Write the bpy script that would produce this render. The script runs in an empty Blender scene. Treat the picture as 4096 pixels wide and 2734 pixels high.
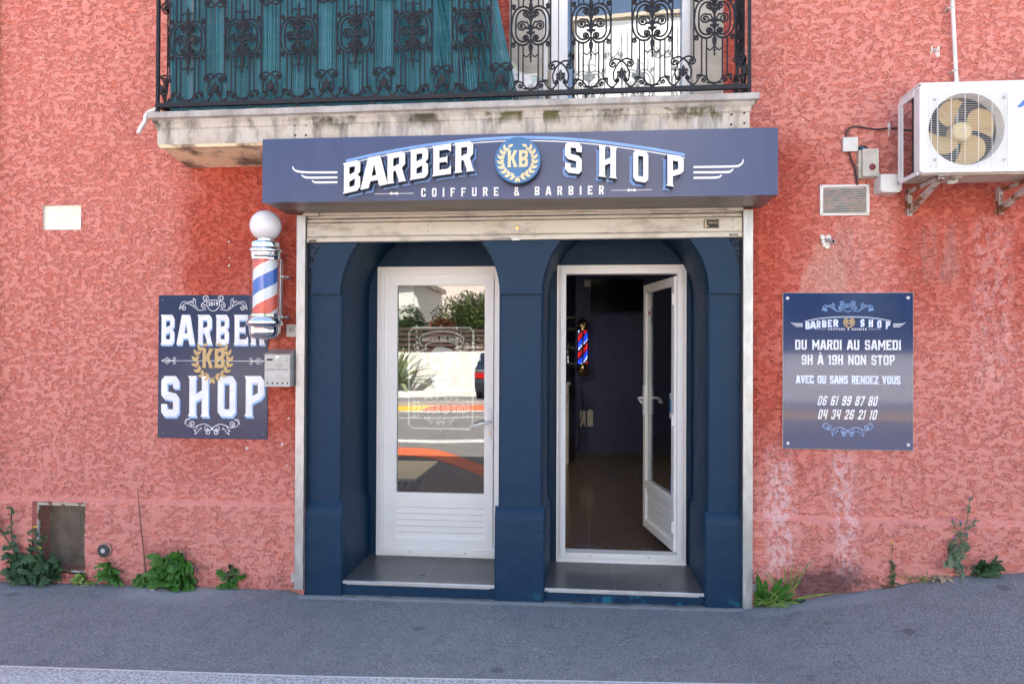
import bpy, math, random
import numpy as np
from mathutils import Vector, Matrix
from mathutils.geometry import tessellate_polygon
random.seed(7)
R = math.radians
SC = bpy.context.scene
COL = SC.collection
# ------------------------------------------------------------------ camera
YAW = math.atan(272/2900); PITCH = .0087; ROLL = .0045
CAMLOC = Vector((0, -4.65, 1.6))
cd = bpy.data.cameras.new('camera'); cam = bpy.data.objects.new('camera', cd); COL.objects.link(cam)
CAMM = Matrix.Rotation(YAW, 3, 'Z') @ Matrix.Rotation(math.pi/2+PITCH, 3, 'X') @ Matrix.Rotation(ROLL, 3, 'Z')
cam.matrix_world = Matrix.Translation(CAMLOC) @ CAMM.to_4x4()
cd.sensor_width = 36; cd.lens = 2900/4096*36; cd.clip_start = .05; cd.clip_end = 500
SC.camera = cam
# ------------------------------------------------------------------ light
SUN_EL = R(54.2)
w = bpy.data.worlds.new('World'); SC.world = w; w.use_nodes = True
nt = w.node_tree; nt.nodes.clear()
wo = nt.nodes.new('ShaderNodeOutputWorld'); bg = nt.nodes.new('ShaderNodeBackground'); sk = nt.nodes.new('ShaderNodeTexSky')
sk.sky_type = 'NISHITA'; sk.sun_disc = False; sk.sun_elevation = SUN_EL; sk.sun_rotation = 0
sk.air_density = 1.0; sk.dust_density = 3.5; sk.ozone_density = .5
bg.inputs[1].default_value = .105
nt.links.new(sk.outputs[0], bg.inputs[0]); nt.links.new(bg.outputs[0], wo.inputs[0])
sl = bpy.data.lights.new('sun', 'SUN'); sl.energy = 4.9; sl.angle = R(.5); sl.color = (1, .94, .85)
so = bpy.data.objects.new('sun', sl); COL.objects.link(so); so.location = (0, 5, 20)
so.rotation_euler = Vector((0, -math.cos(SUN_EL), -math.sin(SUN_EL))).to_track_quat('-Z', 'Y').to_euler()
SC.view_settings.view_transform = 'Standard'; SC.view_settings.look = 'None'
SC.view_settings.exposure = 2.5; SC.view_settings.gamma = 1
SC.cycles.max_bounces = 8; SC.cycles.transparent_max_bounces = 12; SC.cycles.caustics_reflective = False
SC.cycles.sample_clamp_indirect = 6

# ------------------------------------------------------------------ helpers
def at(px, py, Y):
    """pixel of the photograph to the point on the real plane y = Y"""
    d = CAMM @ Vector(((px-2048)/2900, -(py-1367)/2900, -1)); t = (Y-CAMLOC.y)/d.y
    return CAMLOC.x+t*d.x, CAMLOC.z+t*d.z
OFF = {}
class MB:
    def __init__(s): s.v = []; s.f = []; s.m = []; s.k = 0; s.lay = 0
    def add(s, vs, fs, m=None):
        o = len(s.v); s.v += [tuple(p) for p in vs]; s.f += [tuple(i+o for i in f) for f in fs]; s.m += [s.k if m is None else m]*len(fs)
    def box(s, x0, x1, y0, y1, z0, z1, M=None):
        vs = [(x, y, z) for x in (x0, x1) for y in (y0, y1) for z in (z0, z1)]
        if M is not None: vs = [M @ Vector(p) for p in vs]
        s.add(vs, [(0,1,3,2),(4,6,7,5),(0,4,5,1),(2,3,7,6),(0,2,6,4),(1,5,7,3)])
        return s
    def quad(s, a, b, c, d): s.add([a, b, c, d], [(0,1,2,3)]); return s
    def shape(s, loops, y0, y1=None, f=None, side=None):
        """polygon with holes in the x-z plane, front at y0, extruded to y1"""
        loops = [[Vector((p[0], 0, p[1])) for p in l] for l in loops]
        tri = tessellate_polygon(loops); flat = [p for l in loops for p in l]
        fl = [(p.x, p.z) if f is None else f(p.x, p.z) for p in flat]
        tris = []
        for t in tri:
            a, b, c = [fl[i] for i in t]
            cr = (b[0]-a[0])*(c[1]-a[1])-(b[1]-a[1])*(c[0]-a[0])
            if abs(cr) < 1e-12: continue
            tris.append(t if cr > 0 else t[::-1])      # normal to -y
        s.add([(x, y0, z) for x, z in fl], tris)
        if y1 is not None:
            n = len(fl)
            vs = [(x, y0, z) for x, z in fl]+[(x, y1, z) for x, z in fl]; fs = []; o = 0
            for li, l in enumerate(loops):
                m = len(l)
                area = sum(fl[o+i][0]*fl[o+(i+1)%m][1]-fl[o+(i+1)%m][0]*fl[o+i][1] for i in range(m))
                for i in range(m):
                    a, b = o+i, o+(i+1)%m
                    q = (a, a+n, b+n, b)
                    if (area < 0) != (li > 0): q = q[::-1]
                    fs.append(q)
                o += m
            s.add(vs, fs, side)
            s.add([(x, y1, z) for x, z in fl], [t[::-1] for t in tris])
        return s
    def tube(s, pts, r, n=8, cap=True):
        pts = [Vector(p) for p in pts]; N = len(pts)
        if N < 2: return s
        rs = r if isinstance(r, (list, tuple)) else [r]*N
        up = None; vs = []
        for i in range(N):
            t = (pts[min(i+1, N-1)]-pts[max(i-1, 0)])
            if t.length < 1e-9: t = Vector((0, 0, 1))
            t.normalize()
            if up is None:
                up = Vector((0, 1, 0)) if abs(t.y) < .9 else Vector((1, 0, 0))
            up = up-t*up.dot(t)
            if up.length < 1e-6: up = t.orthogonal()
            up.normalize(); b = t.cross(up)
            for j in range(n):
                a = 2*math.pi*j/n; vs.append(pts[i]+(up*math.cos(a)+b*math.sin(a))*rs[i])
        fs = [(i*n+j, i*n+(j+1)%n, (i+1)*n+(j+1)%n, (i+1)*n+j) for i in range(N-1) for j in range(n)]
        if cap: fs += [tuple(range(n))[::-1], tuple((N-1)*n+j for j in range(n))]
        s.add(vs, fs); return s
    def lathe(s, prof, c, axis='z', n=32, arc=None):
        """prof: (radius, height) list about c"""
        vs = []; N = len(prof)
        for r, h in prof:
            for j in range(n):
                a = 2*math.pi*j/n; p = (r*math.cos(a), r*math.sin(a), h)
                if axis == 'y': p = (r*math.cos(a), h, r*math.sin(a))
                if axis == 'x': p = (h, r*math.cos(a), r*math.sin(a))
                vs.append((c[0]+p[0], c[1]+p[1], c[2]+p[2]))
        fs = [(i*n+j, i*n+(j+1)%n, (i+1)*n+(j+1)%n, (i+1)*n+j) for i in range(N-1) for j in range(n)]
        if axis == 'y': fs = [f[::-1] for f in fs]
        s.add(vs, fs); return s
    def sphere(s, c, r, n=24, sq=(1, 1, 1)):
        prof = [(r*math.sin(math.pi*i/n), -r*math.cos(math.pi*i/n)) for i in range(n+1)]
        q = MB(); q.lathe(prof, (0, 0, 0), 'z', n)
        s.add([(c[0]+p[0]*sq[0], c[1]+p[1]*sq[1], c[2]+p[2]*sq[2]) for p in q.v], q.f); return s
    def ribbon(s, pts, wd, y, closed=False):
        """flat mitred stroke in the x-z plane"""
        s.lay += 1; y = y-s.lay*.00006
        P = [Vector((p[0], p[1])) for p in pts]; N = len(P); vs = []
        for i in range(N):
            a = P[(i-1) % N] if (closed or i > 0) else P[i]; b = P[(i+1) % N] if (closed or i < N-1) else P[i]
            t = (b-a)
            if t.length < 1e-9: t = Vector((1, 0))
            t.normalize(); nn = Vector((-t.y, t.x))
            wi = wd[i] if isinstance(wd, (list, tuple)) else wd
            k = 1.0
            if 0 < i < N-1 or closed:
                t1 = (P[i]-a); 
                if t1.length > 1e-9:
                    t1.normalize(); k = 1/max(.5, abs(t1.dot(t)))
            vs += [(P[i].x+nn.x*wi/2*k, y, P[i].y+nn.y*wi/2*k), (P[i].x-nn.x*wi/2*k, y, P[i].y-nn.y*wi/2*k)]
        fs = [(2*i, 2*i+1, 2*((i+1) % N)+1, 2*((i+1) % N)) for i in range(N if closed else N-1)]
        s.add(vs, fs); return s
    def build(s, name, mats, parent=None, smooth=False, bevel=0, off=None):
        if off is None: off = OFF.get(parent.name, Vector((0, 0, 0))) if parent else Vector((0, 0, 0))
        me = bpy.data.meshes.new(name)
        me.from_pydata([(p[0]-off[0], p[1]-off[1], p[2]-off[2]) for p in s.v], [], s.f)
        if not isinstance(mats, (list, tuple)): mats = [mats]
        for m in mats: me.materials.append(m)
        if len(mats) > 1: me.polygons.foreach_set('material_index', s.m)
        me.update()
        o = bpy.data.objects.new(name, me); COL.objects.link(o)
        if parent: o.parent = parent; OFF[o.name] = off
        else: o.location = off; OFF[o.name] = Vector(off)
        if smooth:
            me.polygons.foreach_set('use_smooth', [True]*len(me.polygons))
            me.set_sharp_from_angle(angle=R(smooth if smooth > 1 else 40))
        if bevel:
            b = o.modifiers.new('bevel', 'BEVEL'); b.width = bevel; b.segments = 2; b.limit_method = 'ANGLE'; b.angle_limit = R(40)
            b.harden_normals = False
        return o
def split_build(mb, name, mats, parent, **kw):
    """build every connected piece of mb as a part of its own"""
    par = list(range(len(mb.v)))
    def find(i):
        while par[i] != i: par[i] = par[par[i]]; i = par[i]
        return i
    for f in mb.f:
        for q in f[1:]: par[find(q)] = find(f[0])
    groups = {}
    for fi, f in enumerate(mb.f): groups.setdefault(find(f[0]), []).append(fi)
    out = []
    for fl in groups.values():
        q = MB(); idx = {}
        for fi in fl:
            for i in mb.f[fi]:
                if i not in idx: idx[i] = len(q.v); q.v.append(mb.v[i])
            q.f.append(tuple(idx[i] for i in mb.f[fi])); q.m.append(mb.m[fi])
        out.append(q.build(name, mats, parent, **kw))
    return out
def tag(o, label=None, cat=None, group=None, kind=None):
    if label: o['label'] = label
    if cat: o['category'] = cat
    if group: o['group'] = group
    if kind: o['kind'] = kind
    return o
def thing(name, label, cat, loc=(0, 0, 0), group=None):
    o = bpy.data.objects.new(name, None); COL.objects.link(o); o.location = loc; o.empty_display_size = .1
    OFF[o.name] = Vector(loc); return tag(o, label, cat, group)
def catmull(P, k=8, closed=False):
    P = [Vector(p) for p in P]; out = []; N = len(P)
    for i in range(N if closed else N-1):
        a, b, c, d = (P[(i-1) % N] if closed or i else P[0]), P[i], P[(i+1) % N], (P[(i+2) % N] if closed or i+2 < N else P[-1])
        for j in range(k):
            t = j/k
            out.append(.5*((2*b)+(c-a)*t+(2*a-5*b+4*c-d)*t*t+(3*b-a-3*c+d)*t*t*t))
    if not closed: out.append(P[-1])
    return out
def spiral(cx, cz, r, a0, turns, sgn, r1=.22, n=None):
    n = n or int(14*turns)+2
    return [(cx+(r+(r*r1-r)*i/n)*math.cos(R(a0)+sgn*2*math.pi*turns*i/n), cz+(r+(r*r1-r)*i/n)*math.sin(R(a0)+sgn*2*math.pi*turns*i/n)) for i in range(n+1)]
def lerp(a, b, t): return a+(b-a)*t
def interp(x, tab):
    return float(np.interp(x, [t[0] for t in tab], [t[1] for t in tab]))

# ------------------------------------------------------------------ node materials
class N:
    def __init__(s, name):
        s.mat = bpy.data.materials.new(name); s.mat.use_nodes = True; s.t = s.mat.node_tree; s.t.nodes.clear()
        s.out = s.t.nodes.new('ShaderNodeOutputMaterial'); s._pos = None
    def node(s, ty, **kw):
        n = s.t.nodes.new(ty)
        for k, v in kw.items(): setattr(n, k, v)
        return n
    def plug(s, sock, v):
        if isinstance(v, bpy.types.NodeSocket): s.t.links.new(v, sock)
        elif v is not None:
            if isinstance(v, (tuple, list)) and len(v) == 3 and sock.type == 'RGBA': v = (*v, 1)
            sock.default_value = v
    def pos(s):
        if s._pos is None: s._pos = s.node('ShaderNodeNewGeometry').outputs['Position']
        return s._pos
    def math(s, op, a, b=None, c=None, clamp=False):
        n = s.node('ShaderNodeMath', operation=op, use_clamp=clamp); s.plug(n.inputs[0], a)
        if b is not None: s.plug(n.inputs[1], b)
        if c is not None: s.plug(n.inputs[2], c)
        return n.outputs[0]
    def scale(s, v, sc):
        n = s.node('ShaderNodeVectorMath', operation='MULTIPLY'); s.plug(n.inputs[0], v); n.inputs[1].default_value = sc; return n.outputs[0]
    def noise(s, sc, det=3, rough=.55, vec=None, dist=0, col=False):
        n = s.node('ShaderNodeTexNoise'); s.plug(n.inputs['Vector'], vec if vec is not None else s.pos())
        n.inputs['Scale'].default_value = sc; n.inputs['Detail'].default_value = det; n.inputs['Roughness'].default_value = rough; n.inputs['Distortion'].default_value = dist
        return n.outputs['Color' if col else 'Fac']
    def vor(s, sc, vec=None, feat='F1', rnd=1):
        n = s.node('ShaderNodeTexVoronoi', feature=feat); s.plug(n.inputs['Vector'], vec if vec is not None else s.pos()); n.inputs['Scale'].default_value = sc
        n.inputs['Randomness'].default_value = rnd
        return n.outputs['Distance']
    def step(s, v, a, b, lo=0., hi=1.):
        n = s.node('ShaderNodeMapRange', interpolation_type='SMOOTHSTEP'); s.plug(n.inputs[0], v)
        n.inputs[1].default_value = a; n.inputs[2].default_value = b; n.inputs[3].default_value = lo; n.inputs[4].default_value = hi
        if a > b:
            n.inputs[1].default_value = b; n.inputs[2].default_value = a; n.inputs[3].default_value = hi; n.inputs[4].default_value = lo
        return n.outputs[0]
    def mix(s, f, a, b, mode='MIX'):
        n = s.node('ShaderNodeMix', data_type='RGBA', blend_type=mode); s.plug(n.inputs[0], f); s.plug(n.inputs[6], a); s.plug(n.inputs[7], b); return n.outputs[2]
    def xyz(s):
        n = s.node('ShaderNodeSeparateXYZ'); s.plug(n.inputs[0], s.pos()); return n.outputs
    def bump(s, h, st=.5, dist=.01, normal=None):
        n = s.node('ShaderNodeBump'); n.inputs['Strength'].default_value = st; n.inputs['Distance'].default_value = dist; s.plug(n.inputs['Height'], h)
        if normal is not None: s.plug(n.inputs['Normal'], normal)
        return n.outputs[0]
    def bsdf(s, col, rough=.6, metal=0, normal=None, spec=.5, **kw):
        n = s.node('ShaderNodeBsdfPrincipled'); s.plug(n.inputs['Base Color'], col); s.plug(n.inputs['Roughness'], rough); s.plug(n.inputs['Metallic'], metal)
        s.plug(n.inputs['Specular IOR Level'], spec)
        if normal is not None: s.plug(n.inputs['Normal'], normal)
        for k, v in kw.items(): s.plug(n.inputs[k.replace('_', ' ')], v)
        return n.outputs[0]
    def done(s, sh): s.t.links.new(sh, s.out.inputs['Surface']); return s.mat
def M(name, col, rough=.5, metal=0, col2=None, sc=8, det=4, lo=.4, hi=.65, bump=None, spec=.5, stretch=None, rv=0, **kw):
    """simple procedural material: colour varied by noise, optional bump (scale, height)"""
    n = N(name); vec = n.scale(n.pos(), stretch) if stretch else None
    c = col; f = n.noise(sc, det, .6, vec)
    c = n.mix(n.step(f, lo, hi), col, col2 if col2 else tuple(x*.86 for x in col))
    r = n.math('MULTIPLY_ADD', f, rv, rough-rv*.5) if rv else rough
    nm = n.bump(n.noise(bump[0], 3, .6, vec), 1, bump[1]) if bump else None
    return n.done(n.bsdf(c, r, metal, nm, spec, **kw))
# ------------------------------------------------------------------ lettering: condensed chamfered slab capitals, 10 units high
def rect(a, b, c, d): return [(a, b), (c, b), (c, d), (a, d)]
RING = [(1.1,0),(4.9,0),(6,1.1),(6,8.9),(4.9,10),(1.1,10),(0,8.9),(0,1.1)]
G = {
 'A': (6.5, [([(-.5,0),(1.8,0),(2.25,2.1),(4.25,2.1),(4.7,0),(7,0),(4.9,10),(1.6,10)], [[(2.6,3.8),(3.9,3.8),(3.25,7.6)]])]),
 'B': (6, [([(-.4,0),(4.9,0),(6,1.1),(6,4.3),(5,5.2),(6,6.1),(6,8.9),(4.9,10),(-.4,10),(0,9.2),(0,.8)], [[(2,1.8),(4,1.8),(4,4.2),(2,3.5)], [(2,5.8),(4,6.4),(4,8.2),(2,8.2)]])]),
 'C': (6, [([(1.1,0),(4.9,0),(6,1.1),(6,3.4),(4,3.4),(4,1.8),(2,1.8),(2,8.2),(4,8.2),(4,6.6),(6,6.6),(6,8.9),(4.9,10),(1.1,10),(0,8.9),(0,1.1)], [])]),
 'D': (6, [([(-.4,0),(4.9,0),(6,1.1),(6,8.9),(4.9,10),(-.4,10),(0,9.2),(0,.8)], [rect(2,1.8,4,8.2)])]),
 'E': (5.8, [([(-.4,0),(5.8,0),(5.8,2.8),(4.7,1.8),(2,1.8),(2,4.2),(4.1,4.2),(4.6,3.5),(4.6,6.4),(4.1,5.8),(2,5.8),(2,8.2),(4.7,8.2),(5.8,7.2),(5.8,10),(-.4,10),(0,9.2),(0,.8)], [])]),
 'F': (5.8, [([(-.4,0),(2.4,0),(2,.8),(2,4.2),(4.1,4.2),(4.6,3.5),(4.6,6.4),(4.1,5.8),(2,5.8),(2,8.2),(4.7,8.2),(5.8,7.2),(5.8,10),(-.4,10),(0,9.2),(0,.8)], [])]),
 'H': (6, [([(-.4,0),(2.4,0),(2,.8),(2,3.7),(4,4.7),(4,.8),(3.6,0),(6.4,0),(6,.8),(6,9.2),(6.4,10),(3.6,10),(4,9.2),(4,6.5),(2,5.5),(2,9.2),(2.4,10),(-.4,10),(0,9.2),(0,.8)], [])]),
 'I': (2, [([(-.4,0),(2.4,0),(2,.8),(2,9.2),(2.4,10),(-.4,10),(0,9.2),(0,.8)], [])]),
 'K': (6.2, [([(-.4,0),(2.4,0),(2,.8),(2,3.8),(2.5,4.6),(4.0,.8),(3.7,0),(6.7,0),(6.2,.8),(4.1,5.6),(6.0,9.2),(6.5,10),(3.7,10),(3.9,9.2),(2,5.9),(2,9.2),(2.4,10),(-.4,10),(0,9.2),(0,.8)], [])]),
 'M': (8, [([(-.4,0),(2.3,0),(1.9,.8),(1.9,6),(3.4,2.6),(4.6,2.6),(6.1,6),(6.1,.8),(5.7,0),(8.4,0),(8,.8),(8,9.2),(8.4,10),(6.2,10),(4,5.4),(1.8,10),(-.4,10),(0,9.2),(0,.8)], [])]),
 'N': (6.4, [([(-.4,0),(2.3,0),(1.9,.8),(1.9,6),(4.5,0),(6.4,0),(6.4,9.2),(6.8,10),(4.1,10),(4.5,9.2),(4.5,4.2),(1.9,10),(-.4,10),(0,9.2),(0,.8)], [])]),
 'O': (6, [(RING, [rect(2,1.8,4,8.2)])]),
 'P': (6, [([(-.4,0),(2.4,0),(2,.8),(2,3.2),(5,4.4),(6,5.5),(6,8.9),(4.9,10),(-.4,10),(0,9.2),(0,.8)], [[(2,5.0),(4,5.8),(4,8.2),(2,8.2)]])]),
 'R': (6, [([(-.4,0),(2.4,0),(2,.8),(2,3.8),(2.7,4.1),(3.9,.8),(3.6,0),(6.4,0),(6,.8),(4.9,4.5),(6,5.7),(6,8.9),(4.9,10),(-.4,10),(0,9.2),(0,.8)], [[(2,5.4),(4,6.1),(4,8.2),(2,8.2)]])]),
 'S': (6, [([(1.1,0),(4.9,0),(6,1.1),(6,4.7),(5,5.7),(2,6.2),(2,8.2),(4,8.2),(4,7),(6,7),(6,8.9),(4.9,10),(1.1,10),(0,8.9),(0,5.3),(1,4.4),(4,3.9),(4,1.8),(2,1.8),(2,3.1),(0,3.1),(0,1.1)], [])]),
 'T': (6, [([(1.6,0),(4.4,0),(4,.8),(4,8.2),(5,8.2),(6,7.2),(6,10),(0,10),(0,7.2),(1,8.2),(2,8.2),(2,.8)], [])]),
 'U': (6, [([(1.1,0),(4.9,0),(6,1.1),(6,9.2),(6.4,10),(3.6,10),(4,9.2),(4,1.8),(2,1.8),(2,9.2),(2.4,10),(-.4,10),(0,9.2),(0,1.1)], [])]),
 'V': (6.4, [([(2.2,0),(4.2,0),(6.2,9.2),(6.8,10),(3.9,10),(4.3,9.2),(3.2,3.4),(2.1,9.2),(2.5,10),(-.4,10),(.2,9.2)], [])]),
 'Z': (6, [([(0,0),(6,0),(6,2.8),(5,1.8),(2.4,1.8),(6,8.2),(6,10),(0,10),(0,7.2),(1,8.2),(3.6,8.2),(0,1.8)], [])]),
 '&': (6, [([(1.1,0),(4.4,0),(5.2,.7),(6.4,0),(6.4,1.9),(5.5,2.6),(6,4.8),(4.2,4.8),(4,5.4),(5,6.3),(5,8.9),(4,10),(1.5,10),(.5,8.9),(.5,6.3),(1.1,5.3),(0,4.3),(0,1.1)], [rect(2.3,6.2,3.2,8.4), [(1.9,1.7),(3.6,1.7),(3.9,2.4),(2.6,4.2),(1.9,4.0)]])]),
 '0': (6, [(RING, [rect(2,1.8,4,8.2)])]),
 '1': (3, [([(-.2,0),(3.2,0),(2.8,.8),(2.8,10),(1.4,10),(-.4,8.8),(-.4,7.4),(.8,8),(.8,.8)], [])]),
 '2': (6, [([(0,0),(6,0),(6,2.6),(5.2,1.8),(2.6,1.8),(6,5.6),(6,8.9),(4.9,10),(1.1,10),(0,8.9),(0,6.6),(2,6.6),(2,8.2),(4,8.2),(4,6.2),(0,2)], [])]),
 '3': (6, [([(1.1,0),(4.9,0),(6,1.1),(6,4.3),(5,5.2),(6,6.1),(6,8.9),(4.9,10),(1.1,10),(0,8.9),(0,7),(2,7),(2,8.2),(4,8.2),(4,6.1),(2.4,6.1),(2.4,4.4),(4,4.4),(4,1.8),(2,1.8),(2,3),(0,3),(0,1.1)], [])]),
 '4': (5.8, [([(3.4,0),(6.2,0),(5.8,.8),(5.8,9.2),(6.2,10),(3.4,10),(3.8,9.2),(3.8,4.9),(2,4.9),(2,9.2),(2.4,10),(-.4,10),(0,9.2),(0,3.1),(3.8,3.1),(3.8,.8)], [])]),
 '6': (6, [([(1.1,0),(4.9,0),(6,1.1),(6,5),(4.9,6.1),(2,6.1),(2,8.2),(4,8.2),(4,7.2),(6,7.2),(6,8.9),(4.9,10),(1.1,10),(0,8.9),(0,1.1)], [rect(2,1.8,4,4.3)])]),
 '7': (6, [([(1.2,0),(3.4,0),(6,8),(6,10),(0,10),(0,7.2),(.9,8.2),(3.8,8.2)], [])]),
 '8': (6, [([(1.1,0),(4.9,0),(6,1.1),(6,4.3),(5.2,5.2),(6,6.1),(6,8.9),(4.9,10),(1.1,10),(0,8.9),(0,6.1),(.8,5.2),(0,4.3),(0,1.1)], [rect(2,1.8,4,4.2), rect(2,6,4,8.2)])]),
}
G['9'] = (6, [([(6-x, 10-z) for x, z in G['6'][1][0][0]], [[(6-x, 10-z) for x, z in h] for h in G['6'][1][0][1]])])
G['À'] = (6.5, G['A'][1]+[([(1.6,12.6),(3.4,12.6),(4.4,10.8),(3.0,10.8)], [])])
G['-'] = (0, [])
def text_width(t, gap): return sum(G[c][0] if c != ' ' else 4 for c in t)+gap*(len(t)-1)
def sub(loop, warp):                       # subdivide long edges so that a warp bends them
    out = []
    for i in range(len(loop)):
        a, b = loop[i], loop[(i+1) % len(loop)]; k = max(1, int(math.hypot(b[0]-a[0], b[1]-a[1])/1.5)) if warp else 1
        out += [(lerp(a[0], b[0], j/k), lerp(a[1], b[1], j/k)) for j in range(k)]
    return out
def text(mb, t, x0, x1, z0, z1, y, depth=None, gap=1.2, shear=0, warp=None, side=None):
    Wd = text_width(t, gap); sx = (x1-x0)/Wd; sz = (z1-z0)/10; u = 0; bounds = []
    for c in t:
        if c == ' ': u += 4+gap; continue
        wd, shapes = G[c]
        def f(x, z, u=u):
            X = x0+(u+x)*sx+z*sz*shear; Z = z0+z*sz
            return warp(X, Z) if warp else (X, Z)
        for outer, holes in shapes:
            mb.shape([sub(outer, warp)]+[sub(h, warp) for h in holes], y, None if depth is None else y+depth, f, side)
        bounds.append((u, wd)); u += wd+gap
    return mb
def font_text(name, body, x, z, y, size, mat, parent, rot=0, italic=0, align='CENTER', sx=1, bold=0):
    """lettering with Blender's own built-in face, turned into a mesh"""
    cu = bpy.data.curves.new(name, 'FONT'); cu.body = body; cu.size = size; cu.align_x = align; cu.align_y = 'CENTER'; cu.shear = italic; cu.offset = bold
    o = bpy.data.objects.new(name, cu); COL.objects.link(o)
    me = bpy.data.meshes.new_from_object(o); bpy.data.objects.remove(o); me.name = name
    Mx = Matrix.Translation(Vector((x, y, z))-OFF[parent.name]) @ Matrix.Rotation(rot, 4, 'Y') @ Matrix.Rotation(math.pi/2, 4, 'X') @ Matrix.Diagonal((sx, 1, 1, 1))
    me.transform(Mx); me.materials.clear(); me.materials.append(mat)
    o = bpy.data.objects.new(name, me); COL.objects.link(o); o.parent = parent; OFF[o.name] = OFF[parent.name]
    return o
def leafpoly(x, z, ang, L, Wd):
    c, s = math.cos(ang), math.sin(ang); P = [(0, 0), (.3, .42), (.6, .45), (1, 0), (.6, -.45), (.3, -.42)]
    return [(x+(u*L)*c-(v*Wd)*s, z+(u*L)*s+(v*Wd)*c) for u, v in P]
def wreath(mb, cx, cz, r, y, leafL, leafW, n=8, depth=None, stem=None):
    """open laurel wreath, two branches rising from the foot"""
    for sg in (-1, 1):
        for i in range(n):
            a = R(-80+ (134*i/(n-1)))
            x, z = cx+sg*r*math.cos(a), cz+r*math.sin(a)
            ta = a+math.pi/2
            for off in (.62, -.62) if i < n-1 else (.3,):
                da = ta+off*1.0; dx, dz = math.cos(da)*sg, math.sin(da)
                mb.lay += 1; yy = y-mb.lay*.00005
                mb.shape([leafpoly(x, z, math.atan2(dz, dx), leafL, leafW)], yy, None if depth is None else y+depth)
        if stem: mb.ribbon([(cx+sg*r*math.cos(R(a)), cz+r*math.sin(R(a))) for a in range(-88, 52, 8)], stem, y)
    for da in (-60, 240, -90-18, -90+18):
        mb.lay += 1; mb.shape([leafpoly(cx, cz-r*1.02, R(da), leafL*.9, leafW*.8)], y-mb.lay*.00005, None if depth is None else y+depth)
def mirror(cx, f):
    for sg in (-1, 1): f(lambda pts: [(cx+sg*p[0], p[1]) for p in pts])
def crest(mb, cx, cz, w_, y, st):
    """scrolled crest with a small shield, overall width w_"""
    k = w_/430.
    def half(m):
        def P(l): return m([(u*k, cz+v*k) for u, v in l])
        mb.ribbon(P([(p.x, p.y) for p in catmull([(40,8),(38,-12),(20,-34),(0,-42)], 4)]), st, y)
        mb.ribbon(P([(0,24),(38,24),(40,8)]), st, y)
        mb.ribbon(P(spiral(50,34,20,180,1.2,-1)), st, y)
        mb.ribbon(P([(p.x, p.y) for p in catmull([(40,20),(58,14),(74,2)], 4)]+spiral(60,-8,17,40,1.2,-1)), st, y)
        mb.ribbon(P([(p.x, p.y) for p in catmull([(44,-30),(90,-36),(130,-10),(160,4),(186,0),(196,-16)], 5)]+spiral(184,-22,15,20,1.3,-1)), st, y)
        mb.ribbon(P([(p.x, p.y) for p in catmull([(96,-26),(112,-6),(112,24),(128,34),(124,16),(150,18),(128,6),(120,-14)], 4)]), st*.8, y)
        mb.ribbon(P([(p.x, p.y) for p in catmull([(150,10),(190,16),(208,-4),(214,-30),(206,-22),(204,-8)], 4)]), st*.8, y)
    mirror(cx, half)
def tail(mb, cx, cz, w_, y, st):
    k = w_/340.
    def half(m):
        def P(l): return m([(u*k, cz+v*k) for u, v in l])
        mb.ribbon(P([(p.x, p.y) for p in catmull([(0,-12),(14,8),(50,24),(90,14),(118,2),(140,16)], 5)]+spiral(126,24,18,-30,1.3,1)), st, y)
        mb.ribbon(P([(p.x, p.y) for p in catmull([(0,6),(10,-14),(28,-4)], 4)]+spiral(24,-26,17,70,1.3,-1)), st, y)
        mb.ribbon(P([(p.x, p.y) for p in catmull([(30,12),(46,4),(44,-16)], 4)]+spiral(30,-8,12,0,1,-1)), st*.8, y)
        mb.ribbon(P([(p.x, p.y) for p in catmull([(92,12),(100,-8),(116,-16),(104,-20),(108,-38),(90,-24),(80,-8),(66,-6),(76,4)], 4)]), st*.8, y)
        mb.ribbon(P([(p.x, p.y) for p in catmull([(128,4),(150,8),(166,24),(160,44),(140,52),(164,52),(172,34),(176,20)], 4)]), st*.8, y)
    mirror(cx, half)
def divider(mb, x0, x1, z, y, st, r):
    mb.ribbon([(x0, z), (x1, z)], st, y)
    for x, sg in ((x0, 1), (x1, -1)):
        mb.ribbon([(x, z), (x+sg*r*1.9, z+r), (x+sg*r*3.2, z), (x+sg*r*1.9, z-r)], st, y, True)
        mb.ribbon([(x+sg*r*1.2, z), (x+sg*r*1.9, z+r*.45), (x+sg*r*2.6, z), (x+sg*r*1.9, z-r*.45)], st, y, True)
        for v in (1, -1):
            P = [(x+sg*r*3.2, z), (x+sg*r*4.4, z+v*r*.3)]+[(x+sg*(4.3*r)+math.cos(a)*r*.42, z+v*(r*.7+math.sin(a)*r*.35)) for a in [R(q) for q in range(-60, 240, 40)]]
            mb.ribbon(P, st, y)

# ------------------------------------------------------------------ materials
WHITE_PVC = M('white_pvc', (.88,.87,.86), .34, col2=(.83,.82,.815), sc=3, lo=.35, hi=.8, spec=.45)
DARK_GAP = M('dark_gap', (.02,.02,.022), .8)
GALV = M('galvanised_steel', (.42,.42,.41), .42, .65, (.56,.56,.56), 22, 5, .35, .7, bump=(40,.0006), rv=.25, stretch=(1,1,.35))
STEEL_DIRTY = M('dull_zinc', (.55,.51,.44), .48, .3, (.34,.30,.25), 9, 7, .48, .74, bump=(30,.0006), rv=.3, stretch=(.6,1,1.6))
STEEL_DARK = M('grimy_steel', (.20,.18,.16), .5, .4, (.12,.10,.08), 14, 5)
CHROME = M('chrome', (.82,.83,.85), .09, 1, (.75,.76,.78), 5)
IRON = M('black_iron', (.016,.016,.021), .5, .0, (.035,.026,.022), 60, 5, .5, .75, bump=(120,.001), spec=.28)
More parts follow.
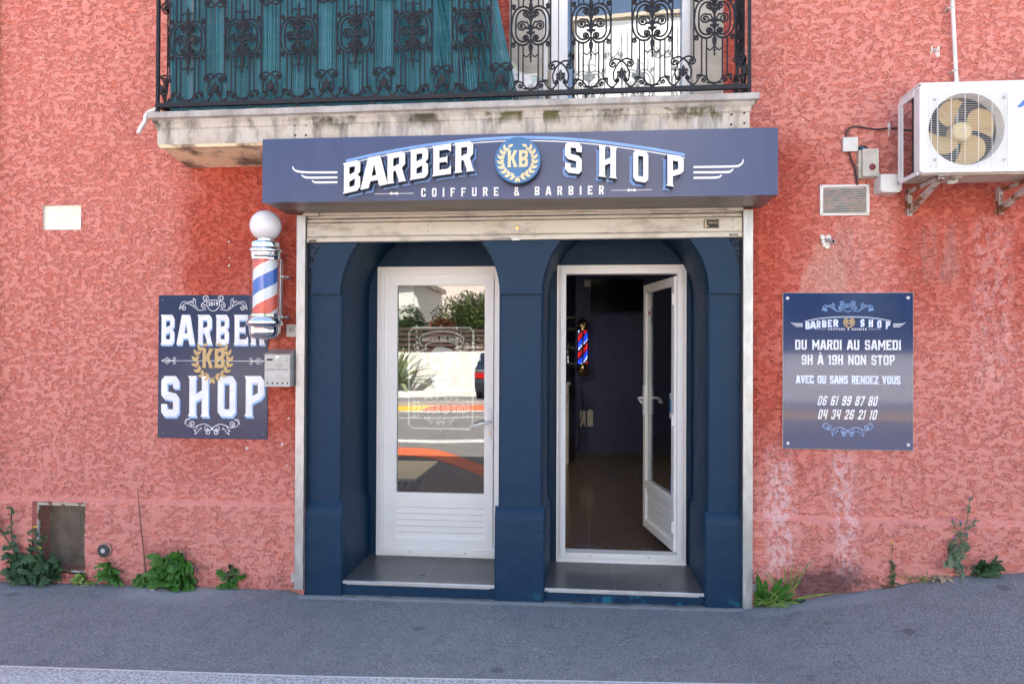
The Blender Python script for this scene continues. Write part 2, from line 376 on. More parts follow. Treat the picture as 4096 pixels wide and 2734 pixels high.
NAVY_SIGN = M('navy_lacquered_metal', (.040,.055,.140), .30, 0, (.036,.050,.128), 6, 4, spec=.6, stretch=(1.6,1,.25))
NAVY_POSTER = M('navy_glossy_print', (.010,.030,.120), .14, 0, (.009,.027,.108), 3, spec=.3, Coat_Weight=.75, Coat_Roughness=.05)
NAVY_POSTER2 = M('navy_satin_print', (.010,.020,.078), .18, 0, (.009,.018,.070), 3, spec=.36, Coat_Weight=.05, Coat_Roughness=.10)
BRUSHED = M('brushed_sheet', (.30,.28,.27), .45, .6, (.22,.2,.19), 5, stretch=(.3,1,8))
LET_WHITE = M('white_acrylic', (.84,.83,.80), .3)
LET_BLACK = M('black_letter_edge', (.018,.018,.02), .35)
LET_BLUE = M('light_blue_vinyl', (.22,.40,.78), .35)
PRINT_WHITE = M('white_print', (.80,.81,.85), .25)
PRINT_BLUE = M('pale_blue_print', (.27,.46,.80), .25)
PRINT_GOLD = M('gold_print', (.56,.38,.16), .3, col2=(.50,.33,.13))
GOLD_PALE = M('pale_gold_acrylic', (.80,.66,.36), .35)
DISC_BLUE = M('petrol_blue_acrylic', (.045,.17,.36), .3)
INK = M('grey_ink', (.16,.16,.17), .6)
RED_BTN = M('dark_red_plastic', (.22,.03,.04), .4)
GREY_PL = M('aged_grey_plastic', (.60,.57,.50), .5, col2=(.5,.47,.4), sc=12)
WHITE_PL = M('weathered_white_plastic', (.76,.76,.74), .4, col2=(.66,.65,.60), sc=7)
AC_WHITE = M('white_painted_sheet', (.80,.80,.79), .35, col2=(.74,.73,.70), sc=4)
AC_BEIGE = M('dusty_underside', (.55,.51,.44), .6, col2=(.45,.41,.34), sc=9)
FAN_YEL = M('yellowed_fan_plastic', (.50,.35,.14), .45, col2=(.36,.21,.07), sc=7, lo=.5, hi=.75)
RUST = M('rusty_white_bracket', (.50,.47,.44), .5, .1, (.20,.08,.035), 14, 6, .50, .58)
BLACK_RUB = M('black_rubber', (.02,.02,.022), .55)
BLUE_PL = M('blue_plastic', (.05,.25,.55), .4)
TV_BLACK = M('tv_glass', (.006,.006,.008), .12)
BRASS = M('brass', (.55,.38,.14), .3, 1)
STONE = M('pale_limestone', (.56,.50,.42), .8, col2=(.48,.42,.34), sc=9, bump=(60,.002))
PLASTER_W = M('white_plaster', (.70,.66,.60), .8, bump=(90,.003), col2=(.6,.5,.45))
POLY = M('expanded_polystyrene', (.86,.81,.70), .7, bump=(160,.0015), col2=(.80,.74,.6), sc=20)
NAVY_WALL = M('navy_interior_paint', (.055,.065,.155), .6, bump=(150,.0006))
BLACK_INT = M('black_interior', (.02,.02,.024), .5)
CEIL = M('interior_ceiling', (.10,.10,.12), .8)
WOOD_T = M('grey_oak_laminate', (.74,.62,.46), .4, col2=(.60,.49,.36), sc=14, stretch=(.5,6,1))
LEAF_D = M('dark_weed_leaf', (.028,.070,.030), .5, col2=(.05,.10,.035), sc=30, spec=.3)
LEAF_G = M('fresh_weed_leaf', (.040,.13,.018), .5, col2=(.075,.19,.028), sc=30, spec=.3)
LEAF_Y = M('yellow_green_blade', (.22,.30,.06), .55, col2=(.12,.22,.04), sc=25)
LEAF_GREY = M('greyish_thistle_leaf', (.09,.14,.075), .6, col2=(.16,.20,.12), sc=40)
LEAF_P = M('purplish_weed_leaf', (.07,.03,.04), .55, col2=(.08,.14,.04), sc=40)
STEM_B = M('dry_brown_stalk', (.16,.09,.05), .7)
PETAL_Y = M('yellow_petal', (.85,.65,.02), .5)
PETAL_P = M('purple_petal', (.35,.10,.50), .5)
FOL_H = M('hedge_leaf', (.05,.11,.025), .6, col2=(.09,.14,.03), sc=4)
FOL_H2 = M('yellowish_hedge_leaf', (.12,.15,.03), .6, col2=(.07,.12,.03), sc=4)
FOL_R = M('red_shrub_leaf', (.30,.05,.03), .6, col2=(.18,.06,.03), sc=4)
CONC_W = M('white_render', (.78,.76,.73), .8, col2=(.72,.70,.66), sc=1.5)
PINKISH = M('pale_pink_render', (.72,.62,.56), .8, col2=(.68,.58,.52), sc=1.2)
FENCE_BR = M('brown_stained_board', (.06,.035,.028), .6, col2=(.09,.05,.035), sc=8)
AGAVE_G = M('agave_green', (.13,.20,.12), .45, col2=(.18,.25,.14), sc=6)
AGAVE_Y = M('agave_cream_margin', (.75,.66,.30), .5)
WIN_DARK = M('window_glass_dark', (.03,.04,.05), .06, spec=.8)
CAR_P = M('dark_car_paint', (.02,.025,.04), .15, .3, Coat_Weight=1.)
CAR_G = M('car_glass', (.01,.012,.015), .04)
CAR_L = M('red_tail_light', (.55,.01,.01), .15)
KERB_ST = M('kerb_concrete', (.46,.44,.415), .85, col2=(.24,.235,.225), sc=75, det=6, lo=.42, hi=.62, bump=(70,.006))
ORANGE_RD = M('orange_road_paint', (.75,.17,.06), .7, col2=(.62,.13,.05), sc=9, bump=(90,.002))
YELLOW_RD = M('yellow_road_paint', (.80,.48,.04), .7)
WHITE_RD = M('white_road_paint', (.70,.70,.68), .7, col2=(.5,.5,.49), sc=25, lo=.5, hi=.7)

def mk_wall():
    n = N('red_crushed_roughcast'); x, y, z = n.xyz()
    dn = n.noise(3.2, 3, .6, col=True)
    v = n.scale(n.pos(), (1, 1, 1.6))
    n1 = n.noise(20, 4, .58, v, .15)
    n2 = n.noise(62, 4, .70, n.scale(n.pos(), (1, 1, 1.25)))
    low = n.noise(1.1, 2, .5)
    # share of flattened plaster: fuller near the ground
    thr = n.math('ADD', n.math('MULTIPLY', n.step(z, .2, 1.2), .042), n.math('MULTIPLY_ADD', low, .12, -.078))
    h = n.math('SUBTRACT', n1, thr)
    h = n.math('ADD', h, n.math('ADD', n.math('MULTIPLY_ADD', n2, .27, -.135), n.math('MULTIPLY_ADD', n.noise(5.5, 2, .5, v), -.16, .08)))
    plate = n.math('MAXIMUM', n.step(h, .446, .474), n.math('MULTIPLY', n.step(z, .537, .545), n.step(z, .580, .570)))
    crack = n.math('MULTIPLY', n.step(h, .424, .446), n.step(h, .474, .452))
    # weather-washed and sheltered areas keep different reds (sheltered = below balcony and signs)
    jx = n.math('MULTIPLY_ADD', n.noise(5, 3), .22, -.11)
    xx = n.math('ADD', x, jx); zz = n.math('ADD', z, jx)
    shel = n.math('MULTIPLY', n.math('MULTIPLY', n.step(xx, -2.80, -2.55), n.step(xx, 1.75, 1.15)), n.math('MULTIPLY', n.step(zz, 3.0, 2.8), n.step(zz, .55, 1.35)))
    shel2 = n.math('MULTIPLY', n.math('MULTIPLY', n.step(xx, 1.85, 2.0), n.step(zz, 2.72, 2.6)), n.step(zz, 1.3, 2.2))
    shel3 = n.math('MULTIPLY', n.math('MULTIPLY', n.step(xx, -.65, -.5), n.step(xx, 1.1, .95)), n.step(z, 3.0, 3.1))
    shel = n.math('MAXIMUM', n.math('MAXIMUM', shel, n.math('MULTIPLY', shel2, .8)), shel3)
    patch = n.step(n.noise(1.6, 4, .65), .5, .72)
    shel = n.math('MULTIPLY', shel, n.math('MULTIPLY_ADD', patch, -.38, .90))
    faded = n.mix(n.noise(2.1, 3), (.81,.335,.275), (.75,.285,.23))
    fresh = n.mix(n.noise(3, 3), (.62,.125,.075), (.54,.10,.065))
    topc = n.mix(shel, faded, fresh)
    hue = n.noise(9, 4, .7, n.scale(n.pos(), (1, 1, 1.6))); topc = n.mix(n.step(hue, .54, .62, 0, .55), topc, n.mix(1., topc, (1.0,.80,.66), 'MULTIPLY')); topc = n.mix(n.step(n.noise(2.7, 5, .7), .5, .68, 0, .5), topc, n.mix(1., topc, (.93,.86,.87), 'MULTIPLY'))
    fine = n.noise(160, 2, .7)
    topc = n.mix(n.step(fine, .3, .7), topc, n.mix(1., topc, (.88,.86,.86), 'MULTIPLY'))
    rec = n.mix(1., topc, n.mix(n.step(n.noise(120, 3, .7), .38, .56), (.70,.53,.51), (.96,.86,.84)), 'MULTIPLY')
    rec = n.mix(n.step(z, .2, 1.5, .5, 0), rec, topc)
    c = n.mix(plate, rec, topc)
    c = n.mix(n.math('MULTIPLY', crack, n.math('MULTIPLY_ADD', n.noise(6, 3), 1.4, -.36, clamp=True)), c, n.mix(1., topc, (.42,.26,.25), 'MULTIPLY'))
    # chalky salt streaks and damp patch at the right foot
    sx = n.scale(n.pos(), (9, 9, 1.1))
    streak = n.noise(1.9, 4, .6, sx)
    xw = n.math('ADD', x, n.math('MULTIPLY_ADD', n.noise(3, 3), .16, -.08))
    def band(v_, a, b, cc, d): return n.math('MULTIPLY', n.step(v_, a, b), n.step(v_, d, cc))
    b1 = band(xw, 1.13, 1.2, 1.28, 1.36); b2 = band(xw, 1.53, 1.60, 1.64, 1.73)
    b4 = n.math('MULTIPLY', band(xw, 2.35, 2.42, 2.55, 2.65), n.step(z, 1.0, 1.6))
    salt = n.math('MULTIPLY', n.math('MAXIMUM', b1, b2), band(z, .12, .3, .85, 1.05))
    salt = n.math('MAXIMUM', salt, n.math('MULTIPLY', b4, band(z, 1.2, 1.5, 2.3, 2.5)))
    salt = n.math('MULTIPLY', salt, n.step(n.noise(24, 5, .72, n.scale(n.pos(), (1,1,.6))), .46, .54))
    c = n.mix(n.math('MULTIPLY', salt, n.step(z, 1.1, 1.2, .78, .34)), c, (.80,.50,.48))
    # grey run-off under the vent and air conditioner
    run = n.math('MULTIPLY', n.math('MAXIMUM', band(xw, 1.45, 1.52, 1.75, 1.85), band(xw, 1.95, 2.1, 2.2, 2.4)), band(z, 1.95, 2.05, 2.3, 2.46))
    c = n.mix(n.math('MULTIPLY', run, n.step(streak, .4, .7, .0, .45)), c, (.46,.30,.27))
    d1 = n.node('ShaderNodeVectorMath', operation='DISTANCE'); n.plug(d1.inputs[0], n.scale(n.pos(), (1, 1, 2.1))); d1.inputs[1].default_value = (1.52, 0, .36)
    dd = n.math('ADD', d1.outputs['Value'], n.math('MULTIPLY_ADD', n.noise(7, 6, .72), .62, -.31))
    c = n.mix(n.math('MULTIPLY', n.step(dd, .36, .12), .8), c, (.085,.05,.055))
    damp = n.math('MULTIPLY', n.step(n.math('ADD', z, n.math('MULTIPLY_ADD', n.noise(6, 4), -.3, .15)), .13, -.02), n.step(x, 1.2, .9))
    c = n.mix(n.math('MULTIPLY', damp, .4), c, (.22,.07,.06))
    d2 = n.node('ShaderNodeVectorMath', operation='DISTANCE'); n.plug(d2.inputs[0], n.scale(n.pos(), (1, 1, 1.0))); d2.inputs[1].default_value = (-2.68, 0, .08)
    c = n.mix(n.math('MULTIPLY', n.step(n.math('ADD', d2.outputs['Value'], n.math('MULTIPLY_ADD', n.noise(9, 4, .65), .2, -.1)), .28, .08), .45), c, (.13,.06,.05))
    # bare aggregate below the pipe stub
    xl = n.math('MULTIPLY_ADD', z, -.28, 1.56+.28*2.25); ax = n.math('ABSOLUTE', n.math('SUBTRACT', xw, 1.50))
    wdt = n.math('MULTIPLY_ADD', z, -.22, .075+.22*2.24)
    bare = n.math('MULTIPLY', n.step(n.math('SUBTRACT', ax, wdt), .02, -.015), band(z, 1.7, 1.75, 2.24, 2.28))
    speck = n.vor(150)
    barec = n.mix(n.step(speck, .25, .5), (.82,.60,.50), (.50,.20,.15))
    c = n.mix(n.math('MULTIPLY', bare, .6), c, barec)
    bx = n.noise(260, 2, .7)
    hgt = n.math('ADD', n.math('MULTIPLY', plate, .0060), n.math('ADD', n.math('MULTIPLY', n2, .0085), n.math('MULTIPLY', h, .010)))
    hgt = n.math('ADD', hgt, n.math('MULTIPLY', bx, .0012))
    hgt = n.math('MULTIPLY', hgt, n.math('MULTIPLY_ADD', bare, -.4, 1.0))
    dp = n.node('ShaderNodeDisplacement'); n.plug(dp.inputs['Height'], hgt); dp.inputs['Midlevel'].default_value = .010; dp.inputs['Scale'].default_value = 1.0
    m = n.done(n.bsdf(c, .85, 0, None, .25)); n.t.links.new(dp.outputs[0], n.out.inputs['Displacement'])
    m.displacement_method = 'BOTH'; return m
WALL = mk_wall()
def mk_blue():
    n = N('blue_masonry_paint'); x, y, z = n.xyz()
    c = n.mix(n.noise(2.5, 4), (.0048,.032,.074), (.0038,.027,.064))
    c = n.mix(n.math('MULTIPLY', n.step(n.noise(70, 3, .7), .70, .78), .5), c, (.05,.10,.16))
    low = n.step(n.math('ADD', z, n.math('MULTIPLY_ADD', n.noise(12, 4), .12, -.06)), .06, .02)
    c = n.mix(n.math('MULTIPLY', low, n.math('MULTIPLY', n.step(n.noise(9, 4), .52, .64), n.step(x, -.35, -.2))), c, (.012,.13,.20))
    rough = n.step(z, 1.96, 1.97)
    edge = n.math('MAXIMUM', n.step(x, -1.68, -1.70), n.step(x, .93, .96))
    nm = n.bump(n.math('ADD', n.math('MULTIPLY', n.noise(5, 2), .6), n.math('MULTIPLY', n.noise(60, 4, .6), .12)), 1, .02)
    return n.done(n.bsdf(c, .5, 0, nm, .26))
BLUE = mk_blue()
def mk_blue_rough():
    n = N('blue_painted_roughcast')
    h = n.noise(16, 5, .62, n.scale(n.pos(), (1,1,1.6)))
    c = n.mix(n.step(h, .42, .5), (.007,.018,.045), (.013,.034,.078))
    return n.done(n.bsdf(c, .5, 0, n.bump(n.math('ADD', n.step(h, .45, .5), n.math('MULTIPLY', n.noise(70, 3), .6)), 1, .006), .4))
BLUE_R = mk_blue_rough()
def mk_asphalt(name, a, b, strip=False):
    n = N(name); x, y, z = n.xyz()
    sp = n.noise(150, 3, .75); big = n.noise(.9, 4, .6); mid = n.noise(7, 4, .6)
    c = n.mix(big, a, b)
    c = n.mix(n.step(sp, .34, .68), n.mix(1., c, (.46,.46,.47), 'MULTIPLY'), n.mix(1., c, (1.5,1.5,1.5), 'MULTIPLY')); sp2 = n.noise(45, 3, .7); c = n.mix(n.step(sp2, .35, .65, .35, 0), c, n.mix(1., c, (.6,.6,.62), 'MULTIPLY'))
    v = n.vor(110); c = n.mix(n.math('MULTIPLY', n.step(v, .16, .08), n.step(n.noise(40, 2), .5, .6)), c, (.42,.42,.42))
    spot = n.step(n.vor(2.3), .10, .06); c = n.mix(n.math('MULTIPLY', spot, .45), c, (.05,.05,.055))
    spot2 = n.step(n.vor(3.1, n.scale(n.pos(), (1.3,1,1))), .075, .04); c = n.mix(n.math('MULTIPLY', spot2, .6), c, (.40,.40,.41)); spot4 = n.step(n.vor(6.1), .035, .022); c = n.mix(n.math('MULTIPLY', spot4, .8), c, (.72,.72,.72)); spot5 = n.step(n.vor(5.3, n.scale(n.pos(), (.7,1,1))), .055, .03); c = n.mix(n.math('MULTIPLY', spot5, .55), c, (.06,.06,.065))
    spot3 = n.step(n.vor(4.7, n.scale(n.pos(), (.8,1.1,1))), .07, .03); c = n.mix(n.math('MULTIPLY', n.math('MULTIPLY', spot3, .5), n.step(y, -.9, -.2)), c, (.34,.17,.13))
    c = n.mix(n.math('MULTIPLY', n.step(mid, .4, .75), .25), c, (.10,.10,.105))
    if strip:
        j = n.math('MULTIPLY_ADD', n.noise(14, 4, .7), .07, -.035)
        yy = n.math('ADD', y, j)
        s1 = n.math('MULTIPLY', n.step(yy, -.105, -.095), n.math('MULTIPLY', n.step(x, -1.83, -1.80), n.step(x, 1.02, .99)))
        c = n.mix(n.math('MULTIPLY', s1, .85), c, n.mix(n.noise(30, 3), (.46,.46,.46), (.36,.36,.36)))
        s2 = n.math('MULTIPLY', n.math('MULTIPLY', n.step(n.math('ADD', yy, n.math('MULTIPLY', n.noise(2.5, 3), .1)), -.19, -.12), n.step(x, .95, 1.1)), n.step(x, 1.95, 1.7))
        c = n.mix(n.math('MULTIPLY', s2, .55), c, (.33,.34,.36))
        s3 = n.math('MULTIPLY', n.math('MULTIPLY', n.step(n.math('ADD', yy, n.math('MULTIPLY', n.noise(4, 4), .3)), -.30, .05), n.step(x, -3.1, -2.8)), n.step(x, -2.0, -2.5))
        c = n.mix(n.math('MULTIPLY', s3, .6), c, (.44,.44,.44))
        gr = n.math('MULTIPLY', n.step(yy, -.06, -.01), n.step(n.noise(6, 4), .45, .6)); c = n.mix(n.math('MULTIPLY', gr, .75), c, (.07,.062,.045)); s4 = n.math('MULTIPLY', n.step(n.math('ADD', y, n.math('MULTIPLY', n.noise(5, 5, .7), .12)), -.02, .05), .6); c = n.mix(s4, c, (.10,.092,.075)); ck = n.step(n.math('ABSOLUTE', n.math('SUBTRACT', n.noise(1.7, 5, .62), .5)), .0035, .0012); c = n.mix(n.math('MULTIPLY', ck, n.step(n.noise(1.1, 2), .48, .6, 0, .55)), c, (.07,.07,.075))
    nm = n.bump(n.math('ADD', sp, n.math('MULTIPLY', mid, .6)), 1, .006)
    return n.done(n.bsdf(c, .86, 0, nm, .3))
ASPH = mk_asphalt('weathered_asphalt', (.235,.243,.248), (.30,.308,.312), True)
ROADM = mk_asphalt('road_asphalt', (.24,.22,.21), (.29,.27,.255))
def mk_kerb():
    n = N('worn_kerb_concrete'); x, y, z = n.xyz()
    f = n.noise(70, 6, .7); c = n.mix(n.step(f, .42, .60), (.68,.70,.69), (.31,.32,.32)); c = n.mix(n.step(n.noise(9, 4), .5, .7, 0, .4), c, (.40,.39,.37))
    c = n.mix(n.step(n.math('ADD', y, n.math('MULTIPLY_ADD', n.noise(25, 3), .016, -.008)), -1.180, -1.168, 0, .8), c, (.88,.86,.82))
    return n.done(n.bsdf(c, .85, 0, n.bump(f, 1, .006), .3))
KERB_TOP = mk_kerb()
def mk_slab():
    n = N('stained_balcony_stone'); x, y, z = n.xyz()
    st = n.noise(2.2, 6, .68, n.scale(n.pos(), (4, 4, .9))); bl = n.noise(5, 6, .7)
    c = n.mix(n.step(bl, .35, .7), (.62,.58,.51), (.52,.45,.36))
    c = n.mix(n.math('MULTIPLY', n.step(st, .46, .62), .72), c, (.22,.20,.19))
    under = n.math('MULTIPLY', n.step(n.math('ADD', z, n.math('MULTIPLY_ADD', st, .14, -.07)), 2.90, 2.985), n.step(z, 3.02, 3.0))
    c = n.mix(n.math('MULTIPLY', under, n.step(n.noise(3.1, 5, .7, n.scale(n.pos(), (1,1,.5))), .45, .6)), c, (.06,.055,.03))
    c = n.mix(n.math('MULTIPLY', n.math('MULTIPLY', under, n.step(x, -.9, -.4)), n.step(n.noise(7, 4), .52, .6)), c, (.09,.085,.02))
    top = n.step(z, 3.0, 3.01); c = n.mix(n.math('MULTIPLY', top, .7), c, n.mix(n.step(n.noise(6, 5, .7), .4, .62), (.47,.46,.45), (.30,.28,.27)))
    wash = n.math('MULTIPLY', n.step(n.noise(3, 4, .6, n.scale(n.pos(), (5,5,.7))), .55, .66), n.step(z, 2.97, 2.93)); c = n.mix(n.math('MULTIPLY', wash, .5), c, (.66,.63,.60))
    c = n.mix(n.step(n.noise(150, 2, .7), .35, .75, 0, .3), c, (.30,.27,.25))
    us = n.step(z, 2.862, 2.855); c = n.mix(us, c, n.mix(n.step(n.noise(3.2, 5, .6), .46, .60), (.88,.72,.48), (.24,.18,.13)))  # underside: warm bounced light painted into the colour, plus dark stains
    nm = n.bump(n.math('ADD', n.noise(40, 5, .7), n.math('MULTIPLY', bl, .8)), 1, .005)
    return n.done(n.bsdf(c, .85, 0, nm, .3))
SLAB = mk_slab()
def mk_tile(name, a, b, rough, gx, gy, ox=0, oy=0):
    n = N(name); x, y, z = n.xyz()
    c = n.mix(n.noise(3.5, 5, .65, n.scale(n.pos(), (1, 2.2, 1))), a, b)
    def line(v, g, o): return n.math('LESS_THAN', n.math('ABSOLUTE', n.math('SUBTRACT', n.math('FRACT', n.math('MULTIPLY_ADD', v, 1/g, o)), .5)), .0022/g)
    g = n.math('MAXIMUM', line(x, gx, ox), line(y, gy, oy))
    c = n.mix(g, c, (.22,.21,.20))
    return n.done(n.bsdf(c, n.math('MULTIPLY_ADD', n.noise(9, 3), .12, rough-.06), 0, None, .5))
TILE_OUT = mk_tile('grey_threshold_tile', (.085,.083,.088), (.115,.112,.116), .30, .62, 3.0, .13, .2)
TILE_IN = mk_tile('brown_floor_tile', (.12,.082,.064), (.17,.12,.092), .16, .60, .60, .37, .2)
def mk_glass(name, base=.15, tint=(.9,.93,.92)):
    n = N(name); lw = n.node('ShaderNodeLayerWeight'); lw.inputs[0].default_value = .5
    fac = n.math('ADD', n.math('MULTIPLY', n.math('POWER', lw.outputs['Facing'], 4.), .8), base, clamp=True)
    tr = n.node('ShaderNodeBsdfTransparent'); tr.inputs[0].default_value = (*tint, 1)
    gl = n.node('ShaderNodeBsdfGlossy'); gl.inputs['Roughness'].default_value = 0; gl.inputs['Color'].default_value = (1, 1, 1, 1)
    nm = n.bump(n.noise(1.3, 1), 1, .0022); n.plug(gl.inputs['Normal'], nm)
    mx = n.node('ShaderNodeMixShader'); n.plug(mx.inputs[0], fac); n.t.links.new(tr.outputs[0], mx.inputs[1]); n.t.links.new(gl.outputs[0], mx.inputs[2])
    return n.done(mx.outputs[0])
GLASS = mk_glass('double_glazing', .10)
GLASS_C = mk_glass('clear_tube_glass', .05, (.97,.98,.98))
GLASS_B = mk_glass('balcony_glazing', .13, (.92,.94,.94))
def mk_decal():
    n = N('frosted_white_vinyl'); tr = n.node('ShaderNodeBsdfTransparent'); b = n.bsdf((.80,.84,.80), .5)
    mx = n.node('ShaderNodeMixShader'); mx.inputs[0].default_value = .78; n.t.links.new(tr.outputs[0], mx.inputs[1]); n.t.links.new(b, mx.inputs[2]); return n.done(mx.outputs[0])
DECAL = mk_decal()
def mk_emit(name, col, st):
    n = N(name); e = n.node('ShaderNodeEmission'); e.inputs[0].default_value = (*col, 1); e.inputs[1].default_value = st; return n.done(e.outputs[0])
TABLE_FILL = mk_emit('added_table_fill', (1,.88,.7), 300.); SPOT = mk_emit('warm_spot_lens', (1,.85,.65), 22.)  # the stronger emitter is an added fill for the table
LED_B = mk_emit('blue_led', (.02,.06,1), .7); LED_R = mk_emit('red_led', (1,.02,.03), .4); LED_W = mk_emit('cool_white_led', (.5,.6,1), .7)
def mk_globe():
    n = N('milky_globe'); return n.done(n.bsdf((.80,.79,.83), .22, 0, None, .5, Subsurface_Weight=.3, Subsurface_Radius=(.03,.03,.03)))
GLOBE = mk_globe()
def mk_reed():
    n = N('teal_reed_plastic'); x, y, z = n.xyz()
    c = n.mix(n.noise(20, 3, .6, n.scale(n.pos(), (2, 2, .2))), (.016,.085,.115), (.050,.205,.25))
    ln = n.math('LESS_THAN', n.math('ABSOLUTE', n.math('SUBTRACT', n.math('FRACT', n.math('MULTIPLY_ADD', n.math('ADD', z, n.math('MULTIPLY', n.noise(2, 1), .02)), 1/.09, 0)), .5)), .010)
    c = n.mix(n.math('MULTIPLY', ln, .55), c, (.22,.42,.36))
    return n.done(n.bsdf(c, .38, 0, None, .5))
REED = mk_reed()
# ------------------------------------------------------------------ ground
WALLZ = [(-8,-.10),(-4.2,-.007),(-3.34,.005),(-1.9,.012),(-1.8,-.018),(-.4,-.012),(.98,-.004),(1.08,.016),(1.335,.06),(1.77,.144),(2.25,.246),(2.67,.278),(3.4,.33),(8,.45)]
KERBZ = [(-8,-.17),(-3,-.05),(-1.31,-.025),(.75,.034),(2,.075),(4,.14),(8,.26)]
def gz(x, y): t = min(1, max(0, -y/1.15)); t = t*t*(3-2*t)*.5+t*.5; return lerp(interp(x, WALLZ), interp(x, KERBZ), t)
b = MB(); xs = [-12+.1*i for i in range(241)]; ys = [.12, .02, -.06, -.15, -.3, -.45, -.6, -.75, -.9, -1.05, -1.15]
b.add([(x, y, gz(x, y)) for x in xs for y in ys], [(i*11+j, i*11+j+1, (i+1)*11+j+1, (i+1)*11+j) for i in range(240) for j in range(10)])
tag(b.build('pavement', ASPH, smooth=60), kind='structure')
b = MB(); ky = [(-1.15, 0), (-1.162, .006), (-1.35, .0), (-1.37, -.02), (-1.375, -.14)]
b.add([(x, y, interp(x, KERBZ)+dz) for x in xs for y, dz in ky], [(i*5+j, i*5+j+1, (i+1)*5+j+1, (i+1)*5+j) for i in range(240) for j in range(4)])
tag(b.build('kerb', KERB_TOP, smooth=40), kind='structure')
b = MB(); b.quad((-60, -1.37, -.12), (-60, -60, -.12), (60, -60, -.12), (60, -1.37, -.12)); tag(b.build('road', ROADM), kind='structure')
b = MB(); b.quad((-60, 60, -.5), (-60, -1.3, -.5), (60, -1.3, -.5), (60, 60, -.5)); tag(b.build('ground', ROADM), kind='structure')
RZ = -.116
b = MB()
b.quad((-14, -6.98, RZ), (-14, -7.40, RZ), (14, -7.9, RZ), (14, -7.48, RZ)); b.quad((-14, -11.72, RZ), (-14, -11.88, RZ), (14, -12.3, RZ), (14, -12.14, RZ)); b.quad((-14, -13.45, RZ), (-14, -13.75, RZ), (14, -14.2, RZ), (14, -13.9, RZ))
tag(b.build('road_marking', WHITE_RD), kind='structure')
b = MB(); P = catmull([(-9,-5.4),(-5,-6.3),(-3.1,-6.5),(-2.4,-6.35),(-1.8,-5.5),(-1.35,-4.7),(-1.2,-4.1),(-1.25,-3.9),(-1.75,-4.7),(-2.2,-5.25),(-2.9,-5.55),(-5,-5.2),(-9,-4.2)], 4, True)
tri = tessellate_polygon([[Vector((p[0], p[1], 0)) for p in P]]); b.add([(p[0], p[1], RZ) for p in P], tri)
tag(b.build('orange_road_paint', ORANGE_RD), kind='structure')
b = MB(); b.box(-14, 14, -16.1, -15.6, -.12, .0); tag(b.build('far_kerb', KERB_ST), kind='structure')
b = MB(); b.box(-14, -4.35, -15.58, -14.0, -.12, -.105); b.box(2.02, 14, -15.58, -14.0, -.12, -.105); tag(b.build('yellow_kerb_paint', YELLOW_RD), kind='structure')
b = MB(); b.box(-4.33, 2.0, -15.58, -14.0, -.12, -.105); tag(b.build('red_kerb_paint', ORANGE_RD), kind='structure')
b = MB(); b.box(-14, 14, -21.9, -19.9, -.12, .02); tag(b.build('far_pavement', CONC_W), kind='structure')

# ------------------------------------------------------------------ the building
BX0, BX1, BZ0, BZ1 = -1.79, 1.006, -.30, 2.50          # opening of the shop bay
bld = thing('building', 'old building with red crushed roughcast walls and a deep blue arched shopfront', 'building')
holes = [(BX0, BX1, BZ0, BZ1), (-.43, .87, 3.02, 4.9), (-3.672, -3.395, 2.395, 2.565), (at(130, 2150, -.034)[0], at(341, 2150, -.034)[0], at(240, 2290, -.034)[1], at(240, 2009, -.034)[1])]
def wallmesh():
    def axis(lo, hi, flo, fhi, d, cuts):
        a = list(np.arange(flo, fhi+1e-6, d)); a += [lo, hi]+list(np.arange(fhi+.5, hi, .6))+list(np.arange(lo, flo-.3, .6)); a = sorted(set([round(float(q), 5) for q in a]))
        a = [q for q in a if min([abs(q-c) for c in cuts]) > d*.55]+list(cuts); return np.array(sorted(a))
    xs = axis(-7.5, 7.0, -4.35, 3.05, .0085, [h[0] for h in holes]+[h[1] for h in holes])
    zs = axis(-.5, 7.4, -.06, 4.15, .0085, [h[2] for h in holes]+[h[3] for h in holes])
    X, Z = np.meshgrid(xs, zs, indexing='ij'); nx, nz = X.shape
    Y = np.zeros_like(X)
    # plinth: thicker below a sloped weathering, slightly uneven
    pz = .552+.006*np.sin(X*2.3)+.004*np.sin(X*7.1+1)
    Y -= .034*np.clip((pz+.014-Z)/.024, 0, 1)
    Y += .003*np.sin(X*1.1+.4)*np.sin(Z*1.3+1.)*np.where((X < BX0-.2) | (X > BX1+.2), 1, 0)
    co = np.stack([X, Y, Z], -1).reshape(-1, 3)
    i, j = np.meshgrid(np.arange(nx-1), np.arange(nz-1), indexing='ij'); i = i.ravel(); j = j.ravel()
    cx = (xs[i]+xs[i+1])/2; cz = (zs[j]+zs[j+1])/2; keep = np.ones(len(i), bool)
    for a, b_, c, d in holes: keep &= ~((cx > a) & (cx < b_) & (cz > c) & (cz < d))
    i = i[keep]; j = j[keep]; F = np.stack([i*nz+j, (i+1)*nz+j, (i+1)*nz+j+1, i*nz+j+1], -1)
    used = np.zeros(len(co), bool); used[F.ravel()] = True; idx = np.cumsum(used)-1; co = co[used]; F = idx[F]
    me = bpy.data.meshes.new('wall'); me.vertices.add(len(co)); me.vertices.foreach_set('co', co.ravel())
    me.loops.add(F.size); me.loops.foreach_set('vertex_index', F.ravel().astype(np.int32)); me.polygons.add(len(F))
    me.polygons.foreach_set('loop_start', np.arange(0, F.size, 4, dtype=np.int32)); me.update(calc_edges=True)
    me.polygons.foreach_set('use_smooth', np.ones(len(F), bool))
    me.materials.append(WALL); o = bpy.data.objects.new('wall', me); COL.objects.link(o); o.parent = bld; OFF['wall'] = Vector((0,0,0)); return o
wall = wallmesh()
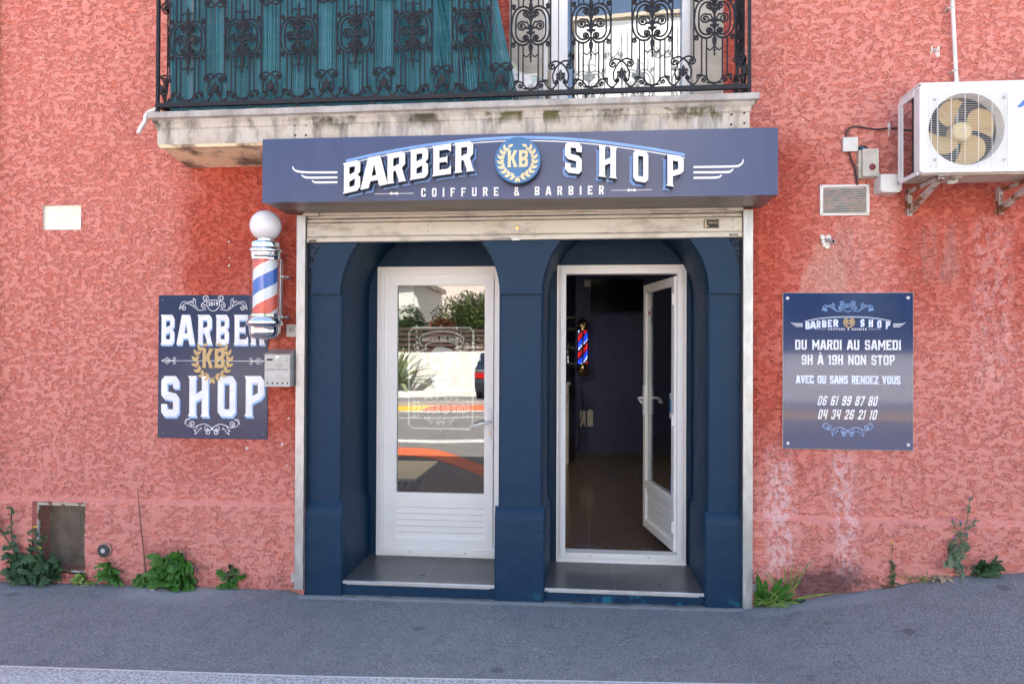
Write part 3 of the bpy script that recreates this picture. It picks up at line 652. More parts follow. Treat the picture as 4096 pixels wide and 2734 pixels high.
# hull of the building: side and rear walls, roof, floor between the storeys
H = 7.4
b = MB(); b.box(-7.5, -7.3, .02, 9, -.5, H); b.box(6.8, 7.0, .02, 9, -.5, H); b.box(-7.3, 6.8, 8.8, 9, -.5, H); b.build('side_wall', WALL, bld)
b = MB(); b.box(-7.6, 7.1, -.12, 9.1, H, H+.14); b.build('roof', STONE, bld)
b = MB(); b.box(-4.3, 3.5, .75, 6.2, 2.80, 2.95); b.build('ceiling', CEIL, bld)
# jambs of the small recesses
def jamb(name, x0, x1, z0, z1, y1, mat, back=None):
    b = MB(); y0 = -.004
    b.quad((x0,y0,z0),(x0,y0,z1),(x0,y1,z1),(x0,y1,z0)); b.quad((x1,y0,z1),(x1,y0,z0),(x1,y1,z0),(x1,y1,z1))
    b.quad((x0,y0,z1),(x1,y0,z1),(x1,y1,z1),(x0,y1,z1)); b.quad((x0,y0,z0),(x0,y1,z0),(x1,y1,z0),(x1,y0,z0)); b.quad((x0,y1,z0),(x0,y1,z1),(x1,y1,z1),(x1,y1,z0))
    return b.build(name, mat, bld)
jamb('recess', *holes[2], .10, PLASTER_W)
jamb('cellar_opening', *holes[3], .16, M('dark_red_plaster', (.62,.20,.16), .85))
_h = holes[3]; _fx = at(152, 2150, .0)[0]
b = MB(); b.quad((_h[0], -.036, _h[2]), (_fx+.004, -.002, _h[2]), (_fx+.004, -.002, _h[3]), (_h[0], -.036, _h[3])); b.build('splayed_jamb', M('painted_jamb', (.50,.15,.12), .85, bump=(60,.003)), bld)
rng = random.Random(15)
for px, py, r0 in ((990, 1792, .013), (1131, 1775, .013), (1150, 1858, .008), (1157, 1672, .009), (918, 967, .008), (919, 1062, .009), (921, 1032, .006)):
    X, Z = at(px, py, 0); loop = [(X+r0*rng.uniform(.45, 1.05)*math.cos(R(a)), Z+r0*rng.uniform(.45, 1.05)*math.sin(R(a))) for a in range(0, 360, 30)]
    b = MB(); b.shape([loop], -.0115, -.004); b.build('plaster_chip', PLASTER_W, bld)
b = MB(); b.box(-3.74, -3.33, .125, .155, .05, .53); b.build('cellar_wall', M('dusty_block', (.34,.30,.25), .85, col2=(.22,.19,.15), sc=7), bld)

# ---- blue arcade. Profiles of the two openings, left foot round to right foot
ZP = .545                      # top of the plinth blocks
def profile(x0, x1, grow=0., zb=.06, pl=.020, zs=1.955):
    x0 -= grow; x1 += grow; cx = (x0+x1)/2; r = (x1-x0)/2
    L = [(x0+pl, zb), (x0+pl, ZP-.03), (x0+pl*.8, ZP-.005), (x0+pl*.15, ZP+.018), (x0, ZP+.04), (x0, 1.0), (x0, 1.5), (x0, zs-.01)]
    arc = [(cx-r*math.cos(R(a)), zs+r*1.0*math.sin(R(a))) for a in range(0, 181, 5)]
    return L+arc+[(2*cx-p[0], p[1]) for p in L[::-1]]
AX = (-1.563, -.520); BXX = (-.240, .800)
D1 = .555
b = MB()
ztop = 2.52; out = [(-1.80, -.15), (-1.80, ztop), (1.016, ztop), (1.016, -.15)]
def opening(x0, x1, grow, zb=.06): return profile(x0, x1, grow, zb)
rr = .016
# flat front at y=0, with rounded lips to the reveals
loopA = opening(*AX, rr); loopB = opening(*BXX, rr)
b.shape([out, loopA, loopB], 0.0)
for ax in (AX, BXX):
    rings = []
    for k in range(5):
        a = R(90*k/4); rings.append([(p[0], rr*(1-math.cos(a)), p[1]) for p in opening(*ax, rr*(1-math.sin(a)))])
    for t in (.25, .5, .75, 1.0):
        rings.append([(p[0], rr+(D1-rr)*t, p[1]) for p in opening(*ax, -.022*t)])
    n = len(rings[0])
    vs = [p for rg in rings for p in rg]
    b.add(vs, [(i*n+j, i*n+j+1, (i+1)*n+j+1, (i+1)*n+j) for i in range(len(rings)-1) for j in range(n-1)])
arcade = b.build('arcade', BLUE, bld, smooth=50)
# raised arch bands above the imposts, one sheet between two outer curves, with soft lower edge
ZI = 1.948
def outer_curve(x, xtop, sg):
    # from impost up to hidden top
    return [(x, ZI), (x+sg*.006, ZI+.10), (x+sg*.022, ZI+.20), (x+sg*.050, ZI+.29), (x+sg*.085, ZI+.37), (xtop, ztop-.07)]
A_ = [p for p in opening(*AX, .004) if p[1] > ZI]; B_ = [p for p in opening(*BXX, .004) if p[1] > ZI]
band = [(-1.764, ZI)]+outer_curve(-1.764, -1.60, 1)[1:]+[(-1.60, ztop-.01), (.83, ztop-.01)]+outer_curve(.996, .83, -1)[::-1][:-1]+[(.996, ZI), (.804, ZI)]+B_[::-1]+[(-.244, ZI), (-.516, ZI)]+A_[::-1]+[(-1.567, ZI)]
b = MB(); b.shape([band], -.026, .001); b.build('arch_band', BLUE, bld, smooth=50, bevel=.011)
for x0, x1 in ((-1.80, AX[0]+.020), (AX[1]-.020, BXX[0]+.020), (BXX[1]-.020, 1.014)):
    b = MB(); lx = x0 if x0 < -1.7 else x0-.0; 
    pr = [(-.032, -.15), (-.032, ZP-.045), (-.030, ZP-.02), (-.018, ZP+.008), (-.006, ZP+.030), (.002, ZP+.040)]
    vs = [(x, y, z) for x in (x0, x1) for y, z in pr]+[(x, .03, z) for x in (x0, x1) for y, z in (pr[0], pr[-1])]
    n = len(pr)
    b.add(vs, [(i, n+i, n+i+1, i+1) for i in range(n-1)]+[tuple(range(n))+(2*n+1, 2*n), tuple(range(n, 2*n))[::-1]+(2*n+2, 2*n+3)])
    b.build('pillar_plinth', BLUE, bld, smooth=50, bevel=.009)
b = MB(); b.shape([[(-1.775,1.952),(-1.70,1.952),(-1.69,2.1),(-1.66,2.2),(-1.60,2.32),(-1.54,2.44),(-1.79,2.44),(-1.79,1.952)]], -.006, 0); b.shape([[(1.01,1.952),(1.01,2.44),(.77,2.44),(.83,2.32),(.89,2.2),(.92,2.1),(.935,1.952)]], -.006, 0)
split_build(b, 'rough_spandrel', BLUE_R, bld)
b = MB()     # rear of the niches, with the two door holes
DL = (-1.472, -.520); DR = (-.164, .742)
b.shape([[(-1.9,-.2),(1.1,-.2),(1.1,2.75),(-1.9,2.75)], rect(DL[0]+.01, .06, DL[1]-.01, 2.18), rect(DR[0]+.01, .06, DR[1]-.01, 2.18)], .545, .66)
b.build('niche_wall', BLUE, bld)
b = MB(); b.box(-1.9, -1.795, .05, .66, -.2, 2.75); b.box(1.011, 1.1, .05, .66, -.2, 2.75); b.box(-1.9, 1.1, .03, .66, 2.53, 2.79); b.build('bay_lining', BLUE, bld)
# threshold steps
for x0, x1, z in ((AX[0]+.022, AX[1]-.022, .070), (BXX[0]+.022, BXX[1]-.022, .066)):
    b = MB(); b.add([(x0-.05,-.006,z),(x1+.05,-.006,z),(x1+.05,.56,z+.028),(x0-.05,.56,z+.028),(x0-.05,-.006,-.2),(x1+.05,-.006,-.2),(x1+.05,.56,-.2),(x0-.05,.56,-.2)], [(0,1,2,3),(4,5,1,0),(7,6,5,4)], 0)
    b.m = [0, 1, 1]
    st = b.build('threshold', [TILE_OUT, BLUE], bld)
    b = MB(); b.box(x0, x1, -.018, -.004, z-.010, z+.004); b.box(x0, x1, -.011, .004, z+.002, z+.0055); b.build('step_nosing', M('brushed_aluminium', (.72,.73,.75), .3, .7), st)
    b = MB(); b.box(x0+.02, x1-.03, -.0105, -.004, z-.018, z-.011); b.build('mortar_seam', PLASTER_W, st)

# ---- doors
def beadrect(b, x0, x1, z0, z1, w_, y0, y1):
    b.shape([rect(x0, z0, x1, z1), rect(x0+w_, z0+w_, x1-w_, z1-w_)[::-1]], y0, y1)
def frame(x0, x1, z0, z1, sash):
    b = MB(); beadrect(b, x0, x1, z0, z1, .028, .520, .60); beadrect(b, x0+.028, x1-.028, z0+.028, z1-.028, .036 if not sash else .030, .500, .60)
    if sash: beadrect(b, x0+.058, x1-.058, z0+.058, z1-.058, .034, .516, .60)
    b.box(x0+.001, x1-.001, .512, .53, z0-.012, z0+.001)
    return b
def miters(b, x0, x1, z0, z1, w_, y):
    for x, z, sx, sz in ((x0, z0, 1, 1), (x1, z0, -1, 1), (x0, z1, 1, -1), (x1, z1, -1, -1)): b.ribbon([(x, z), (x+sx*w_, z+sz*w_)], .0016, y)
def leaf_mesh(x0, x1, z0, z1, zm, y0, y1, st=.058):
    """stiles and rails round a glass opening and a grooved panel"""
    b = MB(); gz0 = zm+.055
    b.shape([rect(x0, z0, x1, z1), rect(x0+st, gz0, x1-st, z1-st)[::-1], rect(x0+st, z0+st, x1-st, zm)[::-1]], y0, y1)
    g = MB(); n_ = 6; h_ = (zm-z0-st)/n_
    for i in range(n_): g.box(x0+st-.002, x1-st+.002, y0+.016, y1-.012, z0+st+i*h_+.0018, z0+st+(i+1)*h_-.0018)
    q = MB(); beadrect(q, x0+st-.001, x1-st+.001, gz0-.001, z1-st+.001, .008, y0+.006, y0+.02)
    q.shape([rect(x0+st-.001, z0+st-.001, x1-st+.001, zm+.001), rect(x0+st+.008, z0+st+.008, x1-st-.008, zm-.008)[::-1]], y0+.008, y0+.03)
    q.box(x0+st, x1-st, y0+.028, y1-.018, z0+st, zm)
    p = MB(); p.box(x0+st-.004, x1-st+.004, y0+.022, y0+.026, gz0-.004, z1-st+.004)
    return b, g, q, p, (x0+st, x1-st, gz0, z1-st)
def handle(b, x, z, y, sg, dx=-.11):
    """long plate with lever, sg=-1 faces the street"""
    b.shape([[(x-.015, z-.12), (x-.010, z-.133), (x+.010, z-.133), (x+.015, z-.12), (x+.015, z+.085), (x+.010, z+.1), (x-.010, z+.1), (x-.015, z+.085)]], min(y, y+sg*.010), max(y, y+sg*.010))
    b.tube([(x, y+sg*.008, z), (x, y+sg*.045, z)], .011, 10)
    b.tube([Vector(p) for p in [(x, y+sg*.045, z), (x+dx*.2, y+sg*.050, z-.002), (x+dx*.5, y+sg*.055, z-.010), (x+dx, y+sg*.052, z-.030)]], [.011, .011, .0105, .009], 10)
b = MB(); f = frame(*DL, .092, 2.188, 1); miters(f, DL[0]+.028, DL[1]-.028, .12, 2.16, .03, .4995)
d1 = f.build('front_door', WHITE_PVC, bld, bevel=.002); tag(d1, 'white closed door with etched glass')
lx0, lx1, lz0, lz1, zm = -1.386, -.617, .166, 2.117, .492
lf, g, q, p, gl = leaf_mesh(lx0, lx1, lz0, lz1, zm, .508, .575)
miters(lf, lx0, lx1, lz0, lz1, .058, .5075)
for s_ in (-1, 1):
    xa = (lx0+.058) if s_ < 0 else (lx1-.058)
    lf.ribbon([(xa, zm), (xa+s_*.027, zm+.0275), (xa, zm+.055)], .0016, .5075)
lf.build('door_leaf', WHITE_PVC, d1, bevel=.0015); g.build('grooved_panel', WHITE_PVC, d1); q.build('glazing_bead', WHITE_PVC, d1); p.build('door_glass', GLASS, d1)
hx, hz = at(1957, 1686, .5)
b = MB(); handle(b, hx, hz, .508, -1, -.118); b.build('handle', M('white_lacquer', (.78,.79,.82), .3), d1, smooth=40)
b = MB(); b.lathe([(0, -.003), (.007, -.003), (.007, 0)], (hx, .4975, hz-.072), 'y', 14); b.box(hx-.003, hx+.003, .4955, .498, hz-.090, hz-.072); b.build('keyhole', BRASS, d1)
b = MB()
for px in (1640, 1860): X, Z = at(px, 2204+(px-1640)*.03, .5); b.lathe([(0, -.0012), (.0045, -.0012), (.0045, 0)], (X, .4995, Z), 'y', 12)
split_build(b, 'drain_hole', DARK_GAP, d1)
# etched decal on the inner face of the glass, so the street's reflection lies over it
YD = .5402
def D(u, v): return at(1600+u/3.015, 1280+v/3.015, YD)
dk = MB(); S_ = .0042
dk.ribbon([D(*p) for p in [(150,88),(855,88),(858,105),(888,122),(878,1260),(850,1292),(840,1315),(135,1302),(132,1285),(102,1262),(108,130),(145,108)]], S_*1.4, YD, True)
dk.ribbon([D(*p) for p in [(158,98),(845,98),(850,112),(874,130),(866,1255),(838,1285),(832,1305),(143,1292),(140,1275),(114,1255),(120,137),(152,116)]], S_*.6, YD, True)
dk.ribbon([D(p[0], p[1]) for p in catmull([(228,212),(330,155),(500,136),(660,155),(774,212)], 6)], S_*2, YD)
dk.ribbon([D(p[0], p[1]) for p in catmull([(302,318),(330,285),(400,262),(500,256),(600,262),(668,283),(700,318)], 6)], S_*2, YD)
for m_ in (1, -1):
    def W_(l): return [D(500+m_*(u-500), v) for u, v in l]
    dk.ribbon(W_([(228,212),(262,320),(330,342),(205,382),(162,308),(232,268),(262,300)]), S_*1.5, YD)
    dk.ribbon(W_([(302,318),(330,342)]), S_*1.5, YD)
    dk.ribbon(W_([(205,318),(222,308),(234,345),(216,356)]), S_*1.2, YD, True)
tw = lambda X, Z: (X, Z-.55*(X-D(500,210)[0])**2-.005)
x0_, z0_ = D(268, 232); x1_, z1_ = D(740, 190); text(dk, 'HAIRCUTS AND SHAVES', x0_, x1_, z0_-.003, z1_+.003, YD-.0002, None, 1.4, 0, tw)
# bearded face: hair, glasses, moustache, beard
sh = lambda l: (setattr(dk, 'lay', dk.lay+1), dk.shape([[D(p[0], p[1]) for p in l]], YD-dk.lay*.00006))
for off in (0, 38, 76): sh([(385+off,385),(400+off,350),(440+off,322),(500+off*.6,318),(470+off,338),(430+off,370),(420+off,388)])
sh([(560,330),(620,350),(655,400),(685,460),(640,420),(560,395),(520,390),(505,388),(520,355)])
sh([(372,400),(420,388),(640,392),(640,470),(628,600),(610,520),(598,455),(500,440),(415,440),(402,520),(385,600),(368,520)])
for a, c in ((376, 482), (515, 622)): sh([(a,528),(c,528),(c-4,575),(c-22,600),(a+24,600),(a+4,575)])
sh([(482,532),(515,532),(515,545),(482,545)])
sh([(498,655),(540,645),(575,668),(608,690),(575,712),(530,700),(498,685),(466,700),(420,712),(385,690),(420,668),(456,645)])
sh([(372,610),(392,650),(395,720),(440,725),(470,735),(498,725),(526,735),(560,725),(605,720),(606,650),(630,610),(625,700),(600,780),(545,835),(498,860),(450,835),(398,780),(376,700)])
sh([(700,400),(718,392),(724,430),(712,560),(690,600),(682,560)]); sh([(278,400),(300,392),(306,480),(300,590),(284,560)])
dk.ribbon([D(p[0], p[1]) for p in catmull([(640,620),(760,700),(850,720)], 4)], S_*2.4, YD)
dk.ribbon([D(700+60*math.cos(R(a)), 790+50*math.sin(R(a))) for a in range(0, 360, 20)], S_*1.6, YD, True)
cx_, cz_ = D(498, 935); kk = D(690, 935)[0]-D(308, 935)[0]; crest(dk, cx_, cz_, kk*1.1, YD, S_*.8)
for v in (980, 1157):
    xa, za = D(136, v-3); xb, zb_ = D(855, v+6); divider(dk, xa, xb, (za+zb_)/2, YD, S_*.5, .0125)
cx_, cz_ = D(492, 1215); tail(dk, cx_, cz_, kk, YD, S_*.7)
xa, zb_ = D(152, 1113); xb, za = D(480, 1022); text(dk, 'BARBER', xa, xb, zb_, za, YD-.0003, None, 1.1)
xa, _ = D(628, 1113); xb, _ = D(848, 1022); text(dk, 'SHOP', xa, xb, zb_, za, YD-.0003, None, 1.6)
xa, zc = D(520, 1090); xb, zd = D(588, 1040); text(dk, 'KB', xa, xb, zc, zd, YD-.0003, None, 1.2)
cx_, cz_ = D(553, 1066); wreath(dk, cx_, cz_, .029, YD-.0003, .014, .008, 5)
for u, v in ((498, 72), (490, 1325)):
    cx_, cz_ = D(u, v)
    for a in (50, 90, 130): dk.lay += 1; dk.shape([leafpoly(cx_, cz_-.004, R(a), .010, .006)], YD-dk.lay*.00005)
tag(dk.build('etched_emblem', DECAL, d1), 'frosted white bearded face emblem with lettering')
for px, c in ((1895, PRINT_WHITE), (1915, PRINT_WHITE)):
    x0_, z0_ = at(px, 1443, YD+.006); b = MB(); b.box(x0_-.014, x0_+.014, YD+.0055, YD+.006, z0_, z0_+.045); s_ = b.build('sticker', PRINT_WHITE, d1)
    b = MB(); b.box(x0_-.010, x0_+.010, YD+.0048, YD+.0052, z0_+.028, z0_+.040); b.build('sticker_print', BLUE_PL, d1)

f = frame(*DR, .098, 2.192, 0); miters(f, DR[0], DR[1], .098, 2.192, .062, .4993)
d2 = f.build('front_door', WHITE_PVC, bld, bevel=.002); tag(d2, 'white door standing open into the dark shop')
b = MB()
for px in (2362, 2594): X, Z = at(px, 2222+(px-2362)*.03, .5); b.lathe([(0, -.0012), (.0045, -.0012), (.0045, 0)], (X, .4992, Z), 'y', 12)
split_build(b, 'drain_hole', DARK_GAP, d2)
# open leaf, modelled closed then swung about its hinge
W2 = .775; lf, g, q, p, gl = leaf_mesh(0, W2, .174, 2.112, .492, 0, .062)
hinge = Matrix.Translation((.660, .545, 0)) @ Matrix.Rotation(-R(79), 4, 'Z') @ Matrix.Translation((-W2, -.0, 0))
def swing(mb): mb.v = [tuple(hinge @ Vector(v)) for v in mb.v]; return mb
swing(lf).build('door_leaf', WHITE_PVC, d2, bevel=.0015); swing(g).build('grooved_panel', WHITE_PVC, d2); swing(q).build('glazing_bead', WHITE_PVC, d2); swing(p).build('door_glass', GLASS, d2)
b = MB(); handle(b, .03, 1.205, .0, -1, .11); handle(b, .03, 1.205, .062, 1, .11); swing(b).build('handle', M('white_lacquer_handle', (.78,.79,.82), .3), d2, smooth=40)
for nm_, x_, z0_, z1_, mt in (('sticker', .075, 1.80, 1.93, PRINT_WHITE), ('sticker', .62, 1.10, 1.28, PRINT_WHITE), ('sticker', .64, .55, .68, M('blue_sticker', (.02,.05,.5), .4))):
    b = MB(); b.box(x_, x_+.055, .019, .0205, z0_, z1_); swing(b).build(nm_, mt, d2)
b = MB(); b.lathe([(.011, 0), (.020, 0), (.020, .001), (.011, .001)], (.102, .0175, 1.885), 'y', 20); b.box(.082+.014, .082+.027, .0172, .0178, 1.868, 1.902); swing(b).build('sticker_print', CAR_L, d2)
b = MB(); b.box(.625, .67, .0175, .0185, 1.14, 1.24); swing(b).build('sticker_print', BLUE_PL, d2)
b = MB()
for z in (.35, 1.1, 1.95): b.tube([(W2-.004, -.008, z-.04), (W2-.004, -.008, z+.04)], .009, 10)
split_build(swing(b), 'hinge', WHITE_PVC, d2, smooth=40)

# ---- interior
b = MB(); b.quad((-4.2, .60, .085), (3.4, .60, .085), (3.4, 8.0, .085), (-4.2, 8.0, .085)); tag(b.build('shop_floor', TILE_IN), kind='structure')
b = MB()
b.box(-.062, 3.4, 5.4, 5.6, .08, 2.8)                     # rear wall with its corner
b.box(-.062, .0, 5.6, 7.6, .08, 2.8); b.box(-4.2, -.06, 7.5, 7.6, .08, 2.8)
b.box(-4.3, -4.2, .7, 7.6, .08, 2.8); b.box(3.3, 3.4, .7, 5.4, .08, 2.8)
b.box(-4.3, -1.9, .56, .70, -.2, 2.8); b.box(1.1, 3.4, .56, .70, -.2, 2.8)
tag(b.build('interior_wall', NAVY_WALL, bld))
b = MB(); b.box(-.061, 3.3, 5.385, 5.40, .085, .175); b.build('skirting', M('skirting_tile', (.05,.045,.045), .5), bld)

# ---- stone surround and french door of the balcony
b = MB(); SX = (-.462, -.246, .698, .890)
b.box(SX[0], SX[1], -.012, .20, 3.0, 5.1); b.box(SX[2], SX[3], -.012, .20, 3.0, 5.1); b.box(SX[1], SX[2], -.011, .20, 4.9, 5.1); b.build('door_surround', STONE, bld, bevel=.006)
fx0, fx1 = at(2172, 300, .10)[0], at(2772, 300, .12)[0]
b = MB()
b.box(fx0-.02, fx0+.030, .08, .17, 3.03, 4.9); b.box(fx1-.075, fx1, .08, .17, 3.03, 4.9)
px = at(2205, 300, .12)[0]; px2 = at(2270, 300, .12)[0]
b.box(px, px+.045, .115, .19, 3.03, 4.9); b.box(px+.05, px2, .10, .19, 3.03, 4.9); b.box(px, fx1, .10, .18, 3.03, 3.09)
bd = b.build('balcony_door', WHITE_PVC, bld, bevel=.003)
b = MB(); b.box(px2-.01, fx1-.07, .135, .139, 3.08, 4.9); b.build('pane', GLASS_B, bd)
b = MB(); b.box(fx0+.03, px, .16, .165, 3.03, 4.9); b.build('reveal_strip', STONE, bd)
b = MB(); b.box(-.6, 1.0, .20, .22, 3.0, 3.03); b.box(-.9, 1.4, 1.6, 1.62, 2.96, 5.2); b.box(-.5, -.46, .21, 1.6, 2.96, 5.2); b.box(.9, .94, .21, 1.6, 2.96, 5.2); b.box(-.6, 1.0, .2, 1.6, 5.11, 5.2); b.build('upstairs_room', BLACK_INT, bld)
c0 = at(2298, 95, .17); c1 = at(2700, 71, .17); b = MB(); b.add([(c0[0], .168, 3.04), (c1[0]+.1, .168, 3.04), (c1[0]+.1, .168, c1[1]), (c0[0], .168, c0[1])], [(0,1,2,3)]); b.add([(c0[0], .172, 3.04), (c1[0]+.1, .172, 3.04), (c1[0]+.1, .172, c1[1]), (c0[0], .172, c0[1])], [(3,2,1,0)]); b.build('curtain', M('white_curtain', (.86,.85,.82), .8), bd)
b = MB(); b.tube([(-3.985-.055, -.05, -.05), (-3.985-.06, -.05, 4.2)], .045, 14); b.build('downpipe', WHITE_PL, bld, smooth=50)

# ---- balcony slab with cornice
sx0, sx1 = -2.632, .972; dp = .36
prof = [(-.02, 2.845), (.0, 2.862), (.0, 2.955), (.012, 2.962), (.014, 2.985), (.034, 2.998), (.042, 3.012), (.075, 3.020), (.078, 3.055)]; prof = [(a*.58, c) for a, c in prof]
b = MB(); tilt = lambda x: (x+2.63)*.0050-.004; rng = random.Random(3)
path = []
ns = 60
for (d, z) in prof:
    row = [(sx0-d, .05, z), (sx0-d, -dp-d, z)]+[(lerp(sx0-d, sx1+d, i/ns), -dp-d, z) for i in range(1, ns)]+[(sx1+d, -dp-d, z), (sx1+d, .05, z)]
    row = [(x, y+rng.uniform(-.0016, .0016), z_+tilt(x)+(rng.uniform(-.002, .002) if z_ > 3.05 else 0)) for x, y, z_ in row]; path.append(row)
n = len(path[0]); b.add([p for r_ in path for p in r_], [(i*n+j, i*n+j+1, (i+1)*n+j+1, (i+1)*n+j) for i in range(len(path)-1) for j in range(n-1)])
tp = path[-1]; b.add(tp, [tuple(range(n))])
bt = path[0]; b.add([bt[0], bt[1], bt[-2], bt[-1]], [(3, 2, 1, 0)])
# underside bracket sloping back to the wall
u0, u1 = sx0+.0, sx1-.0
b.add([(u0+.02, -dp+.02, 2.850+tilt(u0)), (u1-.02, -dp+.02, 2.850+tilt(u1)), (u1-.0, .05, 2.80+tilt(u1)), (u0-.0, .05, 2.80+tilt(u0)), (u0+.0, .05, 2.87), (u1-.0, .05, 2.87)], [(3,2,1,0), (0,4,3), (1,2,5)])
slab = b.build('balcony_slab', SLAB, bld, smooth=35)
b = MB()
for px, py in ((1181,502),(1224,500),(1181,542),(1224,541),(2926,459),(2977,452),(2925,498),(2977,493)):
    X, Z = at(px, py, -dp-.001); b.lathe([(0, -.002), (.0065, -.002), (.0065, 0)], (X, -dp-.001, Z), 'y', 10)
split_build(b, 'anchor_hole', DARK_GAP, slab)
# ------------------------------------------------------------------ balcony railing
PER = .3547; MX0 = -2.425; RY = -.385; ZC = 3.493; KQ = .000432
def motif():
    b = MB(); r = .0042
    def P(pts, y=0): return [(p[0]*KQ, y, p[1]*KQ) for p in pts]
    for sg in (1, -1):
        def T(pts, rr=r, y=0, n=6): b.tube([(sg*p[0]*KQ, y, p[1]*KQ) for p in pts], [q*1.14 for q in rr] if isinstance(rr, list) else rr*1.14, n)
        cm = lambda l, k=5: [(p.x, p.y) for p in catmull(l, k)]
        bar = .0042
        T([(271, 900), (271, -455)], bar); T([(104, 980), (104, 285)], bar); T([(168, 980), (168, 262)], bar)
        T([(104, -238)]+[(104, -700)]+cm([(104, -730), (95, -785), (60, -830), (0, -846)]), bar)
        T(cm([(225, -205), (190, -205), (170, -235), (168, -280)])+[(168, -735)], bar)
        T(cm([(10,180),(14,225),(45,268),(105,287),(185,258),(245,160),(264,20),(262,-60),(235,-150),(180,-218),(110,-243),(45,-222),(12,-170)]), .0052)
        T(cm([(150,272),(190,252),(215,254)], 4)+spiral(232,290,37,-115,1.35,1), .004)
        T(cm([(190,-205),(215,-205)], 4)+spiral(232,-240,36,110,1.35,-1), .004)
        T(cm([(205,-30),(205,40),(200,120),(175,190),(130,232),(80,238)])+spiral(74,190,47,90,1.45,1), .0048)
        T(cm([(205,-30),(200,-110),(165,-170),(120,-194),(74,-193)])+spiral(74,-146,47,-90,1.45,-1), .0048)
        T(cm([(8,-80),(22,-10),(40,50),(62,80)], 4)+spiral(122,18,68,130,1.7,-1), .0042)
        for c_, r_ in (((74,190),16), ((74,-146),16), ((122,18),15), ((232,290),12), ((232,-240),12)): b.sphere((sg*c_[0]*KQ, -.003, c_[1]*KQ), r_*KQ*.95, 8)
        # arms on the two finials
        T(cm([(6,-352),(30,-385),(60,-405),(92,-382)]), [.0034]*15+[.006]); T(cm([(6,352),(30,395),(60,398),(92,380),(94,368)]), .0036)
        # foot: scrolls, flag and loops to the panel joint
        T(cm([(104,-835),(60,-846),(0,-848)], 3), .004)
        T([(168,-735),(232,-742)], .006); T(cm([(104,-785),(125,-755),(165,-745),(200,-770),(240,-835),(290,-862),(320,-835),(352,-800),(360,-740),(364,-690)]), .0045)
        T(spiral(142,-800,36,150,1.3,1), .0038)
        b.sphere((sg*142*KQ, -.003, -800*KQ), 13*KQ, 8)
        b.add([(sg*x*KQ, y, z*KQ) for y in (-.005, .005) for x, z in ((205,-738),(238,-742),(232,-800))], [(0,1,2),(5,4,3),(0,3,4,1),(1,4,5,2),(2,5,3,0)])
        # half of the heart between two panels
        e = 410.5
        T(cm([(e,-505),(365,-482),(330,-478),(295,-494)], 5)+spiral(296,-546,52,95,1.45,1), .0045)
        T(cm([(e,-505),(355,-555),(308,-650),(305,-720),(322,-780)])+spiral(352,-760,34,200,1.2,1), .0045)
        T(cm([(271,-455),(272,-470),(268,-495)], 3), bar)
        T(cm([(e,505),(365,482),(330,478),(295,494)], 5)+spiral(296,546,52,-95,1.45,-1), .0045)
        T(cm([(e,505),(350,565),(300,660)]), .0045)
        for c_ in ((296,-546), (352,-760), (296,546)): b.sphere((sg*c_[0]*KQ, -.003, c_[1]*KQ), 15*KQ, 8)
        # leaves of the central palmette and of the joint palmette
        for lp in ([(6,150),(30,165),(60,150),(72,125),(50,132),(34,118),(12,70)], [(4,-60),(22,-30),(60,-20),(90,-30),(112,-58),(108,-30),(90,2),(52,6),(24,0),(10,60)], [(4,-110),(30,-90),(52,-95),(62,-62),(36,-64),(4,-40)]):
            q = [(sg*x*KQ, z*KQ) for x, z in lp]; b.shape([q if sg > 0 else q[::-1]], -.007, .002)
        q = [(sg*(e-x)*KQ, z*KQ) for x, z in [(1,-592),(14,-615),(26,-650),(40,-640),(62,-655),(66,-690),(48,-672),(36,-690),(44,-715),(14,-745),(1,-752)]]; b.shape([q[::-1] if sg > 0 else q], -.006, .003)
        b.box(*sorted((sg*(290-30)*KQ, sg*(290+30)*KQ)), -.007, .007, -885*KQ, -848*KQ)
    prof = lambda l: [(a*KQ, z*KQ) for a, z in l]
    b.lathe(prof([(0,-495),(8,-480),(14,-450),(8,-430),(20,-405),(10,-385),(12,-360),(26,-310),(32,-270),(26,-240),(14,-232),(18,-215),(10,-200),(14,-120),(30,-95),(26,-60),(16,-20),(12,40),(20,110),(26,150),(12,180),(10,225),(24,235),(30,262),(28,300),(16,350),(12,390),(18,415),(14,440),(20,455),(8,480),(4,520),(0,525)]), (0, 0, 0), 'z', 10)
    b.box(-26*KQ, 26*KQ, -.007, .007, -885*KQ, -846*KQ)
    return b
rail = thing('balcony_railing', 'black wrought iron balcony railing with scrolled panels above the shop sign', 'railing', (MX0, RY, ZC))
mo = motif(); mo.v = [(x+MX0, y+RY, z+ZC) for x, y, z in mo.v]
first = mo.build('scroll_panel', IRON, rail, smooth=45)
tz = lambda x: (x+2.6)*.0046-.006
first.location.z = tz(MX0)
for k in range(1, 10):
    o = first.copy(); COL.objects.link(o); o.parent = rail; o.location = (PER*k, 0, tz(MX0+PER*k))
for x, dz in ((-2.604, 0), (.952, 0)):
    o = first.copy(); COL.objects.link(o); o.parent = rail; o.rotation_euler = (0, 0, R(90)); o.location = (x-MX0, .19, tz(x)); o.scale = (.93, 1, 1)
b = MB()
for x, px in ((-2.617, 0), (.964, 0)): b.box(x-.009, x+.009, RY-.009, RY+.009, 3.055+tz(x), 4.62)
split_build(b, 'post', IRON, rail)
b = MB(); xl, xr = -2.626, .973; zb = 3.492-.405
for z, h in ((zb, .013), (4.60, .012)):
    b.add([(x, y, z+dz+tz(x)) for x in (xl, xr) for y in (RY-.013, RY+.013) for dz in (0, h*2)], [(0,1,3,2),(4,6,7,5),(0,4,5,1),(2,3,7,6),(0,2,6,4),(1,5,7,3)])
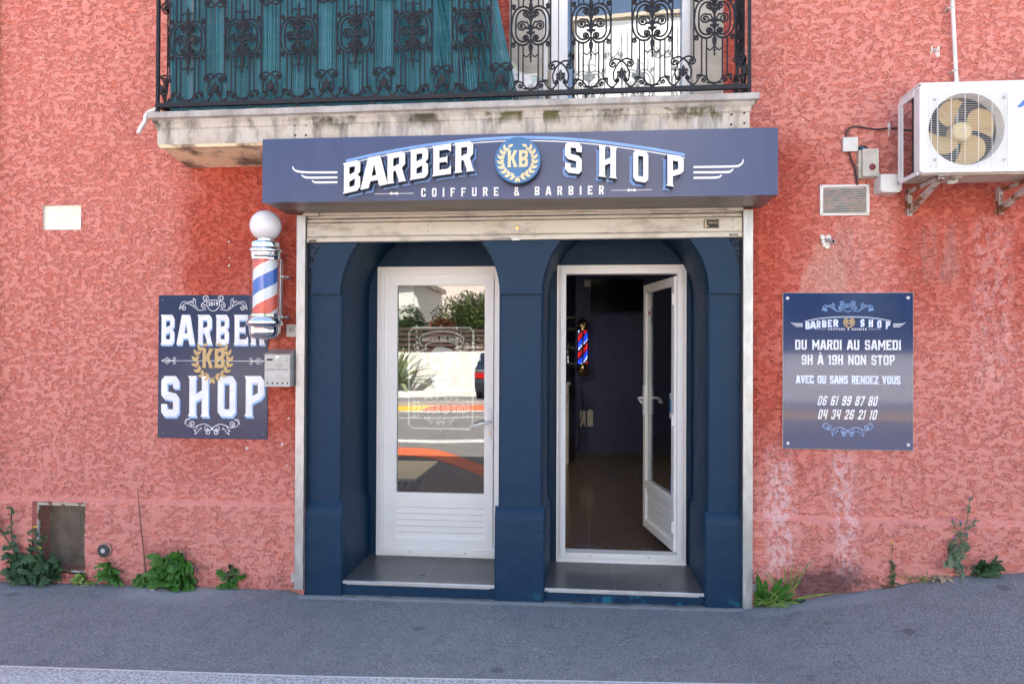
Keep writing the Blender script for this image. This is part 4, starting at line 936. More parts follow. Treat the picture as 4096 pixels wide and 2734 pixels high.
for x in (-2.604, .952): b.box(x-.012, x+.012, RY+.014, .03, zb+tz(x), zb+.026+tz(x)); b.box(x-.012, x+.012, RY+.014, .03, 4.6, 4.63)
for x in (-1.72, -1.25, -.70, .03, -.2+.0): b.box(x-.009, x+.009, RY-.004, RY+.010, zb-.030+tz(x), zb+tz(x))
b.build('rail_bar', IRON, rail)

# ------------------------------------------------------------------ reed screen
b = MB(); rng = random.Random(11); x = -2.565; i = 0
while x < -.50:
    ph = (x+2.57)/.105*math.pi
    y = RY+.062+.032*math.sin(ph)+rng.uniform(-.003, .003)
    lean = rng.uniform(-.006, .006)+(.0 if x < -.86 else (x+.86)*-.75)
    xb = x+(0 if x < -.86 else (x+.86)*.35); w_ = .0085
    zt = 4.35; zbm = 3.062
    if -2.50 < x < -2.44: zbm += .0 if i % 2 else .035
    vs = []
    for z, dx in ((zbm, 0), ((zbm+zt)/2, lean/2), (zt, lean*1.2)):
        for u, v in ((-1, 0), (-.6, -.55), (0, -.8), (.6, -.55), (1, 0)):
            tw_ = .5*math.cos(ph); vs.append((xb+dx+u*w_*(1-.25*abs(math.sin(ph)))*1.0, y+v*w_*.7+u*w_*tw_, z))
    b.add(vs, [(r_*5+j, r_*5+j+1, (r_+1)*5+j+1, (r_+1)*5+j) for r_ in range(2) for j in range(4)])
    x += w_*(1.52-.30*abs(math.cos(ph)) if x < -.86 else 1.5); i += 1
# loose folded end leaning to the right
for k in range(16):
    x0_ = -.80+.026*k+rng.uniform(-.004,.004); top = -1.06+.021*k; y = RY+.07+.012*(k % 3); w_ = .011
    vs = []
    for z, xx in ((3.062, x0_), (3.7, lerp(x0_, top, .5)), (4.35, top)):
        for u, v in ((-1, .2), (0, -.8), (1, .1)): vs.append((xx+u*w_, y+v*w_, z))
    b.add(vs, [(r_*3+j, r_*3+j+1, (r_+1)*3+j+1, (r_+1)*3+j) for r_ in range(2) for j in range(2)])
tag(b.build('reed_screen', REED, off=Vector((-1.6, RY+.05, 3.06)), smooth=60), 'teal plastic reed screen folded behind the left part of the balcony railing', 'privacy screen')

# ------------------------------------------------------------------ bird cage and seed bag on the balcony
cg = thing('bird_cage', 'small white wire bird cage on the balcony floor beside the reed screen', 'cage', (-.38, -.15, 3.08))
cx0, cx1 = -.52, -.262; cz0, cz1 = 3.06, 3.275; b = MB()
for i in range(19): X = lerp(cx0, cx1, i/18); b.tube([(X, -.22, cz0+.05), (X, -.22, cz1)], .0012, 4); b.tube([(X, -.22, cz1), (X, -.06, cz1)], .0012, 4)
for i in range(9): Y = lerp(-.22, -.06, i/8); b.tube([(cx0, Y, cz0+.05), (cx0, Y, cz1)], .0012, 4); b.tube([(cx1, Y, cz0+.05), (cx1, Y, cz1)], .0012, 4)
for z in (cz0+.12, cz1-.05): b.tube([(cx0, -.222, z), (cx1, -.222, z)], .0014, 4)
b.build('wire_bars', WHITE_PL, cg)
b = MB(); b.box(cx0-.004, cx1+.004, -.228, -.218, cz1-.006, cz1+.008); b.box(cx0-.004, cx1+.004, -.228, -.06, cz0+.005, cz0+.05); b.build('tray', WHITE_PL, cg, bevel=.003)
b = MB(); b.box(cx0-.008, cx0+.001, -.231, -.222, cz0+.02, cz1); b.box(cx1-.001, cx1+.008, -.231, -.222, cz0+.02, cz1-.02); split_build(b, 'corner_clip', BLUE_PL, cg)
b = MB(); sec = [(-.665, 3.405, .012, .012), (-.64, 3.40, .045, .018), (-.60, 3.37, .055, .022), (-.55, 3.31, .062, .03), (-.50, 3.24, .075, .035), (-.45, 3.19, .080, .03), (-.40, 3.175, .06, .025), (-.33, 3.19, .03, .012)]
rng = random.Random(2); vs = []
for i, (X, Z, r_, t_) in enumerate(sec):
    nx, nz = (.55, .83) if i < 5 else (.1, 1)
    for j in range(12):
        a = 2*math.pi*j/12; k = 1+rng.uniform(-.12, .12); vs.append((X+nx*math.cos(a)*r_*k+.06, -.24+math.sin(a)*t_*k, Z+nz*math.cos(a)*r_*k+.035))
b.add(vs, [(i*12+j, i*12+(j+1) % 12, (i+1)*12+(j+1) % 12, (i+1)*12+j) for i in range(len(sec)-1) for j in range(12)]+[tuple(range(12))[::-1], tuple(range(84, 96))])
def mk_bag():
    n = N('printed_plastic_bag'); v = n.vor(26, feat='F1'); vc = n.node('ShaderNodeTexVoronoi'); n.plug(vc.inputs['Vector'], n.pos()); vc.inputs['Scale'].default_value = 24
    c = n.mix(n.step(n.noise(11, 3), .50, .56), (.80,.80,.80), n.mix(.55, vc.outputs['Color'], (.7,.6,.4))); return n.done(n.bsdf(c, .25, 0, n.bump(n.noise(30, 3), 1, .01), .6))
tag(b.build('seed_bag', mk_bag(), off=Vector((-.45, -.24, 3.25)), smooth=60), 'crumpled printed plastic bag lying on top of the bird cage', 'bag')
# white overflow pipe under the left end of the balcony
b = MB(); P = [Vector((*at(x, y, -.30)[:1], -.30, at(x, y, -.30)[1])) for x, y in ((640, 432), (605, 445), (585, 462), (580, 485), (565, 508), (553, 533))]
P = catmull(P, 5); b.tube(P, .0135, 12, cap=False); b.tube(P[::-1], .0105, 12, cap=False)
tag(b.build('overflow_pipe', WHITE_PL, off=P[0], smooth=60), 'short white plastic overflow pipe hanging off the left end of the balcony', 'pipe')

# ------------------------------------------------------------------ fascia sign
SY = -.40; sg_ = thing('shop_sign', 'long navy fascia sign with raised white barber shop lettering over the entrance', 'sign', (-.405, -.2, 2.48))
X0, X1, Z0, Z1 = -1.932, 1.121, 2.484, 2.866
b = MB(); b.shape([rect(X0, Z0, X1, Z1)], SY, -.02); b.build('panel_box', NAVY_SIGN, sg_, bevel=.002)
b = MB(); b.add([(X0+.012, SY+.012, Z0-.001), (X1-.012, SY+.012, Z0-.001), (X1-.012, -.03, Z0-.008), (X0+.012, -.03, Z0-.008)], [(3, 2, 1, 0)]); b.build('underside', BRUSHED, sg_)
b = MB(); b.box(X0-.0, X1+.0, SY-.0015, SY+.014, Z0-.004, Z0+.0); b.build('edge_trim', NAVY_SIGN, sg_)
def sp(px, py, Y=SY): return at(px, py, Y)
def s5(u, v): return at(1000+u/1.0926, 500+v/1.0926, SY-.05)       # close-up of the sign
def arch(X): return 2.5    # placeholder
# baseline heights measured on the letters
bl = [(s5(408,303)), (s5(500,285)), (s5(600,265)), (s5(700,243)), (s5(800,228)), (s5(895,212)), (s5(985,205))]
br = [(s5(1370,208)), (s5(1455,221)), (s5(1520,228)), (s5(1605,238)), (s5(1668,244)), (s5(1748,257)), (s5(1815,268)), (s5(1900,280))]
hl = s5(408,170)[1]-s5(408,303)[1]; hr = s5(1530,93)[1]-s5(1530,229)[1]
def wl(X, Z): return X, float(np.interp(X, [p[0] for p in bl], [p[1] for p in bl]))+Z
def mkwarp(tab, hh0, hh1):
    xs_ = [p[0] for p in tab]; A = np.polyfit(xs_, [p[1] for p in tab], 2)
    def f(X, Z): t = (X-xs_[0])/(xs_[-1]-xs_[0]); return X, float(np.polyval(A, X))+Z*lerp(hh0, hh1, t)
    return f
WL = mkwarp(bl, hl, hl*.97); WR = mkwarp(br, hr*1.0, hr*1.0)
def build_word(word, spans, wf, shade_dx):
    for ch, (ua, ub) in zip(word, spans):
        xa, xb = s5(ua, 200)[0], s5(ub, 200)[0]
        b = MB(); text(b, ch, xa+.010, xb-.010, 0, 1, SY-.068, .064, 1, 0, wf, side=1)
        b.m = [m if m == 1 else 0 for m in b.m]
        o = b.build('letter', [LET_WHITE, LET_BLACK], sg_)
        b = MB(); text(b, ch, xa+.010+shade_dx, xb-.010+shade_dx, 0, 1, SY-.0015, None, 1, 0, lambda X, Z: (wf(X, Z)[0], wf(X, Z)[1]-.011)); b.build('letter_shade', LET_BLUE, sg_)
build_word('BARBER', [(408,493), (487,605), (597,688), (698,788), (796,888), (892,984)], WL, .009)
build_word('SHOP', [(1370,1457), (1519,1606), (1666,1747), (1815,1901)], WR, -.016)
b = MB()
def s5f(u, v, Y=SY-.002): return at(1000+u/1.0926, 500+v/1.0926, Y)
arc_pts = [(420,158), (520,134), (640,110), (760,90), (880,75), (1000,63), (1120,56), (1175,55), (1240,55), (1360,59), (1480,68), (1600,82), (1700,96), (1800,112), (1900,131)]
b.ribbon([(p.x, p.y) for p in catmull([s5f(*p) for p in arc_pts], 4)], .0165, SY-.002)
b.build('arch_stripe', LET_BLUE, sg_)
b = MB(); b.ribbon([(p.x, p.y) for p in catmull([s5f(u, v+14) for u, v in arc_pts], 4)], .0065, SY-.003); b.build('arch_stripe', LET_WHITE, sg_)
b = MB()
for pts in ([(187,181),(190,192),(203,201),(225,205),(260,207),(382,207)], [(225,218),(236,226),(260,230),(382,229)], [(271,242),(280,249),(300,251),(382,250)],
            [(2156,150),(2152,165),(2138,176),(2110,181),(1938,184)], [(2112,192),(2100,202),(2075,206),(1938,207)], [(2062,218),(2050,227),(2025,230),(1938,231)]):
    Q = [(p.x, p.y) for p in catmull([s5f(*p) for p in pts], 4)]; k = len(Q); b.ribbon(Q, [.006+.0065*min(1, 2.2*i/k) for i in range(k)], SY-.002)
split_build(b, 'wing_flourish', LET_WHITE, sg_)
b = MB()
for (ua, va), (ub, vb) in (((546,301),(714,298)), ((1579,286),(1757,283))):
    b.ribbon([s5f(ua, va), s5f(ub, vb)], .0034, SY-.002); um, vm = (ua+ub)/2, (va+vb)/2
    for du, hu, hv in ((-12,11,7), (12,11,7), (0,5,6)):
        b.lay += 1; b.shape([[s5f(um+du-hu, vm), s5f(um+du, vm+hv), s5f(um+du+hu, vm), s5f(um+du, vm-hv)]], SY-.0025-b.lay*.00006)
b.build('rule_ornament', LET_WHITE, sg_)
b = MB()
ua, va = s5f(748, 313); ub, vb = s5f(1544, 303); hgt = .050
A0 = s5f(748, 314); A1 = s5f(1546, 303)
text(b, 'COIFFURE & BARBIER', A0[0], A1[0], 0, .0515, SY-.002, None, 8.2, 0, lambda X, Z: (X, Z+lerp(A0[1], A1[1], (X-A0[0])/(A1[0]-A0[0]))))
split_build(b, 'small_letter', LET_WHITE, sg_)
cx_, cz_ = at(1000+1170/1.0926, 500+155/1.0926, SY-.06); rd = .135
b = MB(); b.lathe([(0, -.065), (rd-.003, -.065), (rd, -.062), (rd, -.010)], (cx_, SY, cz_), 'y', 64); em = b.build('emblem', DISC_BLUE, sg_, smooth=40)
b = MB(); b.lathe([(rd+.0006, -.058), (rd+.0006, -.001)], (cx_, SY, cz_), 'y', 64); b.build('emblem_edge', LET_BLACK, em, smooth=40)
b = MB(); wreath(b, cx_, cz_, .098, SY-.066, .036, .017, 9, .0005, .003); b.build('laurel_wreath', GOLD_PALE, em)
b = MB(); text(b, 'KB', cx_-.057, cx_+.060, cz_-.040, cz_+.058, SY-.0675, .0022, 1.4); b.build('monogram', GOLD_PALE, em)

# ------------------------------------------------------------------ roller shutter
rs = thing('roller_shutter', 'raised galvanised roller shutter with side guide rails round the shop bay', 'shutter', (-.39, -.03, 0))
for x0, x1, zz, hz_ in ((-1.849, -1.792, .022, 0), (1.004, 1.061, -.0, 0)):
    b = MB(); 
    b.shape([rect(x0, zz, x1, 2.462)], -.062, .03)
    inn = x1 if x0 < 0 else x0
    sgn = 1 if x0 < 0 else -1
    o = b.build('guide_rail', GALV, rs, bevel=.003)
    b = MB(); a, c = sorted((inn, inn+sgn*.010)); b.box(a+.0005, c, -.030, -.018, zz+.25, 2.28); b.build('rail_seal', DARK_GAP, o)
    b = MB(); a, c = sorted((x0-.028 if x0 < 0 else x1+.0003, x0-.0003 if x0 < 0 else x1+.028)); b.box(a, c, -.05, .02, .065+(0 if x0 < 0 else .03), .125+(0 if x0 < 0 else .03)); b.build('rail_bracket', GALV, o, bevel=.002)
b = MB(); b.box(-1.918, 1.124, -.062, .0, 2.496, 2.512); b.box(-1.918, 1.124, -.30, -.28+.0, 2.4955, 2.4985) if 0 else None; b.box(-1.918, 1.124, -.100, -.058, 2.4935, 2.4955); b.build('lintel_angle', STEEL_DIRTY, rs, bevel=.001)
b = MB(); b.box(-1.79, 1.003, -.052, .02, 2.465, 2.495); b.build('housing', STEEL_DIRTY, rs, bevel=.003)
for x0, x1 in ((-1.80, -1.70), (.90, 1.0)): b = MB(); b.tube([(x0, -.065, 2.467), (x1, -.065, 2.467)], .014, 10); b.build('guide_roller', STEEL_DIRTY, rs, smooth=40)
zt = lambda x: (x+1.79)*.003
def sl_box(mb, y0, y1, z0, z1, x0=-1.790, x1=1.003): mb.add([(x, y, z+zt(x)) for x in (x0, x1) for y in (y0, y1) for z in (z0, z1)], [(0,1,3,2),(4,6,7,5),(0,4,5,1),(2,3,7,6),(0,2,6,4),(1,5,7,3)])
for z0, z1, y in ((2.445, 2.468, -.030), (2.418, 2.440, -.034)): b = MB(); sl_box(b, y, -.005, z0, z1); b.build('slat', STEEL_DIRTY, rs, bevel=.005)
b = MB(); sl_box(b, -.02, -.004, 2.30, 2.47); b.build('slat_shadow_gap', STEEL_DARK, rs)
b = MB(); sl_box(b, -.040, -.006, 2.325, 2.414); sl_box(b, -.036, -.006, 2.318, 2.327); sl_box(b, -.046, -.003, 2.288, 2.320); bb = b.build('bottom_bar', STEEL_DIRTY, rs, bevel=.004)
b = MB()
for px, py in ((1252,904),(1252,933),(1710,897),(1710,926),(2027,895),(2027,918),(2110,894),(2110,918),(2434,885),(2434,915),(2931,877),(2931,908),(1699,956),(2446,945)):
    X, Z = at(px, py, -.042); b.lathe([(0, -.004), (.004, -.004), (.006, -.002), (.0065, 0)], (X, -.040, Z), 'y', 12)
split_build(b, 'rivet', GALV, bb, smooth=40)
X, Z = at(2069, 911, -.042); b = MB(); b.lathe([(.012, -.006), (.017, -.005), (.019, 0)], (X, -.040, Z), 'y', 20); b.build('lock_ring', GALV, bb, smooth=40)
b = MB(); b.lathe([(0, -.005), (.0125, -.005)], (X, -.040, Z), 'y', 16); b.box(X-.0018, X+.0018, -.0458, -.0452, Z-.008, Z+.004); b.build('lock', BRASS, bb)
b = MB(); b.box(X-.0014, X+.0014, -.0466, -.0460, Z-.008, Z+.004); b.build('lock_slot', DARK_GAP, bb)
b = MB(); xa, za = at(1975, 956, -.055); xb, zb2 = at(2042, 953, -.055)
b.tube(catmull([(xa, -.046, za-.004), (xa+.01, -.060, za+.004), ((xa+xb)/2, -.064, za+.009), (xb-.01, -.060, za+.004), (xb, -.046, za-.004)], 4), .004, 8); b.box(xb+.008, xb+.06, -.052, -.046, za-.008, za+.006); b.build('pull_handle', GALV, bb, smooth=40)
for px, sg2 in ((1250, 1), (2935, -1)): X, Z = at(px, 962 if px < 2000 else 938, -.05); b = MB(); b.box(X-.026, X+.026, -.053, -.046, Z-.007, Z+.005); b.lathe([(0, -.004), (.0045, -.004), (.0045, 0)], (X+.02*sg2, -.053, Z), 'y', 10); b.build('side_bolt', STEEL_DARK, bb, bevel=.002)
xa, za = at(2815, 876, -.041); xb, zb2 = at(2877, 913, -.041); b = MB(); b.box(xa, xb, -.0418, -.0400, zb2, za); pl = b.build('maker_plate', BLACK_RUB, bb)
mg = M('plate_gold', (.62,.52,.33), .4); b = MB(); beadrect(b, xa+.003, xb-.003, zb2+.003, za-.003, .002, -.0422, -.0418); b.box(xa+.008, xa+.018, -.0424, -.0419, zb2+.006, za-.008); b.box(xa+.006, xa+.030, -.0423, -.0419, zb2+.013, zb2+.019); b.build('plate_print', mg, pl)
font_text('plate_lettering', 'ERBATEQ', (xa+xb)/2+.011, (za+zb2)/2+.005, -.0426, .017, mg, pl, sx=.85)

# ------------------------------------------------------------------ wall posters
def poster(name, x0, x1, z0, z1, mat, label, edge):
    t = thing(name, label, 'sign', ((x0+x1)/2, 0, (z0+z1)/2))
    b = MB(); b.shape([rect(x0, z0, x1, z1)], -.014, -.006); b.build('panel', mat, t)
    b = MB(); b.shape([rect(x0-.0015, z0-.0015, x1+.0015, z1+.0015)], -.0128, -.0075); b.build('panel_edge', edge, t)
    return t
L0, L1, LZ0, LZ1 = -2.824, -2.062, .990, 1.944
pl_ = poster('wall_sign', L0, L1, LZ0, LZ1, NAVY_POSTER2, 'navy barber shop poster with gold wreath, left of the entrance behind the striped pole', NAVY_POSTER2)
def q6(u, v): return at(600+u/1.5686, 800+v/1.5686, -.0145)
yp = -.0145; k6 = q6(748, 1000)[0]-q6(48, 1000)[0]
def word(wd, spans, va, vb, shade):
    w1 = MB(); w2 = MB()
    for c, (ua, ub) in zip(wd, spans):
        xa, zb_ = q6(ua, vb); xb, za = q6(ub, va)
        text(w1, c, xa+.007, xb-.007, zb_, za, yp-.0012, None, 1); text(w2, c, xa+.007+shade[0], xb-.007+shade[0], zb_-shade[1], za-shade[1], yp-.0004, None, 1)
    w1.build('lettering', PRINT_WHITE, pl_); w2.build('lettering_shade', PRINT_BLUE, pl_)
word('BARBER', [(66,160),(168,283),(296,395),(410,502),(524,622),(628,725)], 719, 906, (.004, .011))
word('SHOP', [(64,190),(240,372),(418,544),(594,722)], 1103, 1356, (.009, .013))
b = MB(); cx_, cz_ = q6(397, 653); crest(b, cx_, cz_, k6*.61, yp-.0005, .0042)
cx_, cz_ = q6(390, 1428); tail(b, cx_, cz_, k6*.48, yp-.0005, .0042)
xa, za = q6(74, 1006); xb, zb_ = q6(716, 1007); divider(b, xa, xb, za, yp-.0004, .003, .021); b.build('ornament', PRINT_WHITE, pl_)
x_, z_ = q6(397, 652); font_text('year', '2019', x_, z_, yp-.0008, .036, PRINT_WHITE, pl_, bold=.0006)
cx_, cz_ = q6(393, 1003); b = MB(); wreath(b, cx_, cz_, .118, yp-.002, .046, .021, 8, .0003, .004); xa, zb_ = q6(325, 1050); xb, za = q6(470, 930)
gs = MB(); text(gs, 'KB', xa+.006, xb-.001, zb_, za, yp-.0022, None, 1.3); split_build(gs, 'monogram', PRINT_GOLD, pl_); b.build('laurel_wreath', PRINT_GOLD, pl_)
gs = MB(); text(gs, 'KB', xa+.009, xb+.002, zb_-.005, za-.005, yp-.0017, None, 1.3); split_build(gs, 'monogram_shade', M('dark_gold_print', (.20,.12,.05), .4), pl_)
b = MB()
for u, v in ((80,628),(78,1460),(708,1468)): X, Z = q6(u, v); b.lathe([(0, -.004), (.005, -.004), (.0075, -.001), (.0078, 0)], (X, -.014, Z), 'y', 16)
split_build(b, 'screw', STEEL_DARK, pl_, smooth=40)

R0, R1, RZ0, RZ1 = 1.255, 2.025, .988, 1.950
pr_ = poster('wall_sign', R0, R1, RZ0, RZ1, NAVY_POSTER, 'glossy navy opening hours and phone number poster on the wall right of the entrance', WHITE_PL)
def q7(u, v): return at(3000+u/1.96, 1100+v/1.96, -.0145)
def line(s_, u0, u1, va, vb, mat=PRINT_WHITE, shear=0, gap=1.1, y=yp-.001, dx=0, dz=0, nm='lettering'):
    b = MB(); xa, zb_ = q7(u0, vb); xb, za = q7(u1, va); text(b, s_, xa+.003+dx, xb-.003+dx, zb_+dz, za+dz, y, None, gap, shear); b.build(nm, mat, pr_)
line('DU MARDI AU SAMEDI', 350, 1186, 509, 583); line('9H À 19H NON STOP', 400, 1138, 627, 700)
line('AVEC OU SANS RENDEZ VOUS', 356, 1180, 790, 847); line('AVEC OU SANS RENDEZ VOUS', 356, 1180, 790, 847, PRINT_BLUE, dx=.003, dz=-.002, y=yp-.0004, nm='lettering_shade')
line('06 61 99 87 80', 522, 995, 949, 1018, shear=.22, gap=1.5); line('04 34 26 21 10', 525, 990, 1056, 1126, shear=.22, gap=1.5)
for wd, spans, va, vb, dv in (('BARBER', [(431,470),(468,518),(518,554),(560,600),(606,645),(650,692)], 345, 400, -1), ('SHOP', [(865,901),(930,968),(996,1034),(1064,1102)], 342, 398, 1)):
    w1 = MB(); w2 = MB()
    for i, (c, (ua, ub)) in enumerate(zip(wd, spans)):
        f_ = lambda u: .00008*(u-767)**2*2.9
        v0 = f_((ua+ub)/2)*.9
        xa, zb_ = q7(ua, vb+v0); xb, za = q7(ub, va+v0)
        text(w1, c, xa+.003, xb-.003, zb_, za, yp-.001, None, 1); text(w2, c, xa+.003-dv*.004, xb-.003-dv*.004, zb_-.004, za-.004, yp-.0004, None, 1)
    w1.build('lettering', PRINT_WHITE, pr_); w2.build('lettering_shade', PRINT_BLUE, pr_)
line('COIFFURE & BARBIER', 608, 918, 416, 430, gap=4)
b = MB(); ap = [q7(*p) for p in [(430,361),(520,342),(640,329),(767,325),(900,328),(1010,340),(1105,358)]]
b.ribbon([(p.x, p.y) for p in catmull([Vector(p) for p in ap], 4)], .0032, yp-.0005)
for pts in ([(320,372),(340,379),(414,380)], [(335,386),(414,391)], [(352,400),(414,402)], [(1217,372),(1200,382),(1122,383)], [(1198,392),(1122,394)], [(1180,403),(1122,405)], [(498,424),(598,425)], [(930,424),(1028,425)]):
    b.ribbon([q7(*p) for p in pts], .0036 if pts[0][1] < 410 else .0014, yp-.0005)
b.build('wing_flourish', PRINT_WHITE, pr_)
b = MB(); kk = q7(1277,700)[0]-q7(258,700)[0]; cx_, cz_ = q7(766, 250); crest(b, cx_, cz_, kk*.395, yp-.0005, .0034); cx_, cz_ = q7(766, 1218); tail(b, cx_, cz_, kk*.38, yp-.0005, .0034)
b.ribbon([(p.x, p.y-.006) for p in catmull([Vector(p) for p in ap], 4)], .0022, yp-.0005); b.build('ornament', PRINT_BLUE, pr_)
x_, z_ = q7(766, 247); font_text('year', '2019', x_, z_, yp-.0008, .022, PRINT_BLUE, pr_, bold=.0003)
cx_, cz_ = q7(776, 368); b = MB(); wreath(b, cx_, cz_, .028, yp-.0008, .013, .007, 7); text(b, 'KB', cx_-.017, cx_+.019, cz_-.013, cz_+.016, yp-.0012, None, 1.3); b.build('monogram', PRINT_GOLD, pr_)
b = MB()
for u, v in ((294,180),(1239,177),(297,1316),(1241,1329)): X, Z = q7(u, v); b.lathe([(0, -.005), (.008, -.005), (.0105, -.002), (.0108, 0)], (X, -.014, Z), 'y', 20)
split_build(b, 'screw_cap', WHITE_PL, pr_, smooth=40)
# ------------------------------------------------------------------ striped barber pole
PX, PY = -2.012, -.17
bp = thing('barber_pole', 'chrome barber pole with red white blue stripes and white globe on the outer wall', 'barber pole', (PX, PY, 1.65))
b = MB(); b.sphere((PX, PY, 2.378), .099, 40); b.build('globe', GLOBE, bp, smooth=80)
b = MB(); b.lathe([(.040, 2.272), (.040, 2.300), (.052, 2.292), (.052, 2.272)], (PX, PY, 0), 'z', 32)
b.lathe([(0, 2.276), (.085, 2.276), (.092, 2.270), (.094, 2.262), (.094, 2.237), (.098, 2.234), (.106, 2.226), (.108, 2.212), (.104, 2.204), (.098, 2.202), (.096, 2.192), (.100, 2.188), (.100, 2.180), (.094, 2.174), (.094, 2.158), (.088, 2.155), (.02, 2.155)][::-1], (PX, PY, 0), 'z', 56); b.build('top_cap', CHROME, bp, smooth=50)
b = MB(); b.lathe([(.02, 1.815), (.090, 1.815), (.095, 1.812), (.095, 1.792), (.104, 1.786), (.106, 1.778), (.101, 1.772), (.112, 1.768), (.116, 1.756), (.112, 1.742), (.100, 1.736), (.097, 1.730), (.097, 1.700), (.094, 1.680), (.084, 1.664), (.070, 1.656), (.035, 1.652), (.034, 1.647), (0, 1.646)][::-1], (PX, PY, 0), 'z', 56); b.build('bottom_cap', CHROME, bp, smooth=50)
b = MB(); b.lathe([(.0935, 1.81), (.0935, 2.158)], (PX, PY, 0), 'z', 56); b.build('glass_tube', GLASS_C, bp, smooth=80)
def mk_stripe():
    n = N('barber_stripes'); x, y, z = n.xyz()
    a = n.math('ARCTAN2', n.math('SUBTRACT', x, PX), n.math('SUBTRACT', PY, y))
    t = n.math('FRACT', n.math('ADD', n.math('MULTIPLY_ADD', z, -1/.335, 2.062/.335+3), n.math('MULTIPLY_ADD', a, .36/math.pi, .18)))
    blue = n.math('MULTIPLY', n.math('GREATER_THAN', t, .218), n.math('LESS_THAN', t, .499)); red = n.math('GREATER_THAN', t, .722)
    c = n.mix(red, (.80,.80,.82), (.78,.10,.07)); c = n.mix(blue, c, (.03,.13,.52))
    return n.done(n.bsdf(c, .35, 0, None, .5))
b = MB(); b.lathe([(.076, 1.81), (.076, 2.158)], (PX, PY, 0), 'z', 56); b.build('striped_core', mk_stripe(), bp, smooth=80)
for z in (2.06, 1.80):
    b = MB(); b.box(PX+.086, PX+.106, PY+.03, -.004, z-.011, z+.003); b.tube([(PX+.106, -.09, z-.004), (PX+.122, -.09, z-.004)], .007, 10); split_build(b, 'wall_bracket', GALV, bp, bevel=.002)
b = MB(); b.box(PX-.02, PX+.02, PY+.09, -.002, 1.78, 1.82); b.box(PX-.02, PX+.02, PY+.09, -.002, 2.17, 2.21); b.box(PX+.088, PX+.094, PY+.02, PY+.05, 1.74, 2.17); b.build('back_arm', GALV, bp)

# ------------------------------------------------------------------ letter box and old socket plate
lb = thing('letter_box', 'small grey metal letter box over the right edge of the navy poster', 'letter box', (-1.95, -.06, 1.34))
x0, z0 = at(1058, 1545, -.13); x1, z1 = at(1160, 1416, -.13); ztp = at(1100, 1398, -.10)[1]
b = MB(); b.shape([rect(x0, z0, x1, z1)], -.13, -.018); b.build('body', M('grey_painted_steel', (.44,.44,.43), .42, .3, (.38,.38,.37), 12), lb, bevel=.003)
b = MB(); b.add([(x0-.003, -.134, z1), (x1+.003, -.134, z1), (x1+.003, -.018, z1+.035), (x0-.003, -.018, z1+.035), (x0-.003, -.134, z1-.006), (x1+.003, -.134, z1-.006), (x1+.003, -.018, z1-.006), (x0-.003, -.018, z1-.006)], [(0,1,2,3),(4,5,1,0),(5,6,2,1),(7,4,0,3),(6,7,3,2),(7,6,5,4)]); b.build('lid', GALV, lb, bevel=.002)
b = MB(); xm = (x0+x1)/2; b.box(x0+.014, x1-.013, -.1312, -.1300, z1-.042, z1-.029); b.build('slot', DARK_GAP, lb)
b = MB(); b.box(x0+.055, x1-.016, -.1325, -.1312, z1-.039, z1-.031); b.build('slot_flap', WHITE_PL, lb)
b = MB(); b.lathe([(0, -.004), (.007, -.004), (.009, 0)], (xm, -.130, z1-.017), 'y', 14); b.build('lock', CHROME, lb, smooth=40)
for i in range(5): b = MB(); b.lathe([(0, -.001), (.006, -.001), (.006, 0)], (x0+.020+i*.0335, -.1302, z0+.022), 'y', 16); b.build('vent_hole', DARK_GAP, lb)
font_text('name_writing', 'Barber KB shop', xm, z1-.098, -.1306, .026, INK, lb, italic=.15, sx=.86); font_text('name_writing', '1203', xm+.005, z1-.073, -.1306, .020, INK, lb)
b = MB(); beadrect(b, xm-.025, xm+.034, z1-.084, z1-.062, .0012, -.1306, -.1301); b.build('name_writing', INK, lb)
x0, z0 = at(1146, 1346, -.02); x1, z1 = at(1190, 1297, -.02)
ob = thing('socket_plate', 'empty grey mounting plate on the wall beside the shutter rail', 'plate', (x0, 0, z0)); b = MB(); b.shape([rect(x0, z0, x1, z1), rect(x0+.016, z0+.034, x1-.02, z1-.014)[::-1]], -.022, -.004); b.build('plate', GREY_PL, ob, bevel=.004)
b = MB(); b.box(x0+.012, x1-.014, -.014, -.006, z0+.03, z1-.01); b.lathe([(0,-.003),(.005,-.003),(.005,0)], (x0+.035, -.0222, z0+.022), 'y', 10); b.build('insert', GALV, ob)

# ------------------------------------------------------------------ air conditioner
AY, AB = -.42, -.165
ac = thing('air_conditioner', 'white outdoor air conditioner with yellowed fan behind a grille, top right', 'air conditioner', (2.3, -.2, 2.58))
x0, x1, z0, z1 = 1.883, 2.72, 2.588, 3.081
fc = at(3866, 515, AY); fr = .200
b = MB(); circ = [(fc[0]+fr*math.cos(R(a)), fc[1]+fr*math.sin(R(a))) for a in range(0, 360, 6)]
rc = []
for cx_, cz_, a0 in ((x1-.02, z1-.02, 0), (x0+.02, z1-.02, 90), (x0+.02, z0+.02, 180), (x1-.02, z0+.02, 270)):
    rc += [(cx_+.02*math.cos(R(a0+a)), cz_+.02*math.sin(R(a0+a))) for a in (0, 30, 60, 90)]
b.shape([rc, circ[::-1]], AY, AY+.030)
b.box(x0+.001, x1-.001, AY+.028, AB, z1-.02, z1-.0005); b.box(x0+.001, x1-.001, AY+.028, AB, z0+.0005, z0+.02); b.box(x1-.02, x1-.001, AY+.03, AB, z0+.02, z1-.02)
b.box(x0+.0008, x0+.012, AY+.028, AY+.075, z0+.02, z1-.02)
case = b.build('casing', AC_WHITE, ac, bevel=.004)
b = MB(); b.box(x0-.002, x1+.002, AY-.003, AB+.01, z1, z1+.010); b.build('top_cover', AC_WHITE, ac, bevel=.004)
